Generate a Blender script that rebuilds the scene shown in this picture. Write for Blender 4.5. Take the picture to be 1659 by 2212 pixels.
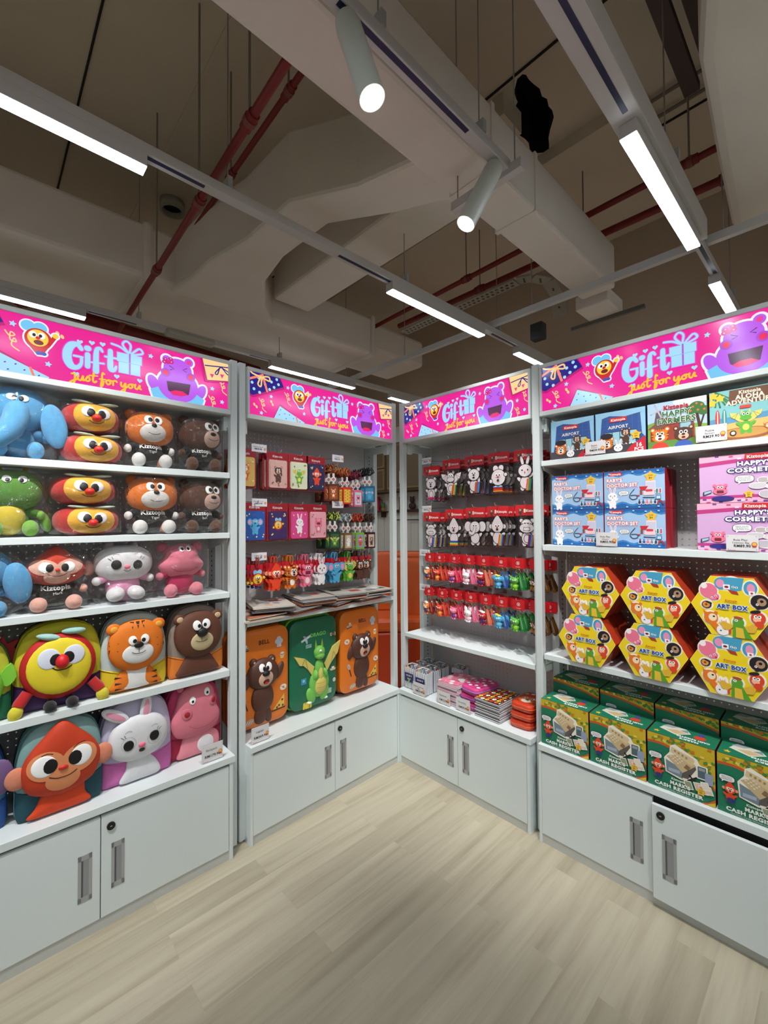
import bpy, bmesh, math, random
from math import sin, cos, pi, radians, sqrt, atan2, hypot
from mathutils import Matrix, Vector, noise
from mathutils.geometry import tessellate_polygon
random.seed(7)
SC = bpy.context.scene
for o in list(bpy.data.objects): bpy.data.objects.remove(o)
COL = SC.collection
def lin(c): c /= 255.0; return c/12.92 if c <= .04045 else ((c+.055)/1.055)**2.4
def S(c): return (lin(c[0]), lin(c[1]), lin(c[2]), 1)

# ------------------------------------------------------------------ camera
cam_d = bpy.data.cameras.new('camera'); cam = bpy.data.objects.new('camera', cam_d); COL.objects.link(cam)
cam_d.sensor_fit = 'HORIZONTAL'; cam_d.sensor_width = 36
cam_d.lens = 942.9/1659*36
PITCH, ROLL = 1.218, -0.395
cam.matrix_world = (Matrix.Translation((0, 0, 1.5)) @ Matrix.Rotation(radians(90+PITCH), 4, 'X') @ Matrix.Rotation(radians(-ROLL)*-1, 4, 'Z'))
cam_d.clip_start = .05
SC.camera = cam
# ------------------------------------------------------------------ world and exposure
w = bpy.data.worlds.new('world'); SC.world = w; w.use_nodes = True
w.node_tree.nodes['Background'].inputs[0].default_value = (.9, .95, 1, 1)
w.node_tree.nodes['Background'].inputs[1].default_value = .10
SC.view_settings.view_transform = 'Standard'; SC.view_settings.look = 'None'
SC.view_settings.gamma = 1; SC.view_settings.use_curve_mapping = False
SC.view_settings.exposure = 0.0
FIX = 28.0        # strength of the linear luminaires
SPOT = 100.0        # watts of the track spotlights
SIGN = 1.0        # strength of the light box faces

# ------------------------------------------------------------------ materials
_m = {}
def base_mat(name):
    m = bpy.data.materials.new(name); m.use_nodes = True
    return m, m.node_tree, m.node_tree.nodes['Principled BSDF']
def M(col, rough=.55, metal=0, name='paint'):
    k = (col, rough, metal)
    if k not in _m:
        m, nt, b = base_mat(name)
        b.inputs['Base Color'].default_value = S(col); b.inputs['Roughness'].default_value = rough
        b.inputs['Metallic'].default_value = metal
        _m[k] = m
    return _m[k]
def E(col, s=None):
    s = SIGN if s is None else s
    k = ('e', col, s)
    if k not in _m:
        m, nt, b = base_mat('backlit')
        b.inputs['Base Color'].default_value = (.02, .02, .02, 1); b.inputs['Roughness'].default_value = .12
        b.inputs['Emission Color'].default_value = S(col); b.inputs['Emission Strength'].default_value = s
        _m[k] = m
    return _m[k]
def noisy(name, col, col2, scale=30, rough=.8, bump=.15, bscale=None, sheen=0, detail=4):
    k = ('n', name, col, col2)
    if k in _m: return _m[k]
    m, nt, b = base_mat(name); N = nt.nodes; L = nt.links
    tc = N.new('ShaderNodeTexCoord'); n = N.new('ShaderNodeTexNoise'); n.inputs['Scale'].default_value = scale
    n.inputs['Detail'].default_value = detail
    L.new(tc.outputs['Object'], n.inputs['Vector'])
    r = N.new('ShaderNodeMix'); r.data_type = 'RGBA'
    r.inputs[6].default_value = S(col); r.inputs[7].default_value = S(col2)
    L.new(n.outputs['Fac'], r.inputs[0]); L.new(r.outputs[2], b.inputs['Base Color'])
    b.inputs['Roughness'].default_value = rough
    if bump:
        n2 = N.new('ShaderNodeTexNoise'); n2.inputs['Scale'].default_value = bscale or scale*3
        L.new(tc.outputs['Object'], n2.inputs['Vector'])
        bp = N.new('ShaderNodeBump'); bp.inputs['Strength'].default_value = bump; bp.inputs['Distance'].default_value = .004
        L.new(n2.outputs['Fac'], bp.inputs['Height']); L.new(bp.outputs['Normal'], b.inputs['Normal'])
    if sheen:
        b.inputs['Sheen Weight'].default_value = sheen
    _m[k] = m
    return m
def dim(c, f): return tuple(min(255, int(v*f)) for v in c)
def plushmat(c): return noisy('plush_fabric', c, dim(c, .86), 60, .95, .5, 500, .25)
def clothmat(c): return noisy('woven_fabric', c, dim(c, .9), 25, .7, .35, 14, 0)
def clearmat(name, tint=(255, 255, 255), k=.10, bump=.9, scale=38, rough=.12):
    if name in _m: return _m[name]
    m = bpy.data.materials.new(name); m.use_nodes = True; nt = m.node_tree; N = nt.nodes; L = nt.links
    N.remove(N['Principled BSDF'])
    t = N.new('ShaderNodeBsdfTransparent'); t.inputs[0].default_value = S(tint)
    g = N.new('ShaderNodeBsdfGlossy'); g.inputs['Roughness'].default_value = rough
    mx = N.new('ShaderNodeMixShader'); lw = N.new('ShaderNodeLayerWeight'); lw.inputs[0].default_value = .35
    ma = N.new('ShaderNodeMath'); ma.operation = 'MULTIPLY_ADD'; ma.inputs[1].default_value = .16; ma.inputs[2].default_value = k
    L.new(lw.outputs['Facing'], ma.inputs[0]); L.new(ma.outputs[0], mx.inputs[0])
    L.new(t.outputs[0], mx.inputs[1]); L.new(g.outputs[0], mx.inputs[2]); L.new(mx.outputs[0], N['Material Output'].inputs[0])
    if bump:
        tc = N.new('ShaderNodeTexCoord'); n = N.new('ShaderNodeTexNoise'); n.inputs['Scale'].default_value = scale
        n.inputs['Detail'].default_value = 3; n.inputs['Distortion'].default_value = 1.5
        L.new(tc.outputs['Object'], n.inputs['Vector'])
        bp = N.new('ShaderNodeBump'); bp.inputs['Strength'].default_value = bump; bp.inputs['Distance'].default_value = .010
        L.new(n.outputs['Fac'], bp.inputs['Height']); L.new(bp.outputs['Normal'], g.inputs['Normal']); L.new(bp.outputs['Normal'], lw.inputs['Normal'])
    _m[name] = m
    return m
def BAG(): return clearmat('clear_polybag', k=.05, bump=.25, scale=30, rough=.05)
def SLEEVE(): return clearmat('clear_sleeve', k=.02, bump=.6, scale=60, rough=.08)
def ACR(): return clearmat('clear_acrylic', k=.06, bump=0, rough=.05)
WHITE = M((222, 231, 232), .42, name='white_laminate')
WPOST = M((210, 218, 218), .38, name='powder_coated_metal')
METAL = M((172, 174, 174), .4, .15, name='brushed_metal')
WIRE = M((205, 205, 205), .25, .8, name='chrome_wire')
BLK = (18, 16, 18)

# ------------------------------------------------------------------ mesh builder
class MB:
    def __init__(s): s.v = []; s.f = []; s.mi = []; s.sm = []; s.ms = []; s.T = None
    def add(s, vs, fs, m, smooth=False):
        if m not in s.ms: s.ms.append(m)
        i = s.ms.index(m); b = len(s.v)
        if s.T is not None: vs = [tuple(s.T @ Vector(p)) for p in vs]
        s.v += [tuple(p) for p in vs]
        for f in fs: s.f.append([b+q for q in f]); s.mi.append(i); s.sm.append(smooth)
    def box(s, x0, x1, y0, y1, z0, z1, m):
        s.add([(x0,y0,z0),(x1,y0,z0),(x1,y1,z0),(x0,y1,z0),(x0,y0,z1),(x1,y0,z1),(x1,y1,z1),(x0,y1,z1)],
              [(0,3,2,1),(4,5,6,7),(0,1,5,4),(1,2,6,5),(2,3,7,6),(3,0,4,7)], m)
    def prism(s, pts, y0, y1, m, smooth=False):      # outline in x,z swept from y0 (front) to y1 (back)
        n = len(pts)
        vs = [(x,y0,z) for x,z in pts]+[(x,y1,z) for x,z in pts]
        fs = [tuple(range(n)), tuple(range(2*n-1, n-1, -1))]
        s.add(vs, fs, m); s.add(vs, [(i,(i+1)%n,(i+1)%n+n,i+n) for i in range(n)], m, smooth)
    def ell(s, c, r, m, seg=20, rings=12, M3=None):
        vs = []; fs = []
        for i in range(rings+1):
            a = pi*i/rings
            for j in range(seg):
                t = 2*pi*j/seg
                p = Vector((r[0]*sin(a)*cos(t), r[1]*sin(a)*sin(t), r[2]*cos(a)))
                if M3 is not None: p = M3 @ p
                vs.append((c[0]+p.x, c[1]+p.y, c[2]+p.z))
        for i in range(rings):
            for j in range(seg):
                fs.append((i*seg+j, (i+1)*seg+j, (i+1)*seg+(j+1)%seg, i*seg+(j+1)%seg))
        s.add(vs, fs, m, True)
    def tube(s, pts, r, m, seg=8, caps=True):
        pts = [Vector(p) for p in pts]; n = len(pts)
        rs = r if isinstance(r, (list, tuple)) else [r]*n
        vs = []; up = Vector((0, 0, 1)); prev = None
        for i, p in enumerate(pts):
            d = (pts[min(i+1, n-1)]-pts[max(i-1, 0)])
            d = d.normalized() if d.length > 1e-9 else Vector((0, 0, 1))
            if prev is None:
                a = d.cross(up)
                if a.length < .05: a = d.cross(Vector((1, 0, 0)))
            else: a = prev-d*prev.dot(d)
            a.normalize(); prev = a; b = d.cross(a)
            for j in range(seg):
                t = 2*pi*j/seg; q = p+a*(cos(t)*rs[i])+b*(sin(t)*rs[i]); vs.append(tuple(q))
        fs = [(i*seg+j, i*seg+(j+1)%seg, (i+1)*seg+(j+1)%seg, (i+1)*seg+j) for i in range(n-1) for j in range(seg)]
        s.add(vs, fs, m, True)
        if caps: s.add([vs[j] for j in range(seg)]+[vs[(n-1)*seg+j] for j in range(seg)], [tuple(range(seg))[::-1], tuple(range(seg, 2*seg))], m)
    def build(s, name, parent=None, bevel=0, loc=None, rz=0):
        me = bpy.data.meshes.new(name); me.from_pydata(s.v, [], s.f)
        for m in s.ms: me.materials.append(m)
        me.polygons.foreach_set('material_index', s.mi); me.polygons.foreach_set('use_smooth', s.sm); me.update()
        o = bpy.data.objects.new(name, me); COL.objects.link(o)
        if parent: o.parent = parent
        if loc: o.location = loc
        if rz: o.rotation_euler = (0, 0, rz)
        if bevel:
            b = o.modifiers.new('bevel', 'BEVEL'); b.width = bevel; b.segments = 2; b.limit_method = 'ANGLE'; b.angle_limit = radians(40)
        return o
def thing(name, label, cat, loc=(0,0,0), rz=0, group=None):
    o = bpy.data.objects.new(name, None); COL.objects.link(o); o.empty_display_size = .05
    o.location = loc; o.rotation_euler = (0, 0, rz); o['label'] = label; o['category'] = cat
    if group: o['group'] = group
    return o
def tag(o, label, cat, group=None):
    o['label'] = label; o['category'] = cat
    if group: o['group'] = group
    return o
def struct(o): o['kind'] = 'structure'; return o
KIDS = {}
def copy_tree(o, parent=None):
    c = o.copy(); COL.objects.link(c); c.parent = parent
    for ch in [q for q in COL.objects if q.parent == o]: copy_tree(ch, c)
    return c
def kids(o): return o.children
def dup(root, loc, rz, label, group=None):
    def rec(o, p):
        c = o.copy(); COL.objects.link(c)
        if p is not None: c.parent = p
        for ch in o.children: rec(ch, c)
        return c
    c = rec(root, None); c.location = loc; c.rotation_euler = (root.rotation_euler[0], root.rotation_euler[1], rz); c['label'] = label
    if group: c['group'] = group
    return c

# ------------------------------------------------------------------ outlines (x, z)
def ell2(cx, cz, rx, rz, rot=0, n=32, e=2.0):
    c, s = cos(rot), sin(rot); o = []
    for i in range(n):
        t = 2*pi*i/n; a, b = cos(t), sin(t)
        x = rx*abs(a)**(2/e)*(1 if a >= 0 else -1); z = rz*abs(b)**(2/e)*(1 if b >= 0 else -1)
        o.append((cx+x*c-z*s, cz+x*s+z*c))
    return o
def rrect(x0, x1, z0, z1, r, n=4):
    o = []
    for cx, cz, a in ((x1-r, z1-r, 0), (x0+r, z1-r, 90), (x0+r, z0+r, 180), (x1-r, z0+r, 270)):
        for i in range(n+1):
            t = radians(a+90*i/n); o.append((cx+r*cos(t), cz+r*sin(t)))
    return o
def smooth_closed(p, k=4):
    n = len(p); o = []
    for i in range(n):
        a, b, c, d = p[i-1], p[i], p[(i+1) % n], p[(i+2) % n]
        for j in range(k):
            t = j/k
            o.append(tuple(.5*((2*b[q])+(-a[q]+c[q])*t+(2*a[q]-5*b[q]+4*c[q]-d[q])*t*t+(-a[q]+3*b[q]-3*c[q]+d[q])*t**3) for q in (0, 1)))
    return o
def smooth_open(p, k=5):
    if len(p) < 3: return p
    q = [p[0]]+list(p)+[p[-1]]; o = []
    for i in range(1, len(q)-2):
        a, b, c, d = q[i-1], q[i], q[i+1], q[i+2]
        for j in range(k):
            t = j/k
            o.append(tuple(.5*((2*b[h])+(-a[h]+c[h])*t+(2*a[h]-5*b[h]+4*c[h]-d[h])*t*t+(-a[h]+3*b[h]-3*c[h]+d[h])*t**3) for h in (0, 1)))
    o.append(p[-1]); return o
def area(p): return sum(p[i-1][0]*p[i][1]-p[i][0]*p[i-1][1] for i in range(len(p)))/2
def ccw(p): return p if area(p) > 0 else p[::-1]

class Puff:      # padded shape: star-shaped outline in x,z; front is -y
    def __init__(s, pts, cx=0, cz=0, y0=0, wall=0, front=.05, back=0, e=2.0, n=7):
        s.p = ccw(pts); s.cx = cx; s.cz = cz; s.y0 = y0; s.wall = wall; s.fr = front; s.bk = back; s.e = e; s.n = n
        s.tab = sorted((atan2(z-cz, x-cx), hypot(x-cx, z-cz)) for x, z in s.p)
    def rad(s, a):
        t = s.tab
        for i in range(len(t)):
            if t[i][0] > a: break
        else: i = 0
        a0, r0 = t[i-1]; a1, r1 = t[i]
        if a1 < a0: a1 += 2*pi; a = a+2*pi if a < a0 else a
        return r0+(r1-r0)*((a-a0)/(a1-a0) if a1 > a0 else 0)
    def prof(s, k): return max(0, 1-min(1, k)**s.e)**.5
    def H(s, x, z):
        k = hypot(x-s.cx, z-s.cz)/s.rad(atan2(z-s.cz, x-s.cx))
        return s.y0-s.wall-s.fr*s.prof(k)
    def build(s, mb, m, mside=None):
        N = len(s.p); ks = [1-(1-sin(pi/2*i/s.n))*1 for i in range(s.n+1)][::-1]   # 1 .. 0
        def shell(sign, yb, h, mm):
            vs = []; fs = []
            for k in ks[:-1]:
                for x, z in s.p: vs.append((s.cx+(x-s.cx)*k, yb-sign*h*s.prof(k), s.cz+(z-s.cz)*k))
            vs.append((s.cx, yb-sign*h, s.cz)); c = len(vs)-1; R = len(ks)-1
            for i in range(R-1):
                for j in range(N):
                    f = (i*N+j, i*N+(j+1)%N, (i+1)*N+(j+1)%N, (i+1)*N+j); fs.append(f if sign > 0 else f[::-1])
            for j in range(N):
                f = ((R-1)*N+j, (R-1)*N+(j+1)%N, c); fs.append(f if sign > 0 else f[::-1])
            mb.add(vs, fs, mm, True)
        shell(1, s.y0-s.wall, s.fr, m)
        ms = mside or m
        if s.wall:
            vs = [(x, s.y0, z) for x, z in s.p]+[(x, s.y0-s.wall, z) for x, z in s.p]
            mb.add(vs, [(i, (i+1)%N, (i+1)%N+N, i+N) for i in range(N)], ms, True)
        if s.bk: shell(-1, s.y0, s.bk, ms)
        else: mb.add([(x, s.y0, z) for x, z in s.p], [tuple(range(N))[::-1]], ms)
        return s

_txt = {}
def textmesh(t, bold):
    k = (t, bold)
    if k not in _txt:
        c = bpy.data.curves.new('t', 'FONT'); c.body = t; c.size = 1; c.offset = bold; c.resolution_u = 2; c.align_x = 'CENTER'
        c.space_character = 1+bold*2.2
        o = bpy.data.objects.new('t', c); COL.objects.link(o); bpy.context.view_layer.update()
        dg = bpy.context.evaluated_depsgraph_get(); me = bpy.data.meshes.new_from_object(o.evaluated_get(dg))
        vs = [(v.co.x, v.co.y) for v in me.vertices]; fs = [tuple(p.vertices) for p in me.polygons]
        bpy.data.objects.remove(o); bpy.data.curves.remove(c); bpy.data.meshes.remove(me)
        _txt[k] = (vs, fs, max([v[0] for v in vs] or [1])-min([v[0] for v in vs] or [0]))
    return _txt[k]
def pm(c): return M(c, .5, name='printed_ink')
class D:         # draws coloured shapes on a surface; P(x,z,off) gives the 3D point
    def __init__(s, mb, H=None, y=0, off=.0006, step=.00012, mat=pm, P=None, o=(0, 0), k=1, kz=None, curved=False, slab=0):
        s.mb = mb; s.curved = curved or H is not None; s.H = H or (lambda x, z: y); s.off = off; s.step = step; s.mat = mat
        s.P = P or (lambda x, z, f: (x, s.H(x, z)-f, z)); s.o = o; s.k = k; s.kz = k if kz is None else kz; s.slab = slab; s.fx = 1
        s.clip = None
    def at(s, o, k, kz=None, fx=1, **q):
        d = D.__new__(D); d.__dict__.update(s.__dict__); d.root = getattr(s, 'root', s)
        d.o = (s.o[0]+o[0]*s.k*s.fx, s.o[1]+o[1]*s.kz); d.k = s.k*k; d.kz = s.kz*(k if kz is None else kz); d.fx = s.fx*fx
        d.__dict__.update(q)
        return d
    def nxt(s):
        r = getattr(s, 'root', s); r.off += r.step; return r.off
    def X(s, p): return (s.o[0]+p[0]*s.k*s.fx, s.o[1]+p[1]*s.kz)
    def _cl(s, p):
        if s.clip is None: return p
        x0, x1, z0, z1 = s.clip
        for ax, lim, sg in ((0, x0, 1), (0, x1, -1), (1, z0, 1), (1, z1, -1)):
            o = []
            for i in range(len(p)):
                a, b = p[i-1], p[i]; ia = (a[ax]-lim)*sg >= 0; ib = (b[ax]-lim)*sg >= 0
                if ia != ib:
                    t = (lim-a[ax])/(b[ax]-a[ax]); o.append(tuple(a[h]+(b[h]-a[h])*t for h in (0, 1)))
                if ib: o.append(b)
            p = o
            if len(p) < 3: return []
        return p
    def ring(s, pts, col, puff=0, c=None, n=None):
        p = ccw([s.X(q) for q in pts]); p = s._cl(p)
        if len(p) < 3: return
        off = s.nxt(); m = s.mat(col)
        if c is None or s.clip is not None: c = (sum(q[0] for q in p)/len(p), sum(q[1] for q in p)/len(p))
        else: c = s.X(c)
        if s.slab: s.mb.prism(p, s.H(0, 0)-off-s.slab, s.H(0, 0)-off+.001, m); s_off = off+s.slab; return
        if not s.curved and not puff:
            s.mb.add([s.P(x, z, off) for x, z in p], [tuple(range(len(p)))], m); return
        size = max(hypot(q[0]-c[0], q[1]-c[1]) for q in p)
        n = n or (5 if size > .02 else 3)
        N = len(p); vs = []; fs = []
        if puff:
            for x, z in p: vs.append(s.P(x, z, -.004))
            base = 1
        else: base = 0
        ks = [1-i/n for i in range(n)] if not puff else [cos(pi/2*i/n) for i in range(n)]
        for k in ks:
            h = puff*sqrt(max(0, 1-k*k))
            for x, z in p:
                a, b = c[0]+(x-c[0])*k, c[1]+(z-c[1])*k; vs.append(s.P(a, b, off+h))
        R = n+base
        for i in range(R-1):
            for j in range(N): fs.append((i*N+j, i*N+(j+1)%N, (i+1)*N+(j+1)%N, (i+1)*N+j))
        vs.append(s.P(c[0], c[1], off+puff)); q = len(vs)-1
        for j in range(N): fs.append(((R-1)*N+j, (R-1)*N+(j+1)%N, q))
        s.mb.add(vs, fs, m, True)
    def el(s, x, z, rx, rz, col, rot=0, puff=0, e=2, n=None):
        n = n or (28 if max(rx, rz)*s.k > .012 else 14)
        s.ring(ell2(x, z, rx, rz, rot, n, e), col, puff, (x, z))
    def poly(s, pts, col):
        p = ccw([s.X(q) for q in pts]); p = s._cl(p)
        if len(p) < 3: return
        off = s.nxt(); m = s.mat(col)
        if s.slab: s.mb.prism(p, s.H(0, 0)-off-s.slab, s.H(0, 0)-off+.001, m); return
        tr = tessellate_polygon([[Vector((a, b, 0)) for a, b in p]])
        fs = []
        for t in tr:
            a, b, c = (p[i] for i in t)
            fs.append(t if (b[0]-a[0])*(c[1]-a[1])-(b[1]-a[1])*(c[0]-a[0]) > 0 else t[::-1])
        s.mb.add([s.P(x, z, off) for x, z in p], fs, m)
    def rr(s, x0, x1, z0, z1, r, col, puff=0):
        if r <= 0: s.ring([(x0, z0), (x1, z0), (x1, z1), (x0, z1)], col, puff)
        else: s.ring(rrect(x0, x1, z0, z1, r), col, puff)
    def line(s, pts, w, col, sm=True, k=5, lift=0):
        p = smooth_open(pts, k) if sm else list(pts)
        ws = w if isinstance(w, (list, tuple)) else None
        n = len(p); off = s.nxt(); m = s.mat(col); vs = []; fs = []
        def W(i):
            if ws is None: return w/2
            t = i/(n-1)*(len(ws)-1); a = int(t); b = min(a+1, len(ws)-1); return (ws[a]+(ws[b]-ws[a])*(t-a))/2
        for i in range(n):
            a, b = p[max(i-1, 0)], p[min(i+1, n-1)]; dx, dz = b[0]-a[0], b[1]-a[1]; L = hypot(dx, dz) or 1
            nx, nz = -dz/L*W(i), dx/L*W(i)
            vs += [(p[i][0]+nx, p[i][1]+nz), (p[i][0]-nx, p[i][1]-nz)]
        for i in range(n-1): fs.append((2*i+1, 2*i+3, 2*i+2, 2*i))
        for i in (0, n-1):
            b = len(vs); r = W(i)
            vs += [(p[i][0]+r*cos(2*pi*j/10), p[i][1]+r*sin(2*pi*j/10)) for j in range(10)]; fs.append(tuple(range(b, b+10)))
        q = [s.X(v) for v in vs]
        if s.clip is not None:
            x0, x1, z0, z1 = s.clip; q = [(min(max(a, x0), x1), min(max(b, z0), z1)) for a, b in q]
        if s.slab: lift = s.slab+.0002
        s.mb.add([s.P(a, b, off+lift) for a, b in q], fs, m)
    def text(s, t, x, z, h, col, bold=0, rot=0, wid=None):
        vs, fs, W = textmesh(t, bold); off = s.nxt(); m = s.mat(col)
        k = h/.72; kx = wid/W if wid else k
        c, sn = cos(rot), sin(rot); o = []
        for a, b in vs:
            a, b = a*kx, (b-.36)*k; o.append(s.X((x+a*c-b*sn, z+a*sn+b*c)))
        if s.slab: off += s.slab
        s.mb.add([s.P(a, b, off) for a, b in o], fs, m)
        return s
    def otext(s, t, x, z, h, col, oc, b=.02, ob=.075, rot=0, wid=None):
        vs, fs, W = textmesh(t, b)
        kx = (wid/W) if wid else h/.72
        sp = (1+b*2.2)
        # outline: same spacing, larger offset
        key = (t, b, ob)
        if key not in _txt:
            c = bpy.data.curves.new('t', 'FONT'); c.body = t; c.size = 1; c.offset = ob; c.resolution_u = 2; c.align_x = 'CENTER'; c.space_character = sp
            o = bpy.data.objects.new('t', c); COL.objects.link(o); bpy.context.view_layer.update()
            me = bpy.data.meshes.new_from_object(o.evaluated_get(bpy.context.evaluated_depsgraph_get()))
            _txt[key] = ([(v.co.x, v.co.y) for v in me.vertices], [tuple(p.vertices) for p in me.polygons])
            bpy.data.objects.remove(o); bpy.data.curves.remove(c); bpy.data.meshes.remove(me)
        for (V, F), cc in ((_txt[key], oc), ((vs, fs), col)):
            off = s.nxt(); k = h/.72; c, sn = cos(rot), sin(rot); o = []
            for a, b2 in V:
                a, b2 = a*kx, (b2-.36)*k; o.append(s.X((x+a*c-b2*sn, z+a*sn+b2*c)))
            s.mb.add([s.P(a, b2, off+s.slab) for a, b2 in o], F, s.mat(cc))
    def star(s, x, z, r, col, inner=.45, n=5, rot=0):
        s.poly([(x+(r if i % 2 == 0 else r*inner)*sin(pi*i/n+rot), z+(r if i % 2 == 0 else r*inner)*cos(pi*i/n+rot)) for i in range(2*n)], col)
    def heart(s, x, z, r, col):
        s.poly([(x+r*.062*16*sin(t)**3, z+r*.062*(13*cos(t)-5*cos(2*t)-2*cos(3*t)-cos(4*t))) for t in [2*pi*i/20 for i in range(20)]], col)

# ------------------------------------------------------------------ small animal figures used in prints, tags, charms
PAL = {'bear': ((84, 54, 42), (84, 54, 42), (222, 186, 156)), 'tiger': ((232, 122, 30), (250, 240, 230), (250, 240, 225)),
       'bunny': ((248, 246, 248), (248, 246, 248), (248, 246, 248)), 'hippo': ((242, 120, 150), (252, 225, 230), (242, 120, 150)),
       'elephant': ((84, 176, 222), (84, 176, 222), (84, 176, 222)), 'monkey': ((228, 70, 36), (228, 70, 36), (250, 190, 160)),
       'dragon': ((92, 178, 62), (232, 208, 100), (92, 178, 62)), 'round': ((196, 30, 34), (196, 30, 34), (240, 205, 60))}
def figure(d, kind, x, z, s, body=True, line=None, headonly=False):
    A, B, C3 = PAL[kind]; K = BLK
    if line: A = B = C3 = line
    d = d.at((x, z), s)
    def e(a, b, rx, rz, col, rot=0):
        if line: d.el(a, b, rx+.022, rz+.022, K, rot)
        d.el(a, b, rx, rz, col, rot)
    if kind == 'dragon' and not headonly:
        for q in (1, -1):
            p = [(.05*q, .0), (.22*q, .30), (.47*q, .34), (.42*q, .16), (.32*q, .10), (.22*q, .0), (.1*q, -.06)]
            if line: d.poly([(a*1.06, b*1.06) for a, b in p], K)
            d.poly(p, line or (226, 206, 110))
            for t in ((.42*q, .16), (.32*q, .10)): d.line([(.22*q, .30), t], .012, K if line else (90, 130, 50), False)
    if body and not headonly and kind != 'round':
        for q in (1, -1):
            e(.10*q, -.40, .075, .09, A); e(.19*q, -.12+(.12 if kind in ('bear', 'hippo', 'bunny') and q > 0 else 0), .055, .12, A, -.9*q+(pi*.35 if kind in ('bear', 'hippo') and q > 0 else 0))
        e(0, -.22, .18, .20, A)
        if kind in ('tiger', 'hippo', 'dragon'): e(0, -.24, .10, .12, B)
        if kind == 'tiger' and not line:
            for q in (1, -1):
                for t in (-.12, -.2, -.28): d.poly([(.175*q, t+.02), (.11*q, t), (.175*q, t-.02)], (70, 36, 20))
    hz = .17 if not headonly and kind != 'round' else 0
    if kind == 'bunny':
        for q in (1, -1): e(.10*q, hz+.32, .05, .17, A, -.25*q); d.el(.10*q, hz+.32, .022, .12, (244, 160, 180) if not line else line, -.25*q)
    if kind in ('bear', 'tiger', 'hippo'):
        for q in (1, -1): e(.19*q, hz+.18, .065, .065, A); d.el(.19*q, hz+.18, .035, .035, C3 if not line else line)
    if kind == 'monkey':
        for q in (1, -1): e(.26*q, hz, .07, .075, (246, 160, 130) if not line else line)
        p = smooth_closed([(0, hz+.38), (.16, hz+.18), (.23, hz), (.14, hz-.16), (0, hz-.2), (-.14, hz-.16), (-.23, hz), (-.16, hz+.18)], 3)
        if line: d.ring([(a*1.08, hz+(b-hz)*1.08) for a, b in p], K, 0, (0, hz))
        d.ring(p, A, 0, (0, hz))
        d.el(-.075, hz+.01, .10, .09, C3); d.el(.075, hz+.01, .10, .09, C3); d.el(0, hz-.09, .10, .075, C3)
    elif kind == 'elephant':
        for q in (1, -1): e(.30*q, hz+.02, .15, .18, A); d.el(.31*q, hz+.01, .095, .12, (232, 160, 190) if not line else line)
        e(0, hz, .21, .2, A)
        d.line([(0, hz-.02), (-.03, hz-.14), (-.12, hz-.24), (-.22, hz-.2)], .12 if not line else .13, A if not line else K)
        if line: d.line([(0, hz-.02), (-.03, hz-.14), (-.12, hz-.24), (-.22, hz-.2)], .10, line)
    elif kind == 'hippo':
        e(0, hz+.05, .19, .17, A); e(0, hz-.06, .25, .15, A)
        d.rr(-.12, .12, hz-.16, hz-.03, .03, (120, 40, 60) if not line else line) if not line else d.rr(-.12, .12, hz-.16, hz-.03, .03, K)
        if line: d.rr(-.105, .105, hz-.145, hz-.045, .03, line)
        if not line:
            for q in (1, -1): d.el(.18*q, hz+.04, .03, .03, (200, 20, 60))
    elif kind == 'round':
        for q in (1, -1): e(.10*q, .30, .10, .12, (140, 200, 235) if not line else line, -.4*q)
        e(0, 0, .27, .27, A); d.el(0, .02, .21, .21, C3)
        for q in (1, -1): e(.29*q, -.02+.1*q, .06, .06, (240, 205, 60) if not line else line); e(.1*q, -.33, .06, .045, (40, 40, 110) if not line else line)
    elif kind == 'dragon':
        for q in (1, -1): d.poly([(.07*q, hz+.12), (.12*q, hz+.28), (.15*q, hz+.08)], line or (226, 206, 110))
        e(0, hz+.03, .15, .15, A); e(0, hz-.07, .17, .09, A)
    else: e(0, hz, .23, .20, A)
    if kind == 'tiger' and not line:
        for q in (1, -1):
            for t in (.05, -.03): d.poly([(.225*q, hz+t+.02), (.15*q, hz+t), (.225*q, hz+t-.02)], (70, 36, 20))
        for t in (-.05, 0, .05): d.poly([(t-.015, hz+.195), (t, hz+.12), (t+.015, hz+.195)], (70, 36, 20))
    if kind in ('bear', 'tiger'): d.el(0, hz-.06, .13, .10, C3)
    ey = {'hippo': .1, 'elephant': .05, 'dragon': .08, 'monkey': .02, 'round': .08}.get(kind, .06)
    for q in (1, -1):
        if kind != 'bunny': d.el(.06*q, hz+ey, .048, .055, (255, 255, 255))
        d.el(.055*q if kind != 'bunny' else .10*q, hz+ey-.005-(.04 if kind == 'bunny' else 0), .026, .03, K)
    if kind in ('bear', 'tiger'): d.el(0, hz-.01, .045, .03, K)
    if kind in ('monkey', 'round'): d.el(0, hz-.03 if kind == 'monkey' else .02, .035, .03, (220, 30, 30))
    if kind == 'bunny': d.el(0, hz-.03, .02, .016, (230, 110, 140))
    if kind in ('bear', 'tiger', 'round', 'monkey'): d.el(0, hz-.10, .05, .035, (120, 20, 30) if not line else K); 
    if kind == 'bunny': d.el(0, hz-.075, .016, .02, K)

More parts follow.
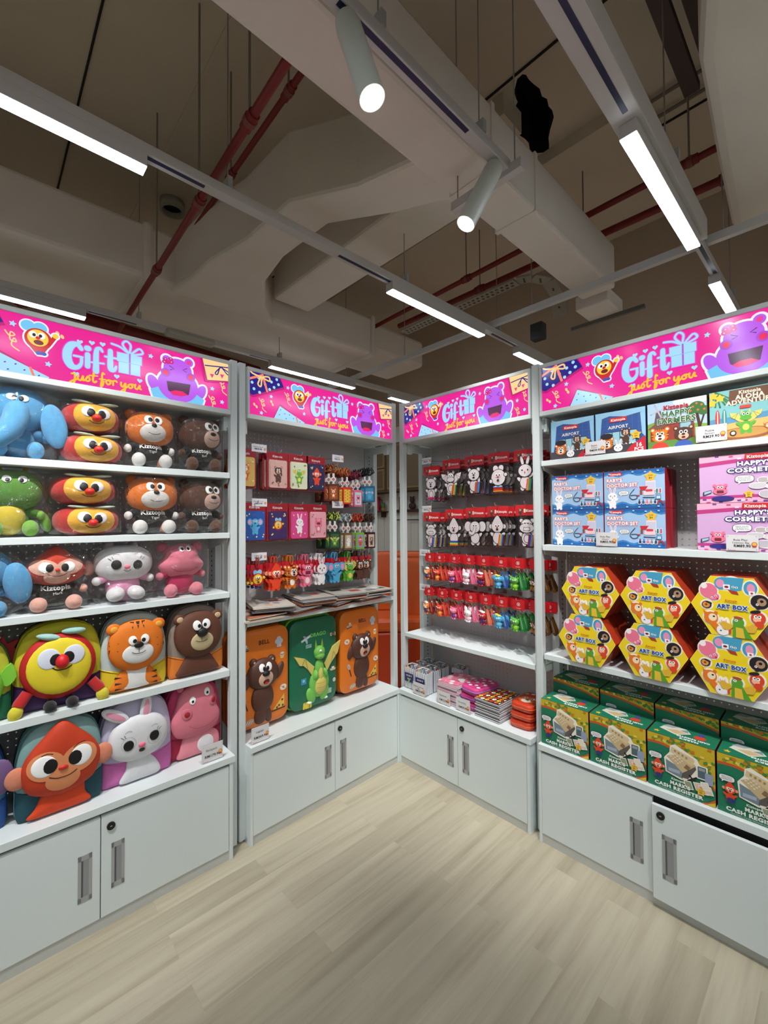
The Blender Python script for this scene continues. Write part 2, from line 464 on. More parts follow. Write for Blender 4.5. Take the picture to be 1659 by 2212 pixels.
# ================================================================== setting
GA = radians(43)
def G(t, m, z): return (t*cos(GA)-m*sin(GA), t*sin(GA)+m*cos(GA), z)
def gthing(name, label, cat, t, m, z, group=None): return thing(name, label, cat, G(t, m, z), GA, group)
def floor_mat():
    m, nt, b = base_mat('vinyl_plank_floor'); N = nt.nodes; L = nt.links
    tc = N.new('ShaderNodeTexCoord')
    br = N.new('ShaderNodeTexBrick'); br.offset = .43; br.inputs['Scale'].default_value = 1
    br.inputs['Brick Width'].default_value = .92; br.inputs['Row Height'].default_value = .115
    br.inputs['Mortar Size'].default_value = .0006; br.inputs['Mortar Smooth'].default_value = .3
    br.inputs['Color1'].default_value = (0, 0, 0, 1); br.inputs['Color2'].default_value = (1, 1, 1, 1); br.inputs['Mortar'].default_value = (.3, .3, .3, 1)
    L.new(tc.outputs['Object'], br.inputs['Vector'])
    mp = N.new('ShaderNodeMapping'); mp.inputs['Scale'].default_value = (.8, 13, 1); L.new(tc.outputs['Object'], mp.inputs['Vector'])
    ad = N.new('ShaderNodeVectorMath'); ad.operation = 'MULTIPLY_ADD'; ad.inputs[1].default_value = (5, 9, 3)
    L.new(br.outputs['Color'], ad.inputs[0]); L.new(mp.outputs[0], ad.inputs[2])
    n1 = N.new('ShaderNodeTexNoise'); n1.inputs['Scale'].default_value = 1.6; n1.inputs['Detail'].default_value = 5; n1.inputs['Roughness'].default_value = .6
    L.new(ad.outputs[0], n1.inputs['Vector'])
    r = N.new('ShaderNodeValToRGB'); e = r.color_ramp.elements
    e[0].position = .28; e[0].color = S((174, 162, 140)); e[1].position = .72; e[1].color = S((208, 200, 177))
    x = r.color_ramp.elements.new(.5); x.color = S((196, 187, 164))
    L.new(n1.outputs['Fac'], r.inputs[0])
    mx = N.new('ShaderNodeMix'); mx.data_type = 'RGBA'; mx.blend_type = 'MULTIPLY'; mx.inputs[0].default_value = 1
    r2 = N.new('ShaderNodeValToRGB'); r2.color_ramp.elements[0].color = (.80, .79, .77, 1); r2.color_ramp.elements[1].color = (1, 1, 1, 1)
    L.new(br.outputs['Color'], r2.inputs[0]); L.new(r.outputs[0], mx.inputs[6]); L.new(r2.outputs[0], mx.inputs[7])
    L.new(mx.outputs[2], b.inputs['Base Color']); b.inputs['Roughness'].default_value = .48
    mp2 = N.new('ShaderNodeMapping'); mp2.inputs['Scale'].default_value = (4, 120, 1); L.new(tc.outputs['Object'], mp2.inputs['Vector'])
    n2 = N.new('ShaderNodeTexNoise'); n2.inputs['Scale'].default_value = 1; L.new(mp2.outputs[0], n2.inputs['Vector'])
    bp = N.new('ShaderNodeBump'); bp.inputs['Strength'].default_value = .12; bp.inputs['Distance'].default_value = .002
    L.new(n2.outputs['Fac'], bp.inputs['Height']); L.new(bp.outputs[0], b.inputs['Normal'])
    return m
mb = MB(); mb.add([(-7, -7, 0), (4.95, -7, 0), (4.95, 6, 0), (-7, 6, 0)], [(0, 1, 2, 3)], floor_mat())
struct(mb.build('floor', rz=GA))
CEIL = noisy('painted_soffit', (216, 200, 178), (200, 185, 165), 1.2, .9, .1, 60)
DUCT = noisy('painted_duct_wrap', (232, 220, 210), (212, 202, 192), 2.5, .85, .5, 7)
WALLM = noisy('painted_wall', (196, 176, 156), (186, 166, 148), 1.5, .9, .05, 60)
DARK = M((16, 14, 13), .9, name='dark_void')
ZC = 4.5
# ceiling with the torn opening
hole = smooth_closed([(2.66, 1.46), (2.74, 1.44), (2.9, 1.43), (3.05, 1.44), (3.2, 1.53), (3.36, 1.62), (3.3, 1.72), (3.12, 1.69), (2.98, 1.74), (2.86, 1.66), (2.8, 1.58), (2.72, 1.55)], 3)
hole = [(a+random.uniform(-.012, .012), b+random.uniform(-.012, .012)) for a, b in hole]
outer = [(-7, -7), (4.95, -7), (4.95, 6), (-7, 6)]
loops = [[Vector((a, b, 0)) for a, b in outer], [Vector((a, b, 0)) for a, b in hole]]
flat = outer+hole; tr = tessellate_polygon(loops)
mb = MB(); mb.add([(a, b, ZC) for a, b in flat], [tuple(t) for t in tr], CEIL)
n = len(hole); mb.add([(a, b, ZC) for a, b in hole]+[(a, b, ZC+.35) for a, b in hole], [(i, (i+1) % n, (i+1) % n+n, i+n) for i in range(n)]+[tuple(range(n, 2*n))], DARK)
struct(mb.build('ceiling', rz=GA))
def wall(name, pts, m=WALLM):
    mb = MB(); mb.add(pts, [(0, 1, 2, 3)], m); return struct(mb.build(name, rz=GA))
wall('wall_right', [(4.95, -7, 0), (4.95, 6, 0), (4.95, 6, ZC), (4.95, -7, ZC)])
wall('wall_left', [(4.95, 6, 0), (-7, 6, 0), (-7, 6, ZC), (4.95, 6, ZC)])
LW_ = noisy('pale_wall', (216, 212, 204), (208, 204, 196), 1.5, .9, .05, 60)
wall('wall_back', [(-7, -7, 0), (4.95, -7, 0), (4.95, -7, ZC), (-7, -7, ZC)], LW_)
wall('wall_rear', [(-7, 6, 0), (-7, -7, 0), (-7, -7, ZC), (-7, 6, ZC)], LW_)
# ceiling panel seams: fine battens across the slab
for i, t in enumerate((.5, 2.62, 3.78)):
    mb = MB(); mb.box(t-.006, t+.006, -6.9, 5.9, ZC-.012, ZC-.0005, M((34, 30, 26), .9, name='joint_filler')); struct(mb.build('trim_%d' % (i+1), rz=GA))
mb = MB(); mb.box(1.07, 1.10, -6.9, 5.9, ZC-.01, ZC-.0005, CEIL); mb.box(3.35, 4.6, 1.0, 5.9, ZC-.10, ZC-.0005, CEIL); mb.box(2.66, 2.9, 1.6, 5.9, ZC-.16, ZC-.0005, CEIL); struct(mb.build('trim_4', rz=GA))
# panelled kitchen wall seen through the corner gap
PANEL = M((216, 214, 204), .7, name='painted_panelling')
mb = MB()
mz = 3.6
while mz < 5.95:
    mb.box(4.90, 4.945, mz, min(mz+.145, 5.95), 0, 1.95, PANEL); mz += .15
mb.box(4.905, 4.945, 3.6, 5.95, 0, 1.95, M((110, 108, 98), .8, name='groove_paint'))
mb.box(4.88, 4.945, 3.6, 5.95, 2.72, 3.0, PANEL)
struct(mb.build('trim_5', rz=GA))
CAB = M((96, 76, 50), .6, name='brown_cabinet_paint'); CABL = M((126, 104, 72), .6, name='light_brown_edge')
def kcab(label, m0, m1, horizontal):
    t = gthing('wall_cabinet', label, 'cabinet', 4.88, (m0+m1)/2, 1.96)
    h = (m1-m0)/2; mb = MB(); mb.box(-.22, 0, -h, h, 0, .74, CAB); mb.build('cabinet_body', t)
    if horizontal: cells = [(-h+.02, h-.02, .03, .36), (-h+.02, h-.02, .375, .71)]
    else: cells = [(-h+.02, -.005, .03, .71), (.005, h-.02, .03, .71)]
    for i, (a, b, c, d_) in enumerate(cells):
        mb = MB(); mb.box(-.242, -.221, a, b, c, d_, CABL); mb.box(-.246, -.2415, a+.03, b-.03, c+.03, d_-.03, CAB); dr = mb.build('door', t)
        mb = MB()
        if horizontal: mb.box(-.262, -.247, -.06, .06, c+.10, c+.115, M((225, 215, 190), .4, name='pale_handle'))
        else:
            q = b-.05 if i == 0 else a+.04; mb.box(-.262, -.247, q, q+.014, c+.08, c+.26, M((225, 215, 190), .4, name='pale_handle'))
        mb.build('handle', dr)
kcab('brown wall cabinet with two flap doors above the red jug', 4.95, 5.62, True)
kcab('brown wall cabinet with two tall doors above the picture ledge', 4.18, 4.93, False)
kcab('brown two-door wall cabinet half hidden behind the colouring packs', 3.5, 4.16, False)
DKB = M((60, 30, 26), .6, name='dark_brown_wood')
t = gthing('wall_shelf', 'short dark wooden wall shelf holding a red jug', 'shelf', 4.9, 5.32, 1.645)
mb = MB(); mb.box(-.14, 0, -.17, .17, 0, .02, DKB); mb.build('shelf_board', t); mb = MB(); mb.box(-.10, 0, -.12, -.10, -.08, 0, DKB); mb.build('bracket', t)
t = gthing('jug', 'tall red jug on the short wooden wall shelf', 'jug', 4.83, 5.34, 1.666)
mb = MB(); mb.tube([(0, 0, 0), (0, 0, .24)], [.055, .045], M((190, 30, 60), .4, name='red_enamel'), 16); mb.build('body', t)
mb = MB(); mb.tube([(0, -.045, .2), (0, -.12, .18), (0, -.12, .08), (0, -.045, .04)], .008, DKB); mb.build('handle', t)
mb = MB(); mb.tube([(0, .045, .06), (0, .10, .12), (0, .12, .22)], .009, M((190, 30, 60), .4, name='red_enamel')); mb.build('spout', t)
t = gthing('potted_cactus', 'small green cactus on the wall shelf beside the red jug', 'plant', 4.83, 5.19, 1.666)
mb = MB(); mb.tube([(0, 0, 0), (0, 0, .05)], [.025, .032], M((170, 130, 60), .7, name='clay')); mb.build('pot', t)
mb = MB(); mb.ell((0, 0, .09), (.03, .03, .055), M((80, 120, 60), .7, name='cactus_green')); mb.build('plant', t)
t = gthing('picture_ledge', 'long dark picture ledge with a rail below it', 'shelf', 4.9, 4.45, 1.64)
mb = MB(); mb.box(-.08, 0, -.5, .5, 0, .04, DKB); mb.build('ledge', t); mb = MB(); mb.tube([(-.05, -.5, -.12), (-.05, .5, -.12)], .008, DKB); mb.build('rail', t)
for i, (mm, lab) in enumerate(((4.78, 'dark framed small picture at the left end of the ledge'), (4.36, 'white framed small picture with a red berry on the ledge'))):
    t = gthing('framed_picture', lab, 'picture', 4.85, mm, 1.681)
    mb = MB(); mb.box(-.01, .01, -.065, .065, 0, .20, DKB if i == 0 else WHITE); mb.build('frame', t)
    mb = MB(); mb.box(-.0115, -.0101, -.045, .045, .03, .17, M((220, 215, 205), .6, name='paper')); mb.ell((-.012, 0, .1), (.003, .025, .03), M((170, 30, 60), .6, name='red_ink')); mb.build('picture', t)
t = gthing('bear_ornament', 'dark bear-shaped ornament between two pictures on the ledge', 'ornament', 4.85, 4.57, 1.681)
mb = MB(); mb.ell((0, 0, .05), (.03, .07, .055), DKB); mb.ell((0, 0, .14), (.03, .045, .045), DKB)
for q in (1, -1): mb.ell((0, .03*q, .185), (.012, .014, .014), DKB)
mb.build('ornament_body', t)
# orange sofas in the gap
ORG = noisy('orange_vinyl', (232, 100, 30), (218, 88, 24), 8, .4, .1, 60)
def sofa(label, loc, rz, wd, h):
    t = thing('tub_sofa', label, 'sofa', loc, rz)
    mb = MB(); p = []
    for i in range(25):
        a = pi*i/24; p.append((wd*cos(a), .42*sin(a)))
    inner = [(x*(wd-.16)/wd, y*.62) for x, y in p]
    n = len(p)
    for zz in ((.05, h),):
        vs = []; prof = [(0, .05), (0, h-.06), (.02, h-.02), (.08, h)]
        for o_, z_ in prof:
            for (a, b), (c, d_) in zip(p, inner): L = hypot(a-c, b-d_); k = o_/max(L, .01); vs.append((a+(c-a)*k, b+(d_-b)*k, z_))
        for o_, z_ in prof[::-1]:
            for (a, b), (c, d_) in zip(p, inner): L = hypot(a-c, b-d_); k = o_/max(L, .01); vs.append((c+(a-c)*k, d_+(b-d_)*k, z_))
        R = 2*len(prof)
        mb.add(vs, [(i*n+j, i*n+j+1, (i+1)*n+j+1, (i+1)*n+j) for i in range(R-1) for j in range(n-1)]+[tuple(i*n for i in range(R)), tuple(i*n+n-1 for i in range(R))], ORG, True)
    mb.build('backrest', t)
    mb = MB(); mb.prism([(-wd+.16, .05), (wd-.16, .05), (wd-.16, .44), (-wd+.16, .44)], -.25, .22, ORG); mb.build('seat', t, .03)
    return t
sofa('tall orange tub sofa standing further back, nearer the panelled wall', (.25, 5.55, 0), radians(0), .75, 1.10)
sofa('orange tub sofa closest behind the corner gap of the shelves', (.62, 4.55, 0), radians(205), .62, 1.16)
mb = MB(); mb.box(-.10, .5, -.02, .02, 0, .60, noisy('chipboard', (176, 150, 96), (140, 112, 66), 60, .8, .2, 60)); tag(mb.build('chipboard_panel', loc=(.40, 3.62, 0)), 'speckled chipboard panel low behind the marker cases', 'panel')
t = thing('bench_seat', 'dark orange glossy bench block in front of the tub sofas', 'bench', (.2, 4.15, 0), .05)
mb = MB(); mb.box(-.75, .95, -.2, .2, 0.0, .50, M((196, 62, 22), .3, name='dark_orange_vinyl')); mb.build('bench_base', t, .02)
mb = MB(); mb.box(-.76, .96, -.21, .21, .501, .62, M((226, 92, 28), .35, name='orange_cushion')); mb.build('seat_cushion', t, .03)
mb = MB(); mb.tube([(0, 0, 0), (0, 0, .03), (0, 0, .52), (0, 0, .55)], [.0, .15, .17, .16], noisy('brown_leatherette', (92, 70, 58), (80, 60, 50), 20, .5, .1, 60), 32)
tag(mb.build('round_stool', loc=(-.578, .685, 0)), 'round brown stool just entering the bottom left edge', 'stool')

# ------------------------------------------------------------------ services under the ceiling
def gbox(mb, a, m): mb.box(a[0], a[1], a[2], a[3], a[4], a[5], m)
t = gthing('air_duct', 'long wrapped air duct with the black lighting track below, running overhead', 'duct', 0, 1.35, 3.3)
mb = MB(); mb.box(-3, 3.62, -.13, .13, 0, .34, DUCT); mb.build('duct_body', t, .02)
for tt in (1.9, 2.35):
    mb = MB(); mb.box(tt, tt+.03, -.137, .137, -.006, .346, DUCT); mb.build('joint_flange', t)
mb = MB(); mb.prism([(.35, 0), (.35, .1), (2.15, .1), (2.15, 0)], -.01, .0, DUCT)
mb.v = [(x, (.13 if z < .05 else .13+.26*(1-abs(x-.6)/1.0) if x < 1.6 else .13), .002 if y < -.001 else .34) for x, y, z in mb.v]
t2 = MB()
def slantduct(name, label, secs, z0, z1, flange=True):   # secs: list of (t_left, t_right, m)
    t = gthing(name, label, 'duct', secs[0][0], secs[0][2], z0); a0, m0 = secs[0][0], secs[0][2]
    mb = MB(); vs = []
    for s in secs:
        zz0 = (s[3] if len(s) > 3 else z0)-z0; zz1 = (s[4] if len(s) > 4 else z1)-z0
        vs += [(s[0]-a0, s[2]-m0, zz0), (s[1]-a0, s[2]-m0, zz0), (s[1]-a0, s[2]-m0, zz1), (s[0]-a0, s[2]-m0, zz1)]
    fs = [(0, 1, 2, 3), tuple(4*(len(secs)-1)+i for i in (3, 2, 1, 0))]
    for i in range(len(secs)-1):
        for j in range(4): fs.append((4*i+j, 4*i+4+j, 4*i+4+(j+1) % 4, 4*i+(j+1) % 4))
    mb.add(vs, fs, DUCT); mb.build('duct_body', t, .025)
    return t
slantduct('branch_duct', 'wrapped branch duct bending away from the long overhead duct', [(1.62, 2.06, 1.40, 3.32, 3.78), (1.62, 1.98, 1.62, 3.38, 3.82), (1.56, 1.88, 1.88, 3.4, 3.85), (1.34, 1.63, 2.25), (1.31, 1.60, 2.75), (1.22, 1.66, 3.15), (1.20, 1.85, 3.5), (1.14, 2.1, 3.8)], 3.4, 3.85)
slantduct('branch_duct', 'short straight branch duct with scribbled marks near the middle track', [(2.0, 2.38, 1.48), (1.98, 2.36, 3.6)], 3.55, 3.9)
t = slantduct('air_duct', 'wide sagging air duct crossing the ceiling above the left shelves', [(-2.5, -2.5, 3.7)], 3.4, 3.85)
bpy.data.objects.remove(t.children[0]); t.location = G(0, 3.72, 3.42)
mb = MB(); mb.box(-3, 3.3, 0, .95, 0, .42, DUCT); mb.box(3.28, 3.34, -.03, .98, -.03, .45, DUCT); mb.box(.92, 1.0, -.02, .97, -.02, .44, DUCT); mb.build('duct_body', t, .03)
mb = MB(); mb.box(3.34, 4.3, .1, .8, .1, .45, DUCT); mb.build('duct_end', t, .05)
t = gthing('air_duct', 'broad pinkish duct filling the top right corner overhead', 'duct', 1.2, -.35, 3.45)
mb = MB(); q_ = [(-4, .66), (.7, .68), (1.0, .75), (1.65, .80), (2.42, .85), (2.5, .80), (2.5, -.55), (-4, -.55)]; n_ = len(q_)
mb.add([(a, b_, z) for z in (-.05, .45) for a, b_ in q_], [tuple(range(n_)), tuple(range(2*n_-1, n_-1, -1))]+[(i, i+n_, (i+1) % n_+n_, (i+1) % n_) for i in range(n_)], DUCT); mb.build('duct_body', t, .05)
mb = MB(); mb.box(2.52, 3.3, -.5, .62, .04, .4, DUCT); mb.build('duct_end', t, .04)
t = gthing('fan_coil_unit', 'small boxed duct outlet just past the end of the long duct', 'duct', 3.9, 1.42, 3.18)
mb = MB(); mb.box(-.22, .12, -.12, .14, .08, .2, DUCT); mb.build('casing', t, .01)
mb = MB(); mb.box(.06, .09, -.3, .3, .05, .08, M((96, 90, 82), .6, name='galvanised_strut')); mb.build('support_rail', t)
# cable trays high on the right
TRAY = M((84, 70, 68), .7, name='dusty_tray')
for mm, lab in ((.62, 'left one of two dusty cable trays beside the top right duct'), (.50, 'right one of two dusty cable trays beside the top right duct')):
    t = gthing('cable_tray', lab, 'tray', .8, mm, 4.12+.02*(mm < .6))
    mb = MB(); mb.box(-2, 2.4, -.035, .035, 0, .012, TRAY); mb.box(-2, 2.4, -.04, -.035, 0, .05, TRAY); mb.box(-2, 2.4, .035, .04, 0, .05, TRAY); mb.build('tray', t)
    mb = MB(); 
    for q in (-.018, .018): mb.tube([(-2, q, .025), (2.4, q+.005, .025)], .012, M((60, 52, 56), .7, name='grey_cable'), 6)
    mb.build('cables', t)
t = gthing('perforated_cable_tray', 'bent perforated cable tray hanging beyond the middle light', 'tray', 3.5, 2.1, 3.62)
SLOT = M((78, 72, 64), .8, name='tray_slot'); TR2 = M((158, 150, 136), .7, name='painted_tray')
mb = MB(); mb.box(-.06, .06, -.1, 1.3, 0, .02, TR2)
for i in range(26): mb.box(-.035, -.012, -.08+i*.052, -.055+i*.052, -.002, 0, SLOT); mb.box(.012, .035, -.06+i*.052, -.035+i*.052, -.002, 0, SLOT)
mb.build('tray', t)
mb = MB(); p = [(0, -.1, .01), (.06, -.22, .01), (.2, -.3, 0), (.34, -.32, -.1), (.42, -.3, -.25)]
for i in range(4):
    a, b = Vector(p[i]), Vector(p[i+1]); d_ = (b-a).normalized(); sd = d_.cross(Vector((0, 0, 1))).normalized()*.06
    mb.add([a+sd, b+sd, b-sd, a-sd, a+sd+Vector((0, 0, .015)), b+sd+Vector((0, 0, .015)), b-sd+Vector((0, 0, .015)), a-sd+Vector((0, 0, .015))], [(0, 1, 2, 3), (7, 6, 5, 4), (0, 4, 5, 1), (2, 6, 7, 3), (1, 5, 6, 2), (3, 7, 4, 0)], TR2)
    c_ = (a+b)/2-Vector((0, 0, .003)); 
    for q in (-.5, 0, .5): mb.box(c_.x+q*.05-.008, c_.x+q*.05+.008, c_.y+q*.02-.006, c_.y+q*.02+.006, c_.z-.004, c_.z, SLOT)
mb.build('bend', t)
# sprinkler pipes
RED = noisy('red_pipe_paint', (130, 26, 22), (104, 20, 18), 12, .55, .1, 60)
def pipe(label, pts, r, cps=(), name='sprinkler_pipe'):
    t = gthing(name, label, 'pipe', *pts[0]); o = Vector(pts[0])
    q = [Vector(p)-o for p in pts]
    mb = MB(); mb.tube(q, r, RED, 12); mb.build('pipe', t)
    for c in cps:
        a = q[0]+(q[1]-q[0])*c; d_ = (q[1]-q[0]).normalized()
        mb = MB(); mb.tube([a-d_*.05, a+d_*.05], r*1.35, RED, 12); mb.build('coupling', t)
        mb = MB(); mb.tube([a+Vector((0, 0, r)), a+Vector((0, 0, ZC-pts[0][2]-.001))], .006, M((130, 122, 110), .5, name='threaded_rod'), 6); mb.tube([a-d_*.02, a+d_*.012], r*1.6, M((120, 60, 50), .5, name='clamp'), 10); mb.build('hanger', t)
pipe('thicker left pipe of the red pair rising on the left of the ceiling', [(.885, 1.47, 3.335), (.985, 5.2, 3.335)], .020, (.10, .28, .52))
pipe('thinner right pipe of the red pair rising on the left of the ceiling', [(1.185, 1.3, 3.80), (1.225, 3.66, 3.80)], .017, (.3, .62))
pipe('dark red horizontal main pipe behind the left sign', [(-1.5, 5.35, 3.75), (3.0, 5.9, 3.72)], .06, (.4,))
pipe('upper red pipe crossing behind the right-hand ceiling light', [(3.32, .1, 3.8), (3.42, 3.9, 3.8)], .022, (.15, .62))
pipe('lower red pipe crossing behind the right-hand ceiling light', [(3.72, -2.0, 3.8), (3.62, 3.6, 3.8)], .028, (.45, .62, .8))
for i, (tt, lab) in enumerate(((2.88, 'upper thin conduit crossing the ceiling on the right'), (3.05, 'lower thin conduit crossing the ceiling on the right'))):
    mb = MB(); mb.tube([(0, -1.8, 0), (0, 3.5, 0)], .012, M((120, 110, 96), .7, name='painted_conduit'), 8)
    tag(mb.build('conduit', loc=G(tt+.6, 1.4, ZC-.03), rz=GA), lab, 'conduit')
mb = MB(); n_ = 28
vs = [(r*cos(2*pi*j/n_), r*sin(2*pi*j/n_), z) for r, z in ((.085, 0), (.105, 0), (.105, .09), (.085, .09)) for j in range(n_)]
mb.add(vs, [(i*n_+j, i*n_+(j+1) % n_, ((i+1) % 4)*n_+(j+1) % n_, ((i+1) % 4)*n_+j) for i in range(4) for j in range(n_)], M((168, 164, 148), .7, name='pvc_collar'), True)
mb.add([(.084*cos(2*pi*j/n_), .084*sin(2*pi*j/n_), .05) for j in range(n_)], [tuple(range(n_))], DARK)
tag(mb.build('pipe_collar', loc=G(1.31, 4.28, ZC-.091)), 'round open pipe collar in the ceiling left of the red pipes', 'pipe collar')

# ------------------------------------------------------------------ light tracks
TRK = M((196, 192, 192), .4, name='track_aluminium'); NAVY = M((24, 30, 70), .4, name='navy_slot'); ROD = M((150, 146, 140), .5, name='wire_rope')
ZL = 3.10
def track(label, t0, t1, m, wires, slots, wdt=.06, name='lighting_track', h=.05):
    t = gthing(name, label, 'lighting track', t0, m, ZL+.045)
    mb = MB(); mb.box(0, t1-t0, -wdt/2, wdt/2, 0, h, TRK); mb.build('rail', t, .003)
    for a, b in slots:
        mb = MB(); mb.box(a-t0, b-t0, -.018, .002, -.002, .0, NAVY); mb.build('slot', t)
    for a in wires:
        mb = MB(); mb.tube([(a-t0, 0, h+.05), (a-t0, 0, ZC-ZL-.046)], .0035, ROD, 6); mb.build('suspension_wire', t)
        mb = MB(); mb.box(a-t0-.012, a-t0+.012, -wdt/2-.004, wdt/2+.004, h, h+.055, METAL); mb.build('clamp', t)
    return t
def lfix(label, t0, m, L=1.1):
    t = gthing('linear_light', label, 'ceiling light', t0, m, ZL-.02)
    mb = MB(); mb.box(0, L, -.034, .034, .006, .064, TRK); mb.build('housing', t, .002)
    mb = MB(); mb.box(.003, L-.003, -.031, .031, 0, .008, E((232, 246, 255), FIX)); mb.build('diffuser', t)
    return t
MA, MD, MC, MB_ = 2.14, 4.02, .60, 1.085
track('long middle lighting track running diagonally across the picture', -3, 5.6, MA, (.92, 2.21, 3.4), [(-.6, .35), (.45, .80), (1.62, 2.4), (2.5, 3.0), (3.3, 3.7)])
track('farthest lighting track behind the left and corner signs', -2.5, 5.4, MD, (-.3, .97, 2.28), [(-.3, .5), (.62, .95), (1.95, 2.6)])
track('white boxed beam track holding the right-hand ceiling light', -2.5, 3.12, MC, (.4, 2.5), [(1.15, 1.90)], .11, h=.12)
track('thin dark-slotted track leading to the short right-hand light', 3.13, 4.9, MC, (4.2,), [(3.15, 3.6)], .045)
track('slim lighting track with two cylinder spotlights under the long duct', -2.5, 1.82, MB_, (1.0, 1.6), [(-2.4, .70), (.82, 1.5)], .05)
t = gthing('strut_rail', 'white steel strut rail crossing above the corner signs', 'rail', 3.3, 1.6, ZL+.10)
mb = MB(); mb.box(-.02, .02, -3.2, 4.1, 0, .05, TRK); mb.build('rail', t)
for q in (-1.1, .15, 1.6, 2.6):
    mb = MB(); mb.tube([(0, q, .05), (0, q, ZC-ZL-.101)], .004, ROD, 6); mb.build('suspension_wire', t)
t = gthing('strut_rail', 'short white strut rail tied to the second spotlight', 'rail', 1.82, 1.2, ZL+.02)
mb = MB(); mb.box(-.02, .02, -.2, .2, 0, .045, TRK); mb.build('rail', t)
for q in (-.16, .17):
    mb = MB(); mb.tube([(0, q, .045), (0, q, ZC-ZL-.021)], .004, ROD, 6); mb.build('suspension_wire', t)
lfix('large bright linear light at the upper left edge', -.56, MA)
lfix('bright linear light in the middle of the picture', 2.06, MA)
lfix('small far linear light touching the top of the third sign', 3.72, MA)
lfix('steep bright linear light on the boxed beam at the right', 1.95, MC)
lfix('short steep linear light just above the right-hand sign', 3.61, MC)
lfix('linear light low at the left edge above the first sign', -.5, MD)
lfix('linear light just above the second sign', 2.17, MD)
lfix('tiny linear light above the corner between the two middle signs', 3.86, MD, 1.04)
for q, lab in ((-2.3, 'added linear light, unseen on the boxed beam behind the viewer'), (-.9, 'added linear light, unseen on the boxed beam nearest overhead')): lfix(lab, q, MC)  # out-of-view fixtures added here and on the middle track for brightness
lfix('added linear light, unseen on the middle track behind the viewer', -2.4, MA)
track('nearest added lighting track, unseen behind the viewer', -5, 4.1, -1.1, (-2,), [(-3, -2)])  # unseen track and its lights, added to light the floor
for q, lab in ((-2.5, 'rear added light of the unseen track behind the viewer'), (-.7, 'middle added light of the unseen track behind the viewer'), (.9, 'front added light of the unseen track behind the viewer')): lfix(lab, q, -1.1)
for i, m_ in enumerate((-2.9, -4.7, -6.3)):
    rn = ('second', 'third', 'fourth')[i]
    track(rn+' added lighting track, unseen behind the viewer', -6, 4.4, m_, (-4, 0), [(-5, -4)])
    for j, q in enumerate((-5.2, -3.1, -1.0, 1.1, 3.2)): lfix('%s added linear light along the %s unseen track behind the viewer' % (('rearmost', 'rear', 'middle', 'forward', 'foremost')[j], rn), q, m_)  # rows of unseen fixtures added so bounce light reaches the ceiling
for q, m_, lab in ((-4.6, MA, 'rearmost added linear light, unseen on the middle track'), (-4.4, MC, 'rearmost added linear light, unseen on the boxed beam'), (-4.6, -1.1, 'rearmost added light of the nearest unseen track behind the viewer'), (2.9, -1.1, 'added linear light ahead on the nearest unseen track beside the viewer'), (-2.6, MD, 'rear added linear light, unseen on the farthest track')): lfix(lab, q, m_)  # more fixtures added out of view to raise the room light
lfix('added linear light above the sofas, hidden behind the signs', 1.9, 4.6); track('short added lighting track above the sofas, hidden behind the signs', 1.7, 3.2, 4.6, (2.4,), [])  # hidden fixture and track added to brighten the corner gap
t = gthing('linear_light', 'added linear light over the kitchen corner, hidden behind the signs', 'ceiling light', 2.6, 5.3, 2.95)  # hidden fixture added to brighten the panelled kitchen wall
mb = MB(); mb.box(0, 1.1, -.034, .034, .006, .064, TRK); mb.build('housing', t); mb = MB(); mb.box(.003, 1.097, -.031, .031, 0, .008, E((232, 246, 255), FIX)); mb.build('diffuser', t)
mb = MB(); mb.tube([(.5, 0, .064), (.5, 0, ZC-2.951)], .004, ROD, 6); mb.build('suspension_wire', t)
def spotlight(label, top, bot, pw, aim=None, r=.042):
    top, bot = Vector(top), Vector(bot); d_ = (bot-top).normalized()
    t = thing('track_spotlight', label, 'spotlight', top)
    CYL = M((196, 200, 192), .4, name='white_lamp_body'); q = bot-top
    mb = MB(); mb.tube([(0, 0, 0), tuple(d_*.03), tuple(q)], [r*.9, r, r], CYL, 24); mb.build('lamp_body', t)
    mb = MB(); mb.tube([tuple(q*1.001), tuple(q*1.01)], r*.88, E((255, 252, 240), 14), 24); mb.build('lens', t)
    mb = MB(); mb.box(-.015, .015, -.015, .015, 0, .06, CYL); mb.build('mount', t)
    ld = bpy.data.lights.new('spot_beam', 'SPOT'); ld.energy = pw; ld.spot_size = radians(54); ld.spot_blend = .9; ld.shadow_soft_size = .03; ld.color = (1, .98, .95)
    lo = bpy.data.objects.new('spot_beam', ld); COL.objects.link(lo); lo.parent = t; lo.location = q*1.05
    a = (Vector(aim)-bot).normalized() if aim else d_
    lo.rotation_euler = a.to_track_quat('-Z', 'Y').to_euler()
    return t
spotlight('nearer cylinder spotlight under the long duct', G(.86, MB_, ZL+.02), (-.028, 1.345, 2.83), SPOT, (-.24, 2.50, 1.2))
spotlight('farther cylinder spotlight under the long duct', G(1.72, MB_, ZL+.02), (.375, 1.93, 2.83), SPOT, (.50, 2.46, 1.2))
for tt, aim, lab in ((-.05, (-1.0, 1.75, 1.2), 'cylinder spotlight on the slim track aimed at the left shelves'), (-.6, (-1.35, 1.5, 1.2), 'cylinder spotlight at the rear of the slim track')):
    a = Vector(G(tt, MB_, ZL+.02)); b = a+(Vector(aim)-a).normalized()*.25; spotlight(lab, a, b, SPOT, aim)
for tt, mm, aim, lab in ((.9, .1, (1.0, 1.95, 1.2), 'cylinder spotlight overhead aimed at the right shelves'), (.9, -.5, (1.32, 1.55, 1.2), 'cylinder spotlight overhead aimed at the boxed toys')):
    a = Vector(G(tt, mm, ZL+.02)); b = a+(Vector(aim)-a).normalized()*.25; spotlight(lab, a, b, SPOT, aim)
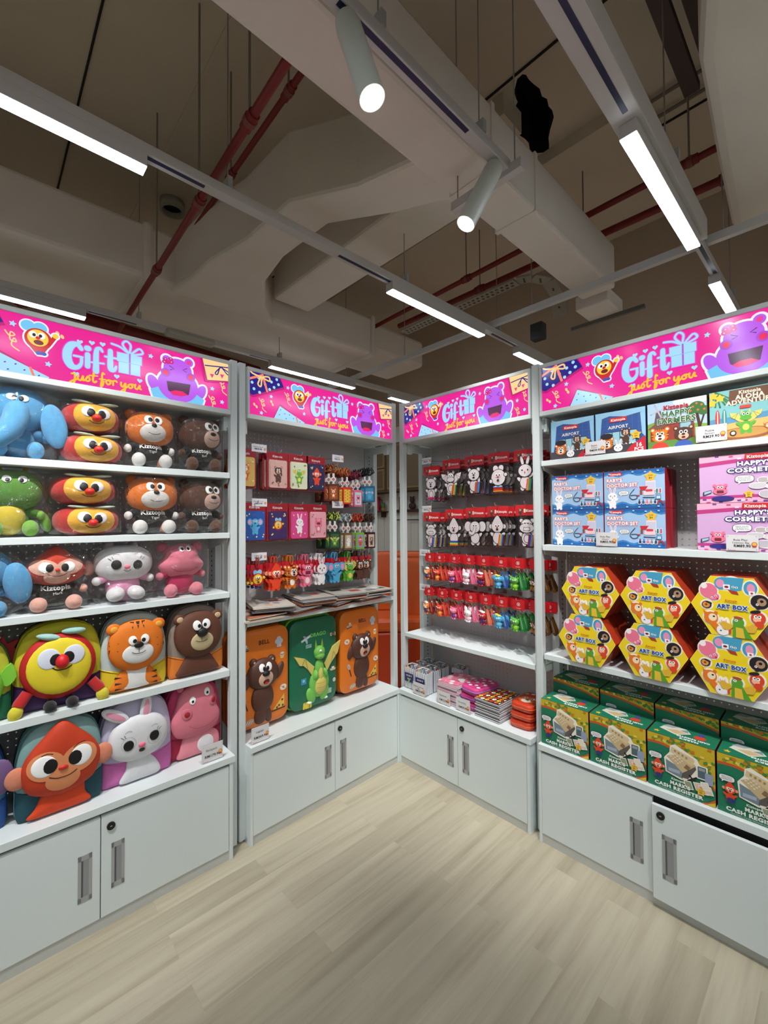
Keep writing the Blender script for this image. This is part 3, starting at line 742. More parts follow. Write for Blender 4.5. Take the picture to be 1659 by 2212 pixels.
t = gthing('lighting_track', 'short cross track overhead carrying two spotlights', 'lighting track', .9, -.9, ZL+.03)
mb = MB(); mb.box(-.03, .03, -.2, 1.4, .02, .06, TRK); mb.build('rail', t)
t = gthing('emergency_light', 'clear emergency light fitting above the first sign', 'ceiling light', 1.17, 4.0, ZL+.02)
mb = MB(); mb.box(0, .42, -.05, .05, 0, .055, M((170, 168, 160), .4, name='frosted_casing')); mb.build('casing', t, .02)
for q, lab in ((G(3.4, 1.75, 3.0), 'small black wall speaker hanging left of the fourth sign'),):
    mb = MB(); mb.box(-.04, .04, -.05, .05, 0, .13, M(BLK, .6, name='black_plastic')); tag(mb.build('speaker', loc=q, rz=GA), lab, 'speaker')

# ================================================================== shelf bays
BAYS = {1: ((-1.4481, 1.3424), 42.726, 1.0), 2: ((-.655, 2.0845), 44.829, 1.003), 3: ((.1273, 2.785), -47.029, .882), 4: ((.7585, 2.1011), -46.328, 1.0)}
BN = {1: 'leftmost', 2: 'left corner', 3: 'right corner', 4: 'rightmost'}
def BP(b, x, y, z):
    (ox, oy), a, W = BAYS[b]; a = radians(a); return (ox+x*cos(a)-y*sin(a), oy+x*sin(a)+y*cos(a), z)
def BR(b): return radians(BAYS[b][1])
DP = .27
def peg_mat():
    m = bpy.data.materials.new('perforated_panel'); m.use_nodes = True; nt = m.node_tree; N = nt.nodes; L = nt.links
    b = N['Principled BSDF']; b.inputs['Base Color'].default_value = S((196, 194, 196)); b.inputs['Roughness'].default_value = .45
    tc = N.new('ShaderNodeTexCoord'); sp = N.new('ShaderNodeSeparateXYZ'); L.new(tc.outputs['Object'], sp.inputs[0])
    acc = None
    for ax in ('X', 'Z'):
        f = N.new('ShaderNodeMath'); f.operation = 'MULTIPLY'; f.inputs[1].default_value = 1/.025; L.new(sp.outputs[ax], f.inputs[0])
        g = N.new('ShaderNodeMath'); g.operation = 'FRACT'; L.new(f.outputs[0], g.inputs[0])
        h = N.new('ShaderNodeMath'); h.operation = 'SUBTRACT'; h.inputs[1].default_value = .5; L.new(g.outputs[0], h.inputs[0])
        k = N.new('ShaderNodeMath'); k.operation = 'POWER'; k.inputs[1].default_value = 2; L.new(h.outputs[0], k.inputs[0])
        if acc is None: acc = k
        else:
            s_ = N.new('ShaderNodeMath'); s_.operation = 'ADD'; L.new(acc.outputs[0], s_.inputs[0]); L.new(k.outputs[0], s_.inputs[1]); acc = s_
    lt = N.new('ShaderNodeMath'); lt.operation = 'LESS_THAN'; lt.inputs[1].default_value = .0155; L.new(acc.outputs[0], lt.inputs[0])
    tr_ = N.new('ShaderNodeBsdfTransparent'); mx = N.new('ShaderNodeMixShader')
    L.new(lt.outputs[0], mx.inputs[0]); L.new(b.outputs[0], mx.inputs[1]); L.new(tr_.outputs[0], mx.inputs[2]); L.new(mx.outputs[0], N['Material Output'].inputs[0])
    return m
PEG = peg_mat()
def bay(b):
    W = BAYS[b][2]; loc = BP(b, 0, 0, 0); rz = BR(b)
    t = thing('shelving_unit', {1: 'leftmost white shelving unit frame holding plush toys and backpacks', 2: 'white shelving unit frame left of the corner with hanging tags and suitcases',
              3: 'white shelving unit frame right of the corner with colouring packs and charms', 4: 'rightmost white shelving unit frame holding boxed toys'}[b], 'shelving unit', loc, rz)
    for x0, x1 in ((-.038, -.005), (W+.003, W+.036)):
        mb = MB(); mb.box(x0, x1, 0, .035, .012, 2.262, WPOST); mb.build('front_post', t, .003)
        mb = MB(); mb.box(x0, x1, DP-.09, DP, .012, 2.0, WPOST)
        mb.build('rear_post', t, .003)
        mb = MB(); xi = x1-.002 if x0 < 0 else x0-.002
        for i in range(60): mb.box(xi, xi+.004, DP-.05, DP-.046, .56+i*.024, .568+i*.024, DARK)
        mb.build('slot_row', t)
        mb = MB(); mb.tube([((x0+x1)/2, .017, 0), ((x0+x1)/2, .017, .014)], .012, METAL, 10); mb.build('levelling_foot', t)
    mb = MB(); mb.box(0, W, DP, DP+.004, .42, 2.02, PEG); mb.build('pegboard', t)
    for x0, sg in ((.002, 1), (W-.002, -1)):
        mb = MB(); mb.prism([(0, 1.93), (.03, 1.93), (.055, 1.96), (.055, 1.995), (0, 1.995)], 0, .003, WPOST)
        mb.v = [(x0+y*sg*5, x+.03, z) for x, y, z in mb.v]; mb.build('gusset', t)
        mb = MB(); mb.box(x0-.008, x0+.008, .03, DP-.02, 1.945, 1.99, WPOST); mb.build('cross_arm', t)
    # header light box
    h = thing('light_box_sign', {1: 'leftmost glowing pink gift sign above the plush toys', 2: 'glowing pink gift sign above the hanging passport covers', 3: 'glowing pink gift sign above the colouring packs', 4: 'rightmost glowing pink gift sign above the puzzle boxes'}[b], 'sign', BP(b, 0, 0, 2.0), rz, 'gift signs')
    mb = MB(); mb.box(-.002, W+.002, .002, .12, 0, .25, WPOST); mb.box(0, W, .12, DP, 0, .02, WPOST); mb.build('casing', h, .003)
    mb = MB()
    for a in ((0, W, 0, .022), (0, W, .232, .25), (0, .012, .022, .232), (W-.012, W, .022, .232)): mb.box(a[0], a[1], -.008, .002, a[2], a[3], WPOST)
    mb.build('frame', h, .002)
    mb = MB(); k = (W-.024)/97.5; d = D(mb, y=.0, off=0, step=.00005, mat=lambda c: E(c), o=(.012, .022), k=k, kz=.0098)
    sign_art(d, b); mb.build('backlit_face', h)
    # base cabinet
    c = thing('base_cabinet', {1: 'white two-door base cabinet under the character backpacks', 2: 'white two-door base cabinet under the suitcases', 3: 'white two-door base cabinet under the notebooks and marker cases', 4: 'white base cabinet with one door ajar under the till toy boxes'}[b], 'cabinet', BP(b, 0, -.05, 0), rz)
    c0, c1 = (-.008, W-.006); LW = .018
    mb = MB(); mb.box(c0, c0+.013, 0, DP+.05, 0, .4245, WHITE); mb.box(c1-.016, c1, 0, DP+.05, 0, .4245, WHITE); mb.box(c0, c1, DP+.04, DP+.05, .0, .4245, WHITE)
    mb.box(c0, c1, .03, DP+.04, .0, .03, WHITE); mb.build('carcass', c, .001)
    mb = MB(); mb.box(c0+.013, c1-.016, .006, .02, .0, .041, M((196, 198, 194), .4, name='plinth_laminate')); mb.build('plinth', c)
    sx = {1: .49, 2: .49, 3: .445, 4: .464}[b]
    mb = MB(); mb.box(c0+.013, c1-.016, .02, .024, .04, .4245, M((128, 128, 122), .6, name='recess_shadow_gap') if b != 4 else M((30, 30, 32), .6, name='recess_shadow_dark')); mb.build('gap_shade_panel', c)  # panel behind the doors, darkened to paint the shade in the gap
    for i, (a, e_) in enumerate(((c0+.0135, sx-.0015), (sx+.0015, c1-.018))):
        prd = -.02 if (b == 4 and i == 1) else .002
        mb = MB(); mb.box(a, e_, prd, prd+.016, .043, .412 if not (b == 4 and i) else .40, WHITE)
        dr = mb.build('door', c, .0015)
        hx = (sx-.070, sx-.027) if i == 0 else (sx+.034, sx+.077)
        if b == 4: hx = (sx-.083, sx-.036) if i == 0 else (sx+.035, sx+.082)
        mb = MB(); y = prd-.0006
        z0, z1 = .135, .30
        for q in ((hx[0], hx[0]+.010, z0, z1), (hx[1]-.010, hx[1], z0, z1), (hx[0], hx[1], z0, z0+.018), (hx[0], hx[1], z1-.018, z1)): mb.box(q[0], q[1], y-.001, y, q[2], q[3], METAL)
        mb.box(hx[0]+.010, hx[1]-.010, y-.0006, y-.0001, z0+.018, z1-.018, M((150, 152, 156), .4, .1, name='recess_shade_metal'))
        mb.box(hx[0]+.010, hx[0]+.016, y-.0009, y-.0002, z0+.018, z1-.018, M((90, 92, 96), .4, .1, name='recess_shade_metal'))  # darker strip paints shade along one edge of the flat recess
        mb.build('recessed_handle', dr)
        if i == 1:
            mb = MB(); mb.tube([(sx+.032, prd-.006, .367), (sx+.032, prd+.001, .367)], .014, M((20, 20, 22), .35, name='black_lock'), 20)
            mb.box(sx+.0285, sx+.0355, prd-.0068, prd-.006, .3655, .3685, METAL); mb.build('lock', dr)
    mb = MB(); mb.box(c0, c1+.008, -.004, DP+.05, .4255, .4545, WHITE)
    tag(mb.build('worktop', loc=BP(b, 0, -.05, 0), rz=rz, bevel=.002), {1: 'white cabinet worktop carrying the row of large backpacks', 2: 'white cabinet worktop carrying three suitcases', 3: 'white cabinet worktop carrying notebooks and marker cases', 4: 'white cabinet worktop carrying the green till toy boxes'}[b], 'worktop')
    for z, th_, lab in {1: ((1.73, .026, 'topmost white shelf of the leftmost unit under the upper plush row'), (1.452, .025, 'second white shelf of the leftmost unit under the dragon plush row'), (1.178, .025, 'third white shelf of the leftmost unit under the monkey and bunny plush'), (.823, .03, 'lowest white shelf of the leftmost unit under the round and tiger backpacks')),
        2: ((1.022, .022, 'single white shelf covered in flat magazines'),), 3: ((.795, .024, 'bare white shelf below the hanging charms'),),
        4: ((1.785, .025, 'topmost white shelf of the rightmost unit under the puzzles'), (1.382, .027, 'middle white shelf of the rightmost unit under the doctor sets'), (.862, .025, 'lower white shelf of the rightmost unit under the hexagonal boxes'))}[b]:
        s_ = thing('shelf', lab, 'shelf', BP(b, 0, 0, z), rz)
        mb = MB(); mb.box(.002, W, .0, DP-.002, -th_, 0, WHITE); mb.build('shelf_board', s_, .0015)
        for x0 in (.004, W-.007):
            mb = MB(); mb.prism([(.01, -th_), (.25, -th_), (.25, -th_-.06), (.10, -th_-.035), (.02, -th_-.02)], 0, .003, WPOST); mb.v = [(x0+y, x, z_) for x, y, z_ in mb.v]; mb.build('bracket', s_)

PINK = (238, 26, 150)
def sign_art(d, b):
    LB = (168, 222, 250); PUR = (190, 88, 236); SKY = (118, 200, 246); WHT = (238, 240, 255); NV = (34, 20, 130); CRM = (250, 208, 130); YEL = (252, 206, 60); CO = (250, 130, 110)
    d = d.at((0, 0), 1, clip=(d.o[0], d.o[0]+97.5*d.k, d.o[1], d.o[1]+21.4*d.kz))
    d.rr(0, 97.5, 0, 21.4, 0, PINK)
    d.poly([(-1, 9.5), (2.2, 8.6), (19.6, 16.3), (17.4, 21.4), (-1, 21.4)], (190, 10, 110))
    d.poly([(-1, 11), (1.7, 9.7), (19.1, 17.3), (16.4, 22), (-1, 22)], NV)
    for x, z in ((2.5, 13), (5.5, 11.8), (8.5, 16.5), (12, 18.5), (13.5, 16), (16, 18), (1.5, 16), (5, 19), (11, 14.4), (15, 20.4)): d.el(x, z, .75, .75, LB)
    d.line([(7, 21), (9.6, 13.2)], 1.2, CO, False); d.line([(0, 17.6), (6.5, 20.5)], 1.2, CO, False)
    d.line([(6.4, 20), (4.6, 16), (6.2, 15), (7, 19.5), (10.5, 20.6), (10.8, 18.6), (7, 19.5), (2, 20.5), (.6, 21.5)], .8, CRM)
    d.poly([(12.4, -1), (16.9, 8), (33, -.4), (32, -1)], (190, 10, 110))
    d.poly([(13.2, -.3), (16.7, 7.0), (31.8, .6), (31, -.3)], LB)
    for x, z in ((17.2, 5), (19.6, 3.4), (22.4, 3.3), (24.8, 1.7), (16.5, 2.4), (20.4, 1), (28.8, .6)): d.el(x, z, .35, .22, (70, 50, 170), .6)
    d.line([(26.4, 2.9), (27.4, 0)], .8, CO, False)
    for x, z in ((21.5, 17.5), (11.8, 10.9), (6.4, 1.6), (31.4, 5.4), (65, 17.1), (90.4, 8.5), (94.9, 3.1)): d.star(x, z, 1.15, LB, .5, rot=.2)
    for x, z in ((7, 5.6), (21.3, 11.4), (90.6, 1.8), (95, 10)):
        d.line([(x-1.8, z+3.2), (x-.6, z+1.6), (x+.8, z+2.2), (x-.3, z+3), (x-.4, z+.3), (x+1.2, z-.2), (x+.6, z+1), (x, z-1.6), (x+2, z-3.2)], .42, CRM)
    for x, z in ((34, 17.6), (35.4, 16.7), (11.8, 8.3), (12.6, 6.9), (2.6, 5.2), (3.8, 4.2)): d.el(x, z, .55, .8, CRM, .4)
    # small round winged figure
    for c, g in ((WHT, .5), (None, 0)):
        for q in (1, -1): d.el(27.3+1.7*q, 18, 2+g, 1.9+g, c or SKY, -.4*q)
        d.el(28.5, 13.8, 3.9+g, 3.9+g, c or (206, 30, 40)); d.poly([(25.5-g, 11.5), (31.5+g, 11.5), (29.8+g, 8.2-g), (28.2, 8-g)], c or (206, 30, 40))
        d.line([(31.5, 12.5), (33.2, 15.8)], 1.3+2*g, c or (206, 30, 40), False); d.el(33.4, 16.2, .9+g, .9+g, c or YEL)
        for x_ in (28.6, 30.1): d.el(x_, 8.8, .8+g, .7+g, c or (60, 80, 190))
    d.el(28.4, 14.2, 3, 3, YEL)
    for q in (1, -1): d.el(28.2+1.2*q, 15.2, 1.1, 1.2, (255, 255, 255)); d.el(28.2+.9*q, 15.1, .5, .6, BLK)
    d.el(28.4, 14.2, .7, .6, (220, 20, 30)); d.el(28.6, 12.6, 1.4, .9, (120, 20, 30))
    # lettering
    def script(c, g):
        d.line([(41.2, 12.8), (40, 14.2), (38.2, 13.6), (37, 11), (37, 7.8), (38.2, 5.6), (40, 5.5), (41.2, 7.2), (41.3, 9.6)], [1.6+g, 1.8+g, 2.6+g, 2.9+g, 2.9+g, 2.6+g, 1.7+g, 1.2+g, 1.1+g], c); d.line([(38.9, 9.7), (41.6, 9.7)], .9+g, c, False)
        d.el(43.2, 13.6, 1.25+g/2, 1.15+g/2, c); d.line([(43.2, 11.2), (43.2, 6.6)], 1.9+g, c, False)
        d.line([(47.9, 13.6), (47.2, 14.6), (46.2, 14), (45.9, 11.6), (45.9, 9)], [1.0+g, 1.3+g, 1.6+g, 1.9+g, 2+g], c); d.line([(45.9, 9), (45.9, 5.3)], [2+g, 2.2+g], c, False); d.line([(44.4, 8.5), (48.4, 8.9)], .8+g, c, False)
        d.line([(50.6, 14.6), (50.6, 9), (50.9, 7.2), (51.9, 7.2), (52.6, 8.8)], [1.8+g, 2.1+g, 2.1+g, 1.5+g, .8+g], c); d.line([(48.9, 11.9), (52.8, 12)], .9+g, c, False)
        d.rr(52.8-g/2, 61.7+g/2, 11.2, 14.9+g/2, 0, c); d.rr(53.4-g/2, 61.1+g/2, 6.6-g/2, 11.2, 0, c)
        d.line([(57.2, 15), (54.8, 18.2), (56, 20), (57.6, 18.6), (57.4, 15), (60.6, 18), (62, 16.6), (60.4, 15.6), (57.4, 15), (54, 17), (51, 17.6)], .9+g, c)
    d0 = d; d = d0.at((0, .8), 1); script((215, 90, 215), .5); script(LB, -.15)
    d.rr(57, 57.6, 6.6, 15.2, 0, (176, 90, 220)); d.rr(52.8, 61.7, 11.1, 11.3, 0, (150, 180, 235)); d = d0
    for x, z in ((40.7, 16.2), (44.5, 16.9), (48, 17.3), (39.6, 3.6), (52.8, 5.6), (60.9, 5.6)): d.heart(x, z, 1.0, LB)
    def just(dx, dz, c, g):
        L = lambda p, w_: d.line([(a+dx, b_+dz) for a, b_ in p], w_+g, c)
        L([(38.3, 3.6), (39.2, 3.6), (39.2, 1.2), (38.6, -.6), (37.4, -.4), (38.4, .8), (40.2, 2)], .62); L([(40.3, 3.3), (40.2, 1.9), (41.2, 1.7), (41.8, 3.4), (41.8, 1.8), (42.4, 2.0)], .62)
        L([(42.6, 2.2), (43.4, 3.6), (43.9, 2.4), (43.3, 1.7), (42.6, 2.0)], .62); L([(45.2, 5.4), (44.9, 2.6), (45.4, 1.7), (46, 2.2)], .66); L([(43.8, 4.1), (46.4, 4.4)], .45)
        L([(48.6, 5.6), (48.0, 5.9), (47.8, 3), (47.5, .6), (48.1, 1.2), (48.4, 2.8)], .62); L([(47, 3.4), (49, 3.6)], .42)
        L([(50, 3.6), (49.2, 2.9), (49.8, 1.8), (50.7, 2.6), (50.1, 3.6), (51.4, 3.4)], .62); L([(51.6, 1.9), (51.6, 3.4), (52.4, 3.8), (52.8, 3.4)], .62)
        L([(54.3, 3.6), (54.3, 2.4), (55, 2), (55.8, 3.6), (55.7, 1), (55, -.8), (54.2, -.3), (55.2, 1), (56.4, 2.2)], .62)
        L([(57.7, 3.6), (56.8, 2.9), (57.4, 1.9), (58.3, 2.6), (57.8, 3.6), (58.9, 3.5)], .62); L([(59.3, 3.8), (59.2, 2.5), (60, 2), (60.9, 3.8), (60.9, 2.4), (61.4, 2.2)], .62)
    just(.0, -.1, (250, 196, 40), .06)
    # laughing purple hippo-like animal
    for c, g in ((WHT, .8), (None, 0)):
        d.el(66.2, 5.6, 2.1+g, 3.8+g, c or PUR, .45); d.el(85.0, 5.2, 2.0+g, 3.8+g, c or PUR, -.45)
        d.poly([(64.8-g, 3.2), (69.5, 5.5), (82, 5), (86.6+g, 2.4), (85.6+g, -1), (66.2-g, -1)], c or SKY)
        d.el(71, 17.2, 1.7+g, 1.7+g, c or PUR); d.el(80, 17.8, 1.8+g, 1.8+g, c or PUR)
        d.el(75.5, 13.5, 5.8+g, 4.9+g, c or PUR); d.el(75.7, 6.6, 8.2+g, 7.2+g, c or PUR)
    d.el(80, 17.8, 1.0, 1.0, (236, 60, 150))
    for x, z in ((70.5, 17), (72.6, 17.6), (71.5, 16), (70.1, 15.9), (72.9, 16.4)): d.el(x, z, .95, .85, (210, 10, 130))
    for x, z in ((70.5, 17.2), (72.6, 17.8), (70.1, 15.9), (72.9, 16.4)): d.el(x, z, .2, .2, WHT)
    d.poly([(71, 7.8), (80.8, 8.2), (80, 3.4), (77, 2.2), (73.6, 2.2), (71.6, 4)], (84, 32, 78)); d.poly([(72.2, 3.4), (74.5, 4.4), (77.5, 4.5), (79.6, 3.3), (77, 2.2), (73.6, 2.2)], (238, 20, 110))
    for q, x in ((1, 70.6), (-1, 80.8)): d.el(x, 11.4, 1.9, 1.9, (168, 70, 215)); d.el(x, 11.4, 1.15, 1.2, (240, 20, 90))
    d.line([(72.1, 14.6), (74, 13.6), (72.4, 12.9)], .32, (60, 20, 90), False); d.line([(79.2, 15), (77.4, 13.9), (79, 13.3)], .32, (60, 20, 90), False)
    d.poly([(84.6, 22), (87, 11.4), (88.4, 11.2), (97.5, 12.6), (97.5, 22)], (190, 10, 110)); d.poly([(85.7, 22), (88, 12), (99, 13.6), (99, 22)], (252, 214, 150))
    for x, z in ((90, 14.2), (94.6, 15)): d.poly([(x-1, z+.8), (x+1, z+1), (x+.1, z-1)], (238, 50, 140))
    d.line([(87, 18.4), (98, 19.8)], .5, NV, False); d.line([(94, 19.2), (91.5, 16), (92.6, 15.6), (94, 19.2), (97.2, 16.4), (97.6, 17.6), (94, 19.2)], .5, NV)
for b in (1, 2, 3, 4): bay(b)

# ================================================================== goods, leftmost unit
def at(b, x, y, z): return BP(b, x, y, z)
def eyes(t, P, lst, name='eye', col=(250, 250, 250)):
    for x, z, rx, rz, px, pz, pr in lst:
        mb = MB(); d = D(mb, H=P.H, off=.0015, step=.0006)
        if rx: d.el(x, z, rx, rz, col, puff=.002)
        d.el(px, pz, pr, pr*1.1, BLK, puff=.002); d.el(px-pr*.3, pz+pr*.35, pr*.22, pr*.22, (240, 240, 245))
        mb.build(name, t)
def smile(t, P, x, z, w, h=.008, col=BLK, th=.0022):
    mb = MB(); d = D(mb, H=P.H, off=.003)
    d.line([(x-w, z+h), (x-w*.5, z+h*.15), (x, z), (x+w*.5, z+h*.15), (x+w, z+h)], th, col); mb.build('mouth', t)
def nose(t, P, x, z, rx, rz, col, puff=.008):
    mb = MB(); d = D(mb, H=P.H, off=.0025, mat=lambda c: M(c, .5, name='plush_nose')); d.el(x, z, rx, rz, col, puff=puff); mb.build('nose', t)
def bag(t, x0, x1, z0, z1, dpt, yc=0, seed=1):
    P = Puff([(a, b) for i, (a, b) in enumerate(ell2((x0+x1)/2, (z0+z1)/2, (x1-x0)/2*1.04, (z1-z0)/2, 0, 72, 5))], (x0+x1)/2, (z0+z1)/2, yc, 0, dpt, dpt*.9, 3.2, 16)
    mb = MB(); P.build(mb, BAG()); o = []
    for x, y, z in mb.v:
        n = noise.noise_vector(Vector((x*28+seed, y*28, z*28)))*.012+noise.noise_vector(Vector((x*70+seed, y*70, z*70)))*.008
        o.append((x+n.x, y+n.y, max(z0+.001, z+n.z)))
    mb.v = o; mb.sm = [False]*len(mb.sm)
    mb.build('plastic_bag', t)
PL = {'tiger': (232, 122, 34), 'bear': (96, 62, 46), 'monkey': (214, 64, 38), 'bunny': (232, 230, 232), 'hippo': (238, 130, 150), 'elephant': (92, 166, 214), 'dragon': (88, 142, 52)}
def plush(kind, label, bx, z, w=.2, h=.25, by=.09, s=0, turn=0, headw=None):
    t = thing('plush_toy', label, 'plush toy', at(1, bx, by, z), BR(1)+turn)
    c = PL[kind]; m = plushmat(c); hw = headw or w*.49; hh = h*.30; hz = h-hh-.004
    if kind in ('bunny', 'hippo'): hz = h-hh-.01
    shirt = {'tiger': (26, 24, 26), 'bear': (26, 24, 26), 'monkey': (26, 24, 26), 'bunny': (238, 160, 196), 'hippo': (206, 44, 100), 'elephant': (92, 166, 214)}.get(kind, c)
    # head
    if kind == 'monkey':
        out = smooth_closed([(0, hz+hh*1.25), (hw*.5, hz+hh*.75), (hw*.97, hz+hh*.1), (hw*.8, hz-hh*.6), (0, hz-hh*.95), (-hw*.8, hz-hh*.6), (-hw*.97, hz+hh*.1), (-hw*.5, hz+hh*.75)], 5)
    elif kind == 'hippo':
        out = smooth_closed([(0, hz+hh), (hw*.62, hz+hh*.72), (hw*.75, hz+hh*.15), (hw*.98, hz-hh*.35), (hw*.6, hz-hh*.92), (0, hz-hh), (-hw*.6, hz-hh*.92), (-hw*.98, hz-hh*.35), (-hw*.75, hz+hh*.15), (-hw*.62, hz+hh*.72)], 4)
    else: out = ell2(0, hz, hw, hh, 0, 40, 2.35)
    P = Puff(out, 0, hz, -.012, .006, .06, .055, 2.1, 9); mb = MB(); P.build(mb, m); mb.build('head', t)
    # torso, arms, legs
    mb = MB(); mb.ell((0, .0, h*.27), (w*.29, .05, h*.26), plushmat(shirt) if kind != 'dragon' else m); mb.build('shirt' if kind in ('tiger', 'bear', 'monkey', 'bunny', 'hippo') else 'body', t)
    PB = Puff(ell2(0, h*.27, w*.29, h*.26), 0, h*.27, 0, 0, .05, 0, 2, 6)
    footc = {'tiger': (238, 236, 232), 'monkey': (240, 178, 160), 'bunny': (236, 234, 236), 'hippo': (240, 140, 158), 'bear': (104, 68, 50), 'elephant': c, 'dragon': (120, 178, 62)}[kind]
    for q in (-1, 1):
        mb = MB()
        if kind == 'bunny': mb.ell((q*w*.17, -.055, h*.16), (w*.15, .05, h*.115), plushmat(footc), M3=Matrix.Rotation(q*.5, 3, 'Y'))
        else:
            mb.ell((q*w*.24, -.02, h*.11), (w*.10, .05, h*.085), m); mb.ell((q*w*.27, -.058, h*.125), (w*.135, .028, h*.12), plushmat(footc))
        mb.build('leg', t)
        mb = MB(); az = h*(.42 if kind in ('bunny', 'hippo') else .36)
        mb.ell((q*w*.33, -.012, az), (w*.13, .026, h*.075), plushmat(shirt if kind != 'dragon' else c), M3=Matrix.Rotation(q*.55, 3, 'Y')); mb.ell((q*w*.44, -.02, az-h*.04), (w*.075, .024, h*.07), plushmat(footc)); mb.build('arm', t)
    if kind in ('tiger', 'bear', 'monkey'):
        mb = MB(); d = D(mb, H=PB.H, off=.004); d.text('Kiztopia', 0, h*.375, h*.075, (232, 232, 228), .03, wid=w*.46)
        d.text({'tiger': 'Tiger', 'bear': 'Bell', 'monkey': 'Mark'}[kind], .004, h*.285, h*.045, (220, 220, 216), 0, .12); mb.build('shirt_print', t)
    # ears
    for q in (-1, 1):
        mb = MB()
        if kind in ('tiger', 'bear', 'hippo'): mb.ell((q*hw*.74, 0, hz+hh*.80), (.024, .014, .022), m)
        elif kind == 'monkey': mb.ell((q*hw*1.1, 0, hz-hh*.15), (w*.12, .018, h*.12), plushmat((240, 178, 160)))
        elif kind == 'bunny': mb.ell((q*hw*.4, .04, hz+hh*.78), (.02, .03, .05), plushmat((240, 220, 226)), M3=Matrix.Rotation(radians(60), 3, 'X'))
        elif kind == 'elephant': mb.ell((q*(hw+.012), -.055, hz-h*.20), (.040, .020, h*.31), plushmat(dim(c, 1.04)), M3=Matrix.Rotation(-q*.16, 3, 'Y'))
        elif kind == 'dragon': mb.tube([(q*.03, 0, hz+hh*.8), (q*.045, 0, hz+hh*1.35)], [.012, .002], plushmat((236, 190, 70)), 10)
        mb.build({'dragon': 'horn'}.get(kind, 'ear'), t)
    # faces
    if kind in ('tiger', 'bear'):
        ox = 0 if kind == 'tiger' else hw*.36
        mb = MB(); d = D(mb, H=P.H, off=.0012, mat=plushmat); d.el(ox, hz-hh*.30, hw*.54 if kind == 'tiger' else hw*.42, hh*.50, (236, 230, 226) if kind == 'tiger' else (226, 186, 168), puff=.008); mb.build('muzzle', t)
        nose(t, P, ox, hz+hh*.08 if kind == 'tiger' else hz-hh*.05, hw*.12 if kind == 'tiger' else hw*.17, hh*.13, BLK, .012)
        ez = hz+hh*.42; r = hh*.26
        eyes(t, P, [(ox-hw*.20, ez, r*.85, r, ox-hw*.15, ez, r*.55), (ox+hw*.20, ez, r*.85, r, ox+hw*.15, ez, r*.55)])
        PM = Puff(out, 0, hz, -.023, .006, .06, 0, 2.1); smile(t, PM, ox, hz-hh*.42, hw*.24, .006)
    if kind == 'tiger':
        mb = MB(); d = D(mb, H=P.H, off=.0014, mat=plushmat)
        for q in (-1, 1):
            for zz in (.35, .0, -.35): d.poly([(q*hw*.97, hz+hh*(zz+.12)), (q*hw*.72, hz+hh*zz), (q*hw*.97, hz+hh*(zz-.1))], (52, 34, 26))
        for xx in (-.22, 0, .22): d.poly([(hw*(xx-.06), hz+hh*.97), (hw*xx, hz+hh*.7), (hw*(xx+.06), hz+hh*.97)], (52, 34, 26))
        mb.build('stripes', t)
    if kind == 'monkey':
        pc = (240, 182, 160); mb = MB(); d = D(mb, H=P.H, off=.0012, mat=plushmat)
        for q in (-1, 1): d.el(q*hw*.40, hz+hh*.12, hw*.45, hh*.42, pc, q*.15)
        d.el(0, hz-hh*.42, hw*.42, hh*.38, pc); mb.build('face_patch', t)
        eyes(t, P, [(-hw*.36, hz+hh*.12, hh*.30, hh*.28, -hw*.26, hz+hh*.10, hh*.2), (hw*.36, hz+hh*.12, hh*.30, hh*.28, hw*.26, hz+hh*.10, hh*.2)]); nose(t, P, 0, hz-hh*.02, .007, .006, (222, 50, 40)); smile(t, P, 0, hz-hh*.36, hw*.30)
    if kind == 'bunny':
        eyes(t, P, [(-hw*.36, hz-hh*.02, 0, 0, -hw*.36, hz-hh*.02, hh*.24), (hw*.36, hz-hh*.08, 0, 0, hw*.36, hz-hh*.08, hh*.24)]); nose(t, P, 0, hz-hh*.16, .011, .009, (240, 120, 140)); smile(t, P, 0, hz-hh*.40, .012, .006)
        mb = MB(); d = D(mb, H=P.H, off=.002)
        for q in (-1, 1): d.line([(q*hw*.52, hz+hh*.22), (q*hw*.62, hz+hh*.34)], .0016, BLK); d.line([(q*hw*.46, hz+hh*.28), (q*hw*.5, hz+hh*.42)], .0016, BLK); d.line([(q*hw*.25, hz+hh*.52), (q*hw*.36, hz+hh*.58), (q*hw*.46, hz+hh*.52)], .0014, (120, 110, 115))
        mb.build('lashes', t)
    if kind == 'hippo':
        eyes(t, P, [(-hw*.12, hz+hh*.70, .011, .012, -hw*.10, hz+hh*.70, .007), (hw*.18, hz+hh*.70, .011, .012, hw*.16, hz+hh*.70, .007)])
        for q in (-1, 1):
            mb = MB(); mb.ell((q*hw*.42, -.052, hz+hh*.30), (.016, .012, .012), m); mb.build('nostril', t)
        smile(t, P, 0, hz-hh*.66, hw*.55, .014, (190, 60, 80))
    if kind == 'elephant':
        eyes(t, P, [(-.019, hz+hh*.42, .0135, .013, -.011, hz+hh*.40, .0088), (.017, hz+hh*.40, .0135, .013, .010, hz+hh*.38, .0088)])
        mb = MB(); mb.tube([(-.0, -.05, hz-.0), (-.005, -.075, hz-.04), (-.02, -.085, hz-.085), (-.055, -.09, hz-.125), (-.10, -.09, hz-.14), (-.13, -.085, hz-.135)], [.038, .038, .036, .031, .026, .024], m, 16); mb.build('trunk', t)
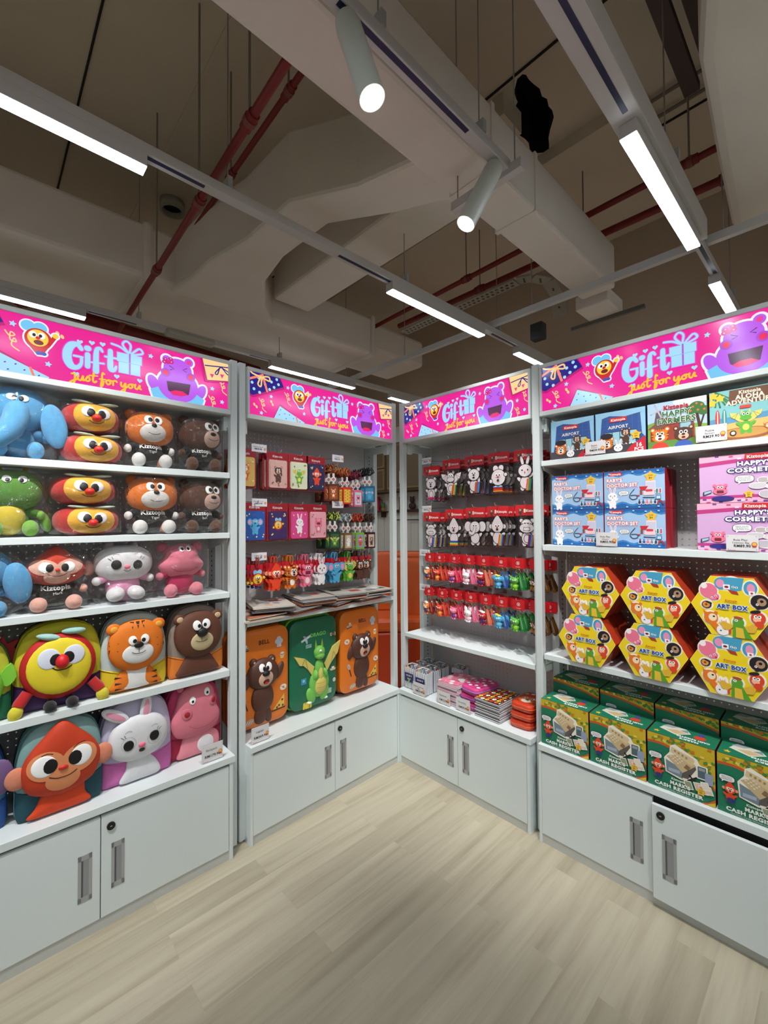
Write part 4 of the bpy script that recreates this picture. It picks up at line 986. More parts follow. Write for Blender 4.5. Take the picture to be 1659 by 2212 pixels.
    if kind == 'dragon':
        mb = MB(); mb.ell((-.01, -.025, h*.27), (w*.27, .045, h*.25), plushmat((214, 190, 60))); mb.build('belly', t)
        eyes(t, P, [(-.018, hz+hh*.5, .013, .013, -.016, hz+hh*.46, .008), (.026, hz+hh*.5, .013, .013, .023, hz+hh*.46, .008)])
        for sx in (0,):
            mb = MB(); mb.ell((w*.52, .0, h*.22), (.018, .03, h*.16), plushmat((110, 170, 56)), M3=Matrix.Rotation(-.3, 3, 'Y')); mb.build('tail', t)
    bag(t, -w*(.56 if kind != 'elephant' else .66), w*(.56 if kind != 'elephant' else .66), .001, h*1.0, .112, -.01, s)
    return t
def cushion(label, bx, z, w, h, s, by=.09):
    t = thing('character_cushion', label, 'cushion', at(1, bx, by, z), BR(1)); m = plushmat((196, 38, 34))
    P = Puff(ell2(0, h/2, w/2, h/2-.001, 0, 40, 2.5), 0, h/2, 0, .01, .085, .075, 2.2, 9); mb = MB(); P.build(mb, m); mb.build('cushion_body', t)
    mb = MB(); d = D(mb, H=P.H, off=.0012, mat=plushmat); d.el(.008, h*.52, w*.36, h*.45, (242, 180, 54), e=2.2, puff=.003); mb.build('face_patch', t)
    P2 = Puff(P.p, 0, h/2, -.003, .01, .085, 0, 2.2); ez = h*.62
    eyes(t, P2, [(-.018, ez, .0215, .021, -.012, ez-.003, .0155), (.034, ez-.003, .0215, .021, .028, ez-.006, .0155)], col=(224, 220, 228))
    nose(t, P2, .009, h*.43, .0165, .0145, (222, 48, 36), .016); smile(t, P2, .009, h*.27, .024, .009)
    for q in (-1, 1):
        mb = MB(); mb.ell((q*.042+.012, -.05, h*.965), (.036, .02, .0055), plushmat((206, 226, 214)), M3=Matrix.Rotation(-q*.08, 3, 'Y')); mb.build('wing', t)
    bag(t, -w*.54, w*.54, .001, h*1.0, .10, 0, s)
    return t
plush('elephant', 'blue elephant plush with drooping ears in clear bag on the topmost shelf', .245, 1.731, .19, .265, .10, 2)
cushion('red round-faced cushion, upper of the two on the topmost shelf', .466, 1.731+.118, .196, .122, 3)
cushion('red round-faced cushion, lower of the two on the topmost shelf', .473, 1.731, .206, .116, 4)
plush('tiger', 'tiger plush in black shirt and clear bag on the topmost shelf', .680, 1.731, .19, .245, .09, 5)
plush('bear', 'brown bear plush in black shirt on the topmost shelf', .893, 1.731, .19, .252, .09, 7, -.0)
plush('dragon', 'green dragon plush with yellow belly in clear bag on the second shelf', .235, 1.453, .18, .245, .10, 8)
cushion('red round-faced cushion, upper of the two on the second shelf', .445, 1.453+.116, .215, .118, 9)
cushion('red round-faced cushion, lower of the two on the second shelf', .457, 1.453, .215, .114, 10)
plush('tiger', 'tiger plush in black shirt and clear bag on the second shelf', .690, 1.453, .205, .245, .09, 12)
plush('bear', 'brown bear plush in black shirt on the second shelf', .895, 1.453, .195, .24, .09, 13)
plush('elephant', 'blue elephant plush in clear bag cut by the left edge on the third shelf', .150, 1.179, .18, .235, .09, 14)
plush('monkey', 'red-orange monkey plush in black shirt beside the white bunny plush', .360, 1.179, .195, .225, .09, 15)
plush('bunny', 'white bunny plush in pink clothes sitting in a clear bag', .585, 1.179, .215, .24, .09, 16, 0, .105)
plush('hippo', 'pink hippo plush in magenta clothes at the right of the third shelf', .808, 1.179, .20, .238, .09, 18)

def backpack(kind, label, bx, z, w, h, by=.06):
    t = thing('character_backpack', label, 'backpack', at(1, bx, by, z), BR(1))
    main, low, trim_ = {'round': ((206, 196, 40), (62, 24, 84), (170, 160, 30)), 'tiger': ((196, 208, 206), (236, 206, 40), (160, 176, 176)), 'bear': ((150, 134, 122), (232, 128, 40), (120, 104, 96)),
        'monkey': ((132, 172, 170), (20, 74, 88), (100, 140, 140)), 'bunny': ((206, 198, 226), (214, 110, 180), (176, 168, 200)), 'hippo': ((222, 70, 120), (170, 26, 66), (190, 40, 90)),
        'dragon': ((190, 190, 50), (22, 110, 74), (20, 120, 60)), 'elephant': ((60, 132, 178), (34, 84, 160), (30, 70, 150))}[kind]
    out = smooth_closed([(-w*.47, 0), (-w*.2, -0), (w*.2, -0), (w*.47, 0), (w*.5, h*.30), (w*.49, h*.62), (w*.36, h*.9), (0, h), (-w*.36, h*.9), (-w*.49, h*.62), (-w*.5, h*.30)], 4)
    out = [(x, max(.001, zz)) for x, zz in out]
    P = Puff(out, 0, h*.45, .11, .115, .02, 0, 4, 6); mb = MB(); P.build(mb, clothmat(main)); mb.build('pack_body', t)
    mb = MB(); k = 1.012
    vs = [(x*k, y, .0+zz*k-.002) for y in (.015, .045) for x, zz in out]; n = len(out)
    mb.tube([(x*k, .02, zz*1.005) for x, zz in out+[out[0]]], .0035, M(trim_, .6, name='piping'), 6, False); mb.tube([(x*k, .075, zz*1.005) for x, zz in out+[out[0]]], .003, M((40, 40, 44), .6, name='zip_tape'), 6, False); mb.build('zip', t)
    mb = MB(); lo = [(x, min(zz, h*.33)) for x, zz in out]; PLo = Puff(ccw(lo), 0, h*.17, .111, .118, .02, 0, 4, 5); PLo.p = [(x*1.012, zz) for x, zz in PLo.p]; PLo.build(mb, clothmat(low)); mb.build('lower_pocket', t)
    for q in (-1, 1):
        mb = MB(); mb.tube([(q*.06, .12, h*.9), (q*.075, .155, h*.6), (q*.07, .14, h*.2), (q*.08, .12, .03)], .012, clothmat(dim(main, .8)), 8); mb.build('strap', t)
        mb = MB(); mb.box(q*w*.505-.003, q*w*.505+.003, .02, .028, h*.34, h*.40, METAL); mb.build('zip_pull', t)
    mb = MB(); mb.tube([(-.025, .09, h*.97), (-.02, .10, h*1.06), (.02, .10, h*1.06), (.025, .09, h*.97)], .006, clothmat(dim(main, .7)), 8); mb.build('grab_handle', t)
    yF = -.026
    def pad(pts, c, cx, cz, y0=yF, wall=.012, fr=.028, e=3, name='face', mat=None, mm=None):
        Q = Puff(pts, cx, cz, y0, wall, fr, 0, e, 8); mb = MB(); Q.build(mb, mat or clothmat(c)); mb.build(name, t); return Q
    if kind == 'round':
        F = pad(ell2(-.005, h*.50, w*.435, h*.385, 0, 44), (190, 24, 26), -.005, h*.50)
        mb = MB(); d = D(mb, H=F.H, off=.0015, mat=clothmat); d.el(-.005, h*.51, w*.37, h*.325, (238, 216, 44), puff=.004); mb.build('face_patch', t)
        F2 = Puff(F.p, F.cx, F.cz, yF-.004, .012, .028, 0, 3)
        eyes(t, F2, [(-.038, h*.62, .033, .036, -.022, h*.605, .020), (.036, h*.63, .033, .034, .022, h*.615, .020)], col=(214, 218, 232)); nose(t, F2, .0, h*.57, .021, .026, (206, 22, 30), .022); smile(t, F2, 0, h*.475, .028, .011, BLK, .0035)
        for q, dz in ((-1, .0), (1, .012)):
            mb = MB(); mb.ell((q*.037, -.045, h*.86+dz), (.038, .018, .012), plushmat((168, 212, 208)), M3=Matrix.Rotation(-q*.25 if q < 0 else .05, 3, 'Y')); mb.build('wing', t)
            mb = MB(); mb.tube([(q*w*.36, -.035, h*.25), (q*w*.45, -.045, h*.15), (q*w*.47, -.05, h*.12)], [.018, .019, .017], plushmat((196, 26, 28)), 12); mb.ell((q*w*.49, -.052, h*.065), (.021, .016, .026), plushmat((236, 220, 60)), M3=Matrix.Rotation(-q*.3, 3, 'Y')); mb.build('arm', t)
            mb = MB(); mb.tube([(q*.03, -.03, h*.12), (q*.032, -.04, h*.08)], .009, plushmat((24, 22, 24)), 8); mb.ell((q*.033, -.055, .019), (.02, .026, .018), plushmat((24, 22, 24))); mb.build('leg', t)
    elif kind in ('tiger', 'bear'):
        c = (232, 122, 24) if kind == 'tiger' else (98, 56, 38); fz = h*.60; fw, fh = w*.43, h*.33
        B_ = pad(smooth_closed([(-w*.2, h*.30), (-w*.34, h*.14), (-w*.38, .012), (0, .008), (w*.38, .012), (w*.34, h*.14), (w*.2, h*.30), (0, h*.36)], 4), c, 0, h*.16, yF, .004, .014, 3, 'chest')
        if kind == 'tiger':
            mb = MB(); d = D(mb, H=B_.H, off=.0015, mat=clothmat); d.ring([(-w*.16, h*.30), (-w*.19, h*.05), (0, h*.03), (w*.19, h*.05), (w*.16, h*.30)], (238, 238, 236)); mb.build('belly', t)
        F = pad(ell2(.0, fz, fw, fh, 0, 44, 2.2), c, 0, fz)
        for q in (-1, 1):
            mb = MB(); ec = c; mb.ell((q*fw*.80, -.035, fz+fh*.72), (.026, .012, .024), clothmat(ec)); mb.ell((q*fw*.80, -.045, fz+fh*.72), (.014, .005, .013), clothmat((240, 170, 60) if kind == 'tiger' else (206, 176, 140))); mb.build('ear', t)
        mz, mh = (fz-fh*.28, fh*.40); mc = (236, 236, 236) if kind == 'tiger' else (206, 186, 144)
        mb = MB(); d = D(mb, H=F.H, off=.0015, mat=clothmat); d.el(0 if kind == 'tiger' else .006, mz, fw*.56 if kind == 'tiger' else fw*.48, mh, mc, puff=.004); mb.build('muzzle', t)
        F2 = Puff(F.p, F.cx, F.cz, yF-.005, .012, .028, 0, 3)
        if kind == 'tiger':
            eyes(t, F2, [(-.021, fz+fh*.26, .015, .018, -.016, fz+fh*.24, .009), (.023, fz+fh*.26, .015, .018, .018, fz+fh*.24, .009)]); nose(t, F2, 0, fz+fh*.06, .017, .012, BLK, .004)
        else:
            eyes(t, F2, [(-.018, fz+fh*.44, .017, .021, -.011, fz+fh*.42, .009), (.022, fz+fh*.46, .017, .021, .016, fz+fh*.44, .009)]); nose(t, F2, .004, fz+fh*.12, .023, .02, BLK, .012)
        mb = MB(); d = D(mb, H=F2.H, off=.0035); d.line([(0, fz-.0), (0, fz-fh*.22)], .002, BLK, False); mb.build('philtrum', t)
        smile(t, F2, 0, fz-fh*.27, .024, .007, BLK, .0025)
        if kind == 'tiger':
            mb = MB(); d = D(mb, H=F.H, off=.0016, mat=clothmat)
            for q in (-1, 1):
                for zz in (.18, -.12): d.poly([(q*fw*.98, fz+fh*(zz+.1)), (q*fw*.66, fz+fh*(zz+.03)), (q*fw*.98, fz+fh*(zz-.06))], (60, 30, 16))
            for xx in (-.2, 0, .2): d.poly([(fw*(xx-.07), fz+fh*.96), (fw*xx, fz+fh*.68), (fw*(xx+.07), fz+fh*.96)], (60, 30, 16))
            mb.build('stripes', t)
            mb = MB(); d = D(mb, H=B_.H, off=.0016, mat=clothmat)
            for q in (-1, 1):
                for zz in (.24, .17, .10): d.poly([(q*w*.32, h*(zz-.02)), (q*w*.22, h*(zz-.035)), (q*w*.33, h*(zz-.05))], (60, 30, 16))
            mb.build('stripes', t)
    elif kind == 'monkey':
        pad(smooth_closed([(-w*.18, h*.30), (-w*.30, h*.12), (-w*.38, .01), (0, .006), (w*.34, .01), (w*.28, h*.14), (w*.24, h*.3), (0, h*.34)], 4), (226, 70, 22), 0, h*.16, yF, .004, .012, 3, 'chest')
        fz = h*.56
        F = pad(smooth_closed([(0, h*.99), (w*.2, h*.86), (w*.40, h*.68), (w*.46, h*.50), (w*.36, h*.30), (.0, h*.21), (-w*.36, h*.30), (-w*.46, h*.50), (-w*.40, h*.68), (-w*.2, h*.86)], 4), (206, 62, 24), 0, fz)
        for q in (-1, 1):
            mb = MB(); mb.ell((q*w*.50, -.03, h*.50), (.032, .014, .038), plushmat((238, 148, 116))); mb.build('ear', t)
        mb = MB(); d = D(mb, H=F.H, off=.0015, mat=clothmat); pc = (236, 150, 100)
        for q in (-1, 1): d.el(q*w*.19, h*.58, w*.215, h*.15, pc, q*.2)
        d.el(0, h*.40, w*.20, h*.12, pc); mb.build('face_patch', t)
        eyes(t, F, [(-.055, h*.585, .036, .036, -.040, h*.578, .0235), (.053, h*.60, .034, .036, .038, h*.595, .0235)]); nose(t, F, 0, h*.525, .0145, .009, (204, 40, 30), .006); smile(t, F, .0, h*.425, .040, .012, BLK, .003)
        mb = MB(); d = D(mb, H=F.H, off=.002)
        d.line([(-.062, h*.70), (-.045, h*.71), (-.03, h*.695)], .0025, BLK); d.line([(.03, h*.705), (.045, h*.73), (.065, h*.735)], .0025, BLK); mb.build('eyebrows', t)
    elif kind == 'bunny':
        W_ = (232, 232, 236)
        pad(smooth_closed([(-w*.14, h*.30), (-w*.18, h*.16), (-w*.26, .01), (0, .006), (w*.30, .01), (w*.28, h*.16), (w*.14, h*.30), (0, h*.34)], 4), W_, 0, h*.16, yF, .004, .012, 3, 'chest')
        fz = h*.54
        F = pad(ell2(.0, fz, w*.42, h*.265, .06, 44, 2.25), W_, 0, fz)
        for q, rot, cx in ((-1, -1.0, -.045), (1, .12, .02)):
            mb = MB(); o_ = ell2(cx+.045*sin(rot), h*.86+.0*cos(rot), .022, .055, -rot, 26); E_ = Puff(o_, cx+.045*sin(rot), h*.86, yF-.006, .005, .008, 0, 2.5, 5); E_.build(mb, clothmat(W_)); d = D(mb, H=E_.H, off=.001, mat=clothmat); d.el(cx+.045*sin(rot), h*.86, .011, .04, (238, 160, 186), -rot); mb.build('ear', t)
        eyes(t, F, [(-.043, fz-.012, 0, 0, -.043, fz-.012, .018), (.050, fz+.0, 0, 0, .050, fz+.0, .018)]); nose(t, F, .004, fz-.022, .013, .009, (238, 110, 140), .006)
        mb = MB(); d = D(mb, H=F.H, off=.002); d.el(.004, fz-.042, .011, .008, (60, 40, 44)); mb.build('mouth', t)
        mb = MB(); d = D(mb, H=F.H, off=.002)
        for q, x in ((-1, -.043), (1, .050)):
            d.line([(x+.026*cos(a), fz-.006+.026*sin(a)) for a in [2*pi*i/16 for i in range(17)]], .0011, (160, 160, 170), False)
            d.line([(x+q*.016, fz+.018), (x+q*.026, fz+.026)], .0018, (40, 40, 46)); d.line([(x+q*.01, fz+.02), (x+q*.015, fz+.031)], .0018, (40, 40, 46)); d.line([(x-.012, fz+.038), (x, fz+.044), (x+.012, fz+.04)], .0016, (120, 120, 130))
        mb.build('lashes', t)
    elif kind == 'hippo':
        c = (232, 128, 146)
        pad(smooth_closed([(-w*.2, h*.30), (-w*.28, h*.14), (-w*.32, .01), (0, .006), (w*.40, .01), (w*.42, h*.24), (w*.2, h*.34), (0, h*.36)], 4), (240, 146, 160), 0, h*.16, yF, .004, .012, 3, 'chest')
        mb = MB(); d = D(mb, y=yF-.018, off=.0, mat=clothmat); d.el(.04, h*.15, w*.15, h*.11, (240, 236, 238), puff=.003); mb.build('belly', t)
        F = pad(smooth_closed([(.02, h*.97), (w*.3, h*.88), (w*.36, h*.66), (w*.44, h*.5), (w*.34, h*.34), (0, h*.28), (-w*.34, h*.32), (-w*.44, h*.5), (-w*.36, h*.68), (-w*.26, h*.88)], 4), c, 0, h*.6)
        eyes(t, F, [(-.024, h*.78, .013, .017, -.024, h*.772, .007), (.040, h*.85, .013, .017, .040, h*.842, .007)])
        for x, zz in ((-.048, h*.62), (.070, h*.72)):
            mb = MB(); d = D(mb, H=F.H, off=.0015, mat=clothmat); d.el(x, zz, .022, .024, dim(c, .92), puff=.003); d.el(x, zz, .013, .014, (176, 18, 34), puff=.0055); mb.build('nostril', t)
        smile(t, F, .02, h*.40, .06, .022, (200, 80, 100), .0022)
        for q in (-1, 1):
            mb = MB(); mb.ell((q*.055-.01, -.03, h*.93), (.014, .009, .014), clothmat(c)); mb.build('ear', t)
    elif kind == 'dragon':
        F = pad(ell2(0, h*.42, w*.42, h*.33, 0, 36), (120, 196, 52), 0, h*.42)
        for q in (-1, 1):
            mb = MB(); mb.prism(smooth_closed([(q*w*.36, h*.5), (q*w*.50, h*.66), (q*w*.56, h*.5), (q*w*.46, h*.4)], 3), -.03, -.015, clothmat((130, 206, 60))); mb.build('wing', t)
        mb = MB(); mb.prism([(w*.30, h*.72), (w*.42, h*.98), (w*.46, h*.86), (w*.60, h*.9), (w*.54, h*.8), (w*.68, h*.72), (w*.55, h*.68), (w*.6, h*.6), (w*.42, h*.6)], .03, .05, clothmat((150, 24, 24))); mb.build('crest', t)
        eyes(t, F, [(-.03, h*.6, .02, .024, -.028, h*.59, .011), (.03, h*.6, .02, .024, .028, h*.59, .011)])
    elif kind == 'elephant':
        F = pad(ell2(0, h*.5, w*.38, h*.34, 0, 36), (110, 176, 214), 0, h*.5)
        for q in (-1, 1):
            mb = MB(); mb.ell((q*w*.44, -.03, h*.58), (.035, .012, .06), clothmat((120, 92, 140))); mb.build('ear', t)
        mb = MB(); mb.tube([(0, -.06, h*.5), (0, -.08, h*.35), (.02, -.08, h*.2)], [.028, .026, .022], clothmat((120, 186, 220)), 12); mb.build('trunk', t)
        eyes(t, F, [(-.03, h*.6, .02, .024, -.028, h*.59, .011), (.03, h*.6, .02, .024, .028, h*.59, .011)])
    return t
backpack('dragon', 'green dragon backpack cut off by the left edge', .112, .824, .245, .29)
backpack('round', 'yellow and red round-faced backpack with dangling arms and legs', .375, .824, .262, .308, .07)
backpack('tiger', 'orange tiger backpack with white muzzle and yellow sides', .622, .824, .235, .305)
backpack('bear', 'brown bear backpack with beige muzzle at the right end of the shelf', .868, .824, .235, .305)
backpack('elephant', 'blue elephant backpack cut off by the left edge on the worktop', .105, .456, .24, .31)
backpack('monkey', 'red monkey backpack with big eyes and peach ears on the worktop', .378, .456, .255, .33, .04)
backpack('bunny', 'white bunny backpack in lilac and pink on the worktop', .632, .456, .258, .33, .06)
backpack('hippo', 'pink hippo backpack leaning at the right end of the worktop', .868, .456, .24, .335, .09)

# ------------------------------------------------------------------ price cards and tags
def price_card(b, x, y, z, lines, label, w=.095, h=.078):
    t = thing('price_card', label, 'price card', at(b, x, y, z), BR(b)); t.rotation_euler = (0, 0, BR(b))
    mb = MB(); mb.box(-w/2, w/2, -.002, .001, .0, h, ACR()); mb.box(-w/2, w/2, .001, .03, 0, .002, ACR()); mb.build('acrylic_stand', t)
    mb = MB(); mb.box(-w/2+.002, w/2-.002, -.0032, -.0021, .003, h-.002, M((226, 224, 226), .5, name='card_paper')); d = D(mb, y=-.0033)
    n = len(lines); d.text(lines[0], -.004, h*.68, h*.12, (90, 90, 96), 0)
    if n > 2: d.text(lines[1], -.004, h*.52, h*.10, (90, 90, 96), 0)
    d.text(lines[-1], 0, h*.34, h*.15, (40, 40, 44), .015)
    for q in (-1, 1):
        for r in (.14, .88): d.el(q*w*.42, h*r, .0012, .0012, (120, 120, 130))
    d.el(w*.36, h*.44, .008, .008, (214, 110, 40)); d.el(w*.36, h*.44, .0058, .0058, (240, 190, 90)); d.poly([(w*.36-.006, h*.36), (w*.36+.006, h*.36), (w*.36+.004, h*.25), (w*.36, h*.3), (w*.36-.004, h*.25)], (200, 70, 40))
    d.line([(-w*.42, h*.08), (-w*.2, h*.08)], .0015, (190, 90, 130), False); mb.build('card', t)
    return t
price_card(1, .908, -.03, .4555, ['Backpack', 'RM179.90'], 'price card reading Backpack in front of the pink hippo backpack')
price_card(2, .052, -.03, .4555, ['Luggage', 'RM369.90'], 'price card reading Luggage at the foot of the left suitcase')
price_card(3, .160, -.042, .4555, ['Marker pen Set', '48pc', 'RM55.90'], 'price card in front of the clear marker cases', .105, .075)
price_card(3, .345, -.040, .4555, ['Notebook', 'RM12.90'], 'price card in front of the pink notebook stack', .098, .075)
price_card(3, .480, -.040, .4555, ['Pencil Box', 'RM29.90'], 'price card in front of the pink pencil cases', .098, .075)
price_card(4, .254, .0, 1.786, ['Puzzle', 'Airport', 'RM39.90'], 'price card leaning on the two airport puzzle boxes', .088, .062)
price_card(4, .668, .0, 1.786, ['Puzzle', 'Farmers', 'RM39.90'], 'price card leaning between the farm and beach puzzle boxes', .098, .065)
price_card(4, .294, .0, 1.383, ['Role Play:', 'Doctor', 'RM55.90'], 'price card reading Role Play in front of the doctor sets', .09, .065)
price_card(4, .750, .0, 1.383, ['Role Play:', 'Cosmetic Bag', 'RM89.90'], 'price card reading Role Play in front of the cosmetic toy boxes', .094, .062)
def hang_tag(b, x, z, lines, label, w=.084):
    t = thing('price_tag', label, 'price tag', at(b, x, .085, z), BR(b)); h = .040
    mb = MB(); mb.tube([(0, .003, h*.5), (0, DP-.086, h*.5+.012)], .0022, WIRE, 6); mb.build('tag_arm', t)
    mb = MB(); mb.box(-w/2, w/2, 0, .002, 0, h, M((222, 222, 228), .4, name='card_paper')); d = D(mb, y=-.0002)
    d.text(lines[0], -.006, h*.66, h*.16, (90, 90, 100)); d.text(lines[1], -.006, h*.38, h*.2, (40, 40, 46), .015); d.el(w*.38, h*.45, .006, .0065, (220, 110, 50)); d.el(w*.38, h*.45, .0035, .004, (240, 190, 90)); mb.build('card', t)
hang_tag(2, .112, 1.858, ['Passport Cover', 'RM29.90'], 'white price tag above the top row of passport covers')
hang_tag(2, .114, 1.580, ['Passport Cover', 'RM29.90'], 'white price tag above the lower row of passport covers')
hang_tag(2, .112, 1.305, ['Luggage Tag', 'RM19.90'], 'white price tag above the animal luggage tags')
hang_tag(2, .626, 1.855, ['ID Holder', 'RM25.90'], 'white price tag above the top cluster of badge holders')
hang_tag(2, .624, 1.581, ['ID Holder', 'RM25.90'], 'white price tag above the lower cluster of badge holders')
hang_tag(3, .120, 1.860, ['Colouring Fridge Magnet', 'RM9.90'], 'white price tag above the top row of colouring packs', .076)
hang_tag(3, .117, 1.556, ['Colouring Fridge Magnet', 'RM9.90'], 'white price tag above the lower row of colouring packs', .076)
hang_tag(3, .098, 1.280, ['Keychain', 'RM25.90'], 'white price tag above the upper row of charms', .084)
hang_tag(3, .095, 1.060, ['Keychain', 'RM25.90'], 'white price tag above the lower row of charms', .084)

# ================================================================== goods, left corner unit
def suitcase(kind, label, bx, w=.315, h=.485):
    base, zipc = {'bear': ((232, 122, 26), (120, 58, 20)), 'dragon': ((22, 108, 76), (130, 200, 50))}[kind]
    t = thing('suitcase', label, 'suitcase', at(2, bx, .065, .4555), BR(2))
    sh = M(base, .38, name='moulded_shell'); cz = h/2+.02
    out = rrect(-w/2, w/2, .022, h+.02, .055, 6)
    P = Puff(out, 0, cz, .055, .04, .014, 0, 6, 6); mb = MB(); P.build(mb, sh); mb.build('front_shell', t)
    Pb = Puff(out, 0, cz, .155, .085, .0, .01, 6, 5); mb = MB(); Pb.build(mb, M(base if kind == 'bear' else (120, 190, 44), .45, name='moulded_shell')); mb.build('rear_shell', t)
    mb = MB(); o = [(x*1.004, .0625, cz+(z-cz)*1.003) for x, z in out]; mb.tube(o+[o[0]], .0075, M(zipc, .6, name='zip_tape'), 8, False); mb.build('zip', t)
    for q in (-1, 1):
        mb = MB(); mb.tube([(q*w*.34-.012, .10, .019), (q*w*.34+.012, .10, .019)], .018, M((30, 30, 32), .5, name='wheel_rubber'), 16); mb.build('wheel', t)
    mb = MB(); mb.prism([(-w*.30, .001), (w*.3, .001), (w*.34, .03), (-w*.34, .03)], .06, .145, M((60, 34, 22) if kind == 'bear' else (120, 190, 44), .5, name='foot_plastic')); mb.build('foot_block', t)
    mb = MB(); mb.tube([(-.05, .1, h+.018), (-.045, .1, h+.036), (.045, .1, h+.036), (.05, .1, h+.018)], .007, M((40, 36, 34), .5, name='handle_plastic'), 8); mb.build('carry_handle', t)
    mb = MB(); d = D(mb, H=P.H, off=.0008, step=.00035)
    d.text('BELL' if kind == 'bear' else 'DRAGO', .01 if kind == 'bear' else .02, h*.905 if kind == 'bear' else h*.86, .021, (70, 30, 18) if kind == 'bear' else (126, 206, 90), .02); mb.build('lettering', t)
    def nx():
        mb = MB(); nx.l.append(mb); return D(mb, H=P.H, off=.001, step=.0003)
    nx.l = []
    if kind == 'bear':
        def cake(x, z):
            d.poly([(x-.02, z-.012), (x+.02, z-.006), (x+.02, z+.008), (x-.02, z+.004)], (70, 40, 26)); d.poly([(x-.02, z+.0), (x+.02, z+.006), (x+.02, z+.009), (x-.02, z+.004)], (240, 226, 200)); d.poly([(x-.02, z-.006), (x+.02, z), (x+.02, z+.002), (x-.02, z-.003)], (240, 226, 200)); d.el(x+.004, z+.016, .008, .008, (246, 236, 214))
        d = nx(); cake(-w*.30, h*.86); d = nx()
        for a, b_ in ((-.01, 0), (.01, .0), (0, .012)): d.el(w*.30+a, h*.88+b_, .014, .013, (206, 212, 226))
        d.rr(w*.30-.013, w*.30+.013, h*.82, h*.865, 0, (206, 212, 226))
        d = nx(); d.poly([(w*.36-.014, h*.73), (w*.36+.014, h*.73), (w*.36+.009, h*.69), (w*.36-.009, h*.69)], (240, 200, 120)); d.el(w*.36, h*.74, .013, .009, (240, 230, 220)); d.line([(w*.36-.01, h*.738), (w*.36, h*.728), (w*.36+.01, h*.738)], .003, (60, 30, 26))
        for x, z in ((-w*.36, h*.68), (w*.38, h*.38)): d = nx(); d.el(x, z, .02, .016, (236, 224, 206)); d.el(x, z, .006, .005, base); d.line([(x-.012, z+.006), (x+.01, z-.008)], .002, (150, 110, 90))
        d = nx(); d.poly([(w*.18, h*.165), (w*.40, h*.17), (w*.40, h*.31)], (236, 196, 90)); d.line([(w*.17, h*.16), (w*.41, h*.165)], .008, (90, 44, 22), False)
        for a, b_ in ((.30, .20), (.36, .25), (.37, .19), (.26, .185)): d.el(w*a, h*b_, .006, .006, (140, 50, 26))
        d = nx(); d.el(-w*.22, h*.12, .026, .016, (196, 160, 140), .3)
        for q in (-1, 0, 1): d.line([(-w*.22+q*.012-.004, h*.105), (-w*.22+q*.012+.004, h*.135)], .003, (240, 226, 210), False)
        d = nx(); d.line([(-w*.30, h*.33), (-w*.26, h*.25)], .007, (80, 40, 26), False); d.el(-w*.32, h*.37, .011, .018, (200, 180, 170), .4); d.line([(-w*.34, h*.38), (-w*.30, h*.35)], .0015, (120, 90, 80), False)
    else:
        d = nx(); d.poly([(-w*.30, h*.82), (-w*.12, h*.87), (-w*.09, h*.86), (-w*.12, h*.84), (-w*.28, h*.80)], (206, 216, 226)); d.poly([(-w*.22, h*.83), (-w*.26, h*.87), (-w*.23, h*.87), (-w*.16, h*.845)], (180, 190, 206)); d.poly([(-w*.22, h*.82), (-w*.18, h*.77), (-w*.16, h*.78), (-w*.17, h*.835)], (180, 190, 206))
        d = nx(); d.rr(w*.33, w*.46, h*.80, h*.84, .004, (220, 206, 150)); d.el(w*.40, h*.82, .011, .011, (60, 70, 70)); d.el(w*.40, h*.82, .006, .006, (150, 160, 160))
        d = nx(); d.rr(-w*.20, -w*.08, h*.725, h*.765, .003, (150, 190, 190)); d.line([(-w*.19, h*.74), (-w*.09, h*.755)], .003, (70, 120, 110), False)
        d = nx(); d.rr(-w*.30, -w*.19, h*.33, h*.40, .003, (56, 150, 190)); d.el(-w*.245, h*.37, .008, .008, (150, 210, 230))
        d = nx(); d.poly([(w*.32, h*.42), (w*.46, h*.42), (w*.44, h*.395), (w*.34, h*.395)], (220, 200, 160)); d.rr(w*.36, w*.42, h*.42, h*.44, 0, (240, 230, 220))
        d = nx(); d.el(w*.42, h*.28, .010, .012, (230, 232, 230)); d.line([(w*.41, h*.27), (w*.43, h*.29)], .003, (60, 60, 60), False)
        d = nx(); d.rr(w*.22, w*.36, h*.14, h*.20, .004, (150, 200, 200)); d.line([(w*.24, h*.15), (w*.28, h*.185), (w*.33, h*.155)], .006, (230, 210, 90)); d = nx(); d.rr(-w*.25, -w*.07, h*.045, h*.125, .006, (226, 206, 60))
        for q in (-.21, -.12): d.line([(w*q, h*.05), (w*q, h*.12)], .003, (40, 60, 50), False)
        d.line([(-w*.19, h*.13), (-w*.19, h*.142), (-w*.13, h*.142), (-w*.13, h*.13)], .003, (50, 60, 50), False)
    for q_ in nx.l: q_.build('sticker', t)
    # embossed animal
    k = .30
    mb = MB(); d = D(mb, H=P.H, off=.0008, step=.0004, mat=lambda c: M(c, .5, name='embossed_vinyl'))
    if kind == 'bear':
        c = (84, 50, 38); cx, cz = .0, h*.47
        for x, z, rx, rz, rot in ((-.085, .035, .022, .045, -.35+.0), (.095, .05, .02, .045, -.5), (.028, -.15, .02, .05, .25)): d.el(cx+x, cz+z, rx, rz, c, rot, puff=.012)
        d.el(cx+.0, cz-.065, .062, .075, c, puff=.02); d.el(cx-.01, cz-.15, .035, .045, c, -.2, puff=.014)
        for q in (-1, 1): d.el(cx+q*.05, cz+.118, .022, .022, c, puff=.012); d.el(cx+q*.05, cz+.12, .011, .011, (206, 168, 150), puff=.013)
        d.el(cx, cz+.055, .088, .078, c, puff=.030)
